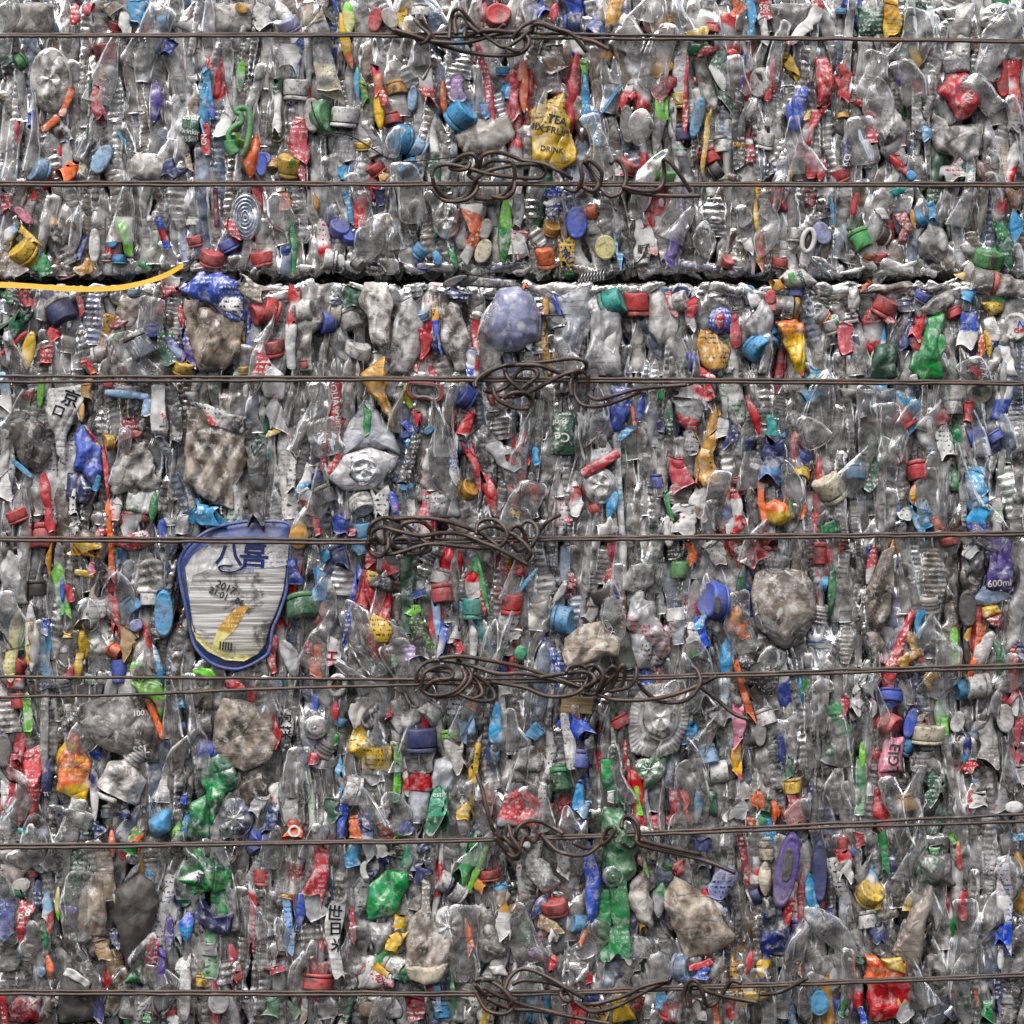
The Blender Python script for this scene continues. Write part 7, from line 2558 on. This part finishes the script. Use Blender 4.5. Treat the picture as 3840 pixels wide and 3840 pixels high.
# second layer, seen through the clear bottles and in the cracks
for gy in range(-1, 33):
    for gx in range(-1, 52):
        X = gx * 76 + fr_.uniform(-30, 30); Y = gy * 120 + fr_.uniform(-50, 50); L_ = fr_.uniform(150, 260); w = fr_.uniform(60, 110)
        if not allowed(Y, L_): 
            L_ = 2 * max(1040 - Y, Y - 1064)
            if L_ < 40: continue
        film = fr_.random() < .2
        sliver(X, Y, L_, w, 90 + fr_.gauss(0, 16), fr_.choice(FILMS) if film else pick(GREYS), fr_.uniform(.046, .06), film)
vr = random.Random(21)
for i in range(230):
    X, Y = vr.uniform(0, 3840), vr.uniform(0, 3840); L_ = vr.uniform(120, 300); w = vr.uniform(50, 130)
    if not allowed(Y, L_ + 60) or math.hypot(X - 870, (Y - 2230) * .8) < 330: continue
    a = math.radians(90 + vr.gauss(0, 16)); dx, dy = math.cos(a) * L_ / 2, -math.sin(a) * L_ / 2
    P, nf, _ = body_grid(W(X - dx, Y - dy), W(X + dx, Y + dy), w * S, .007, seed(), vr.choice(['sliver', 'body', 'taper']), .005, .3, 0, -.001 + bale_y(Y), 3e-3, .04, 2)
    V, F = grid_obj_data(P, False); FILL.append((V, F, m_clear(vr.choice(['clear', 'haze', 'brite']), .16)))
print('fill', nfront, len(FILL))
def merge(items, name, label):
    mats = []; idx = {}; Vs = []; Fs = []; mi = []; n = 0
    for V, F, m in items:
        if m.name not in idx: idx[m.name] = len(mats); mats.append(m)
        Vs.append(V); Fs.extend([[i + n for i in f] for f in F]); mi.extend([idx[m.name]] * len(F)); n += len(V)
    V = np.concatenate(Vs); me = bpy.data.meshes.new(name); me.from_pydata(V.tolist(), [], Fs)
    for m in mats: me.materials.append(m)
    me.polygons.foreach_set('material_index', mi); me.polygons.foreach_set('use_smooth', [True] * len(Fs)); me.update()
    o = bpy.data.objects.new(name, me); COL.objects.link(o); o['kind'] = 'stuff'; o['label'] = label; o['category'] = 'packed plastic'
    return o
# more than about 300 of one kind: the smallest join the packed mass
def fold_in(kind, keep):
    it = [t for t in THINGS if t['o'].name.split('.')[0] == kind]
    it.sort(key=lambda t: (t['anchor'] is None, -(t['w'] * t['h'])))
    for t in it[keep:]:
        o = t['o']; bpy.context.view_layer.update
        for q in [o] + list(o.children) + [g for c in o.children for g in c.children]:
            l = host_loc(q); V = np.array([v.co[:] for v in q.data.vertices]) + np.array(l)
            FILL.append((V, [list(p.vertices) for p in q.data.polygons], q.data.materials[0]))
        for q in [g for c in o.children for g in c.children] + list(o.children) + [o]: bpy.data.objects.remove(q)
        THINGS.remove(t)
for kind in ('crushed_bottle', 'plastic_wrapper', 'bottle_cap'): fold_in(kind, 300)
up = [f for f in FILL if f[0][:, 2].mean() > W(0, 1045)[1]]; lo = [f for f in FILL if f[0][:, 2].mean() <= W(0, 1045)[1]]
merge(up, 'packed_plastic', 'dense packed slivers of crushed grey plastic in the upper bale above the dark gap')
merge(lo, 'packed_plastic', 'dense packed slivers of crushed grey plastic in the lower bale below the gap')
# the pressed core of each bale, coloured dark to put shade in the gaps
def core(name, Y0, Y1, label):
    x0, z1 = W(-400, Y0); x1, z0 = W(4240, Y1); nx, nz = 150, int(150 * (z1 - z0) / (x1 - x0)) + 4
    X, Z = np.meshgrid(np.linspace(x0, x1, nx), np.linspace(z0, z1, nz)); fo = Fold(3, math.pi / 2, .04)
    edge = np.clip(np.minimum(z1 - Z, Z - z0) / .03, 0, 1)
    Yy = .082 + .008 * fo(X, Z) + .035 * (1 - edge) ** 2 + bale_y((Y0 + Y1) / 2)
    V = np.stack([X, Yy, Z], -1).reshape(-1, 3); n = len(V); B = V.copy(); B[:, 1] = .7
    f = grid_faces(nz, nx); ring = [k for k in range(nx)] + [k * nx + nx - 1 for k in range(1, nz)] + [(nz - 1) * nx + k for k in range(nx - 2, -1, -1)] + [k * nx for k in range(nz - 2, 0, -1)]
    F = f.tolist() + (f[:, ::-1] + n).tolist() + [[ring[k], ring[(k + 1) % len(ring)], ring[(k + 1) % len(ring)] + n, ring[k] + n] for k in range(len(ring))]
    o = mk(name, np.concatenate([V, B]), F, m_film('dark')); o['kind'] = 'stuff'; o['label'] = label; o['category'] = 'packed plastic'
core('bale_core', -300, 1030, 'pressed plastic core of the upper bale, coloured dark as shade in the gaps'); core('bale_core', 1066, 4200, 'pressed plastic core of the lower bale, coloured dark as shade in the gaps')

# ------------------------------------------------------------------ labels: its look, then where it lies among things one can find
ANCH = [t for t in THINGS if t['anchor']]
used = set()
def words(s): return len(s.split())
def art(s): return s
for t in THINGS:
    if t['label'] is None and t['anchor']:
        a = t['anchor']; lab = a[4:] if a.startswith('the ') else a
        t['label'] = lab if words(lab) >= 4 else f"{lab} among crushed clear bottles"
    if t['label']: used.add(t['label'].lower())
def rel(t, a):
    dx, dy = t['X'] - a['X'], t['Y'] - a['Y']; d = math.hypot(dx, dy)
    ax, ay = abs(dx), abs(dy); gap = d - (max(t['w'], t['h']) + max(a['w'], a['h'])) / 2
    if ay > 2.2 * ax: r = 'below' if dy > 0 else 'above'
    elif ax > 2.2 * ay: r = 'right of' if dx > 0 else 'left of'
    else: r = ('below and ' if dy > 0 else 'above and ') + ('right of' if dx > 0 else 'left of')
    q = 'just ' if gap < 40 else ('well ' if gap > 260 else '')
    return q + r
for t in THINGS:
    if t['label']: continue
    near = sorted(ANCH, key=lambda a: math.hypot(a['X'] - t['X'], a['Y'] - t['Y']) - .4 * max(a['w'], a['h']))[:14]
    lab = None
    for a in near:
        for look in (t['look'],):
            s = f"{look} {rel(t, a)} {a['anchor']}"
            if words(s) > 16: continue
            if s.lower() not in used: lab = s; break
        if lab: break
    if lab is None:
        for a in near:
            s = f"{' '.join(t['look'].split()[-5:])} {rel(t, a)} {a['anchor']}"
            if words(s) <= 16 and s.lower() not in used: lab = s; break
    if lab is None: lab = f"{t['look']} {rel(t, near[0])} {near[0]['anchor']}"; t['o']['group'] = 'alike: ' + lab
    used.add(lab.lower()); t['label'] = lab
for t in THINGS:
    o = t['o']; o['label'] = t['label'][:1].lower() + t['label'][1:]
    g = {'crushed_bottle': 'crushed bottles packed in the bales', 'bottle_cap': 'bottle caps showing in the bales', 'plastic_wrapper': 'crumpled wrappers packed in the bales'}.get(o.name.split('.')[0])
    if g and 'group' not in o: o['group'] = g
print('things', len(THINGS))

# ------------------------------------------------------------------ light, sky, camera
w = bpy.data.worlds.new('World'); SC.world = w; w.use_nodes = True
nt = w.node_tree; bg = nt.nodes['Background']; sky = nt.nodes.new('ShaderNodeTexSky'); sky.sky_type = 'NISHITA'; sky.sun_disc = False
EL, AZ = math.radians(58), math.radians(200)
sky.sun_elevation = EL; sky.sun_rotation = AZ; sky.dust_density = 4.; sky.air_density = 1.; sky.ozone_density = 1.
hs = nt.nodes.new('ShaderNodeHueSaturation'); hs.inputs['Saturation'].default_value = .4; nt.links.new(sky.outputs[0], hs.inputs['Color']); nt.links.new(hs.outputs[0], bg.inputs[0]); bg.inputs[1].default_value = .115
sd = bpy.data.lights.new('sun', 'SUN'); sd.energy = 1.3; sd.angle = math.radians(48); sd.color = (1, .96, .9)
so = bpy.data.objects.new('sun', sd); COL.objects.link(so)
dirv = Vector((math.sin(AZ) * math.cos(EL), math.cos(AZ) * math.cos(EL), math.sin(EL)))
so.rotation_euler = dirv.to_track_quat('Z', 'Y').to_euler(); so.location = dirv * 5
cd = bpy.data.cameras.new('camera'); co = bpy.data.objects.new('camera', cd); COL.objects.link(co); SC.camera = co
DIST = 4.2; co.location = (0, -DIST - .02, 0); co.rotation_euler = (math.radians(90), 0, 0); cd.sensor_width = 36; cd.lens = 36 * DIST / 1.4; cd.clip_end = 100
vs = SC.view_settings; vs.view_transform = 'Standard'; vs.look = 'None'; vs.gamma = 1; vs.use_curve_mapping = False; vs.exposure = EXPO
SC.cycles.max_bounces = 6; SC.cycles.transparent_max_bounces = 8; SC.cycles.diffuse_bounces = 3; SC.cycles.glossy_bounces = 3; SC.cycles.transmission_bounces = 2
SC.cycles.use_denoising = True
SC.cycles.caustics_reflective = False; SC.cycles.caustics_refractive = False
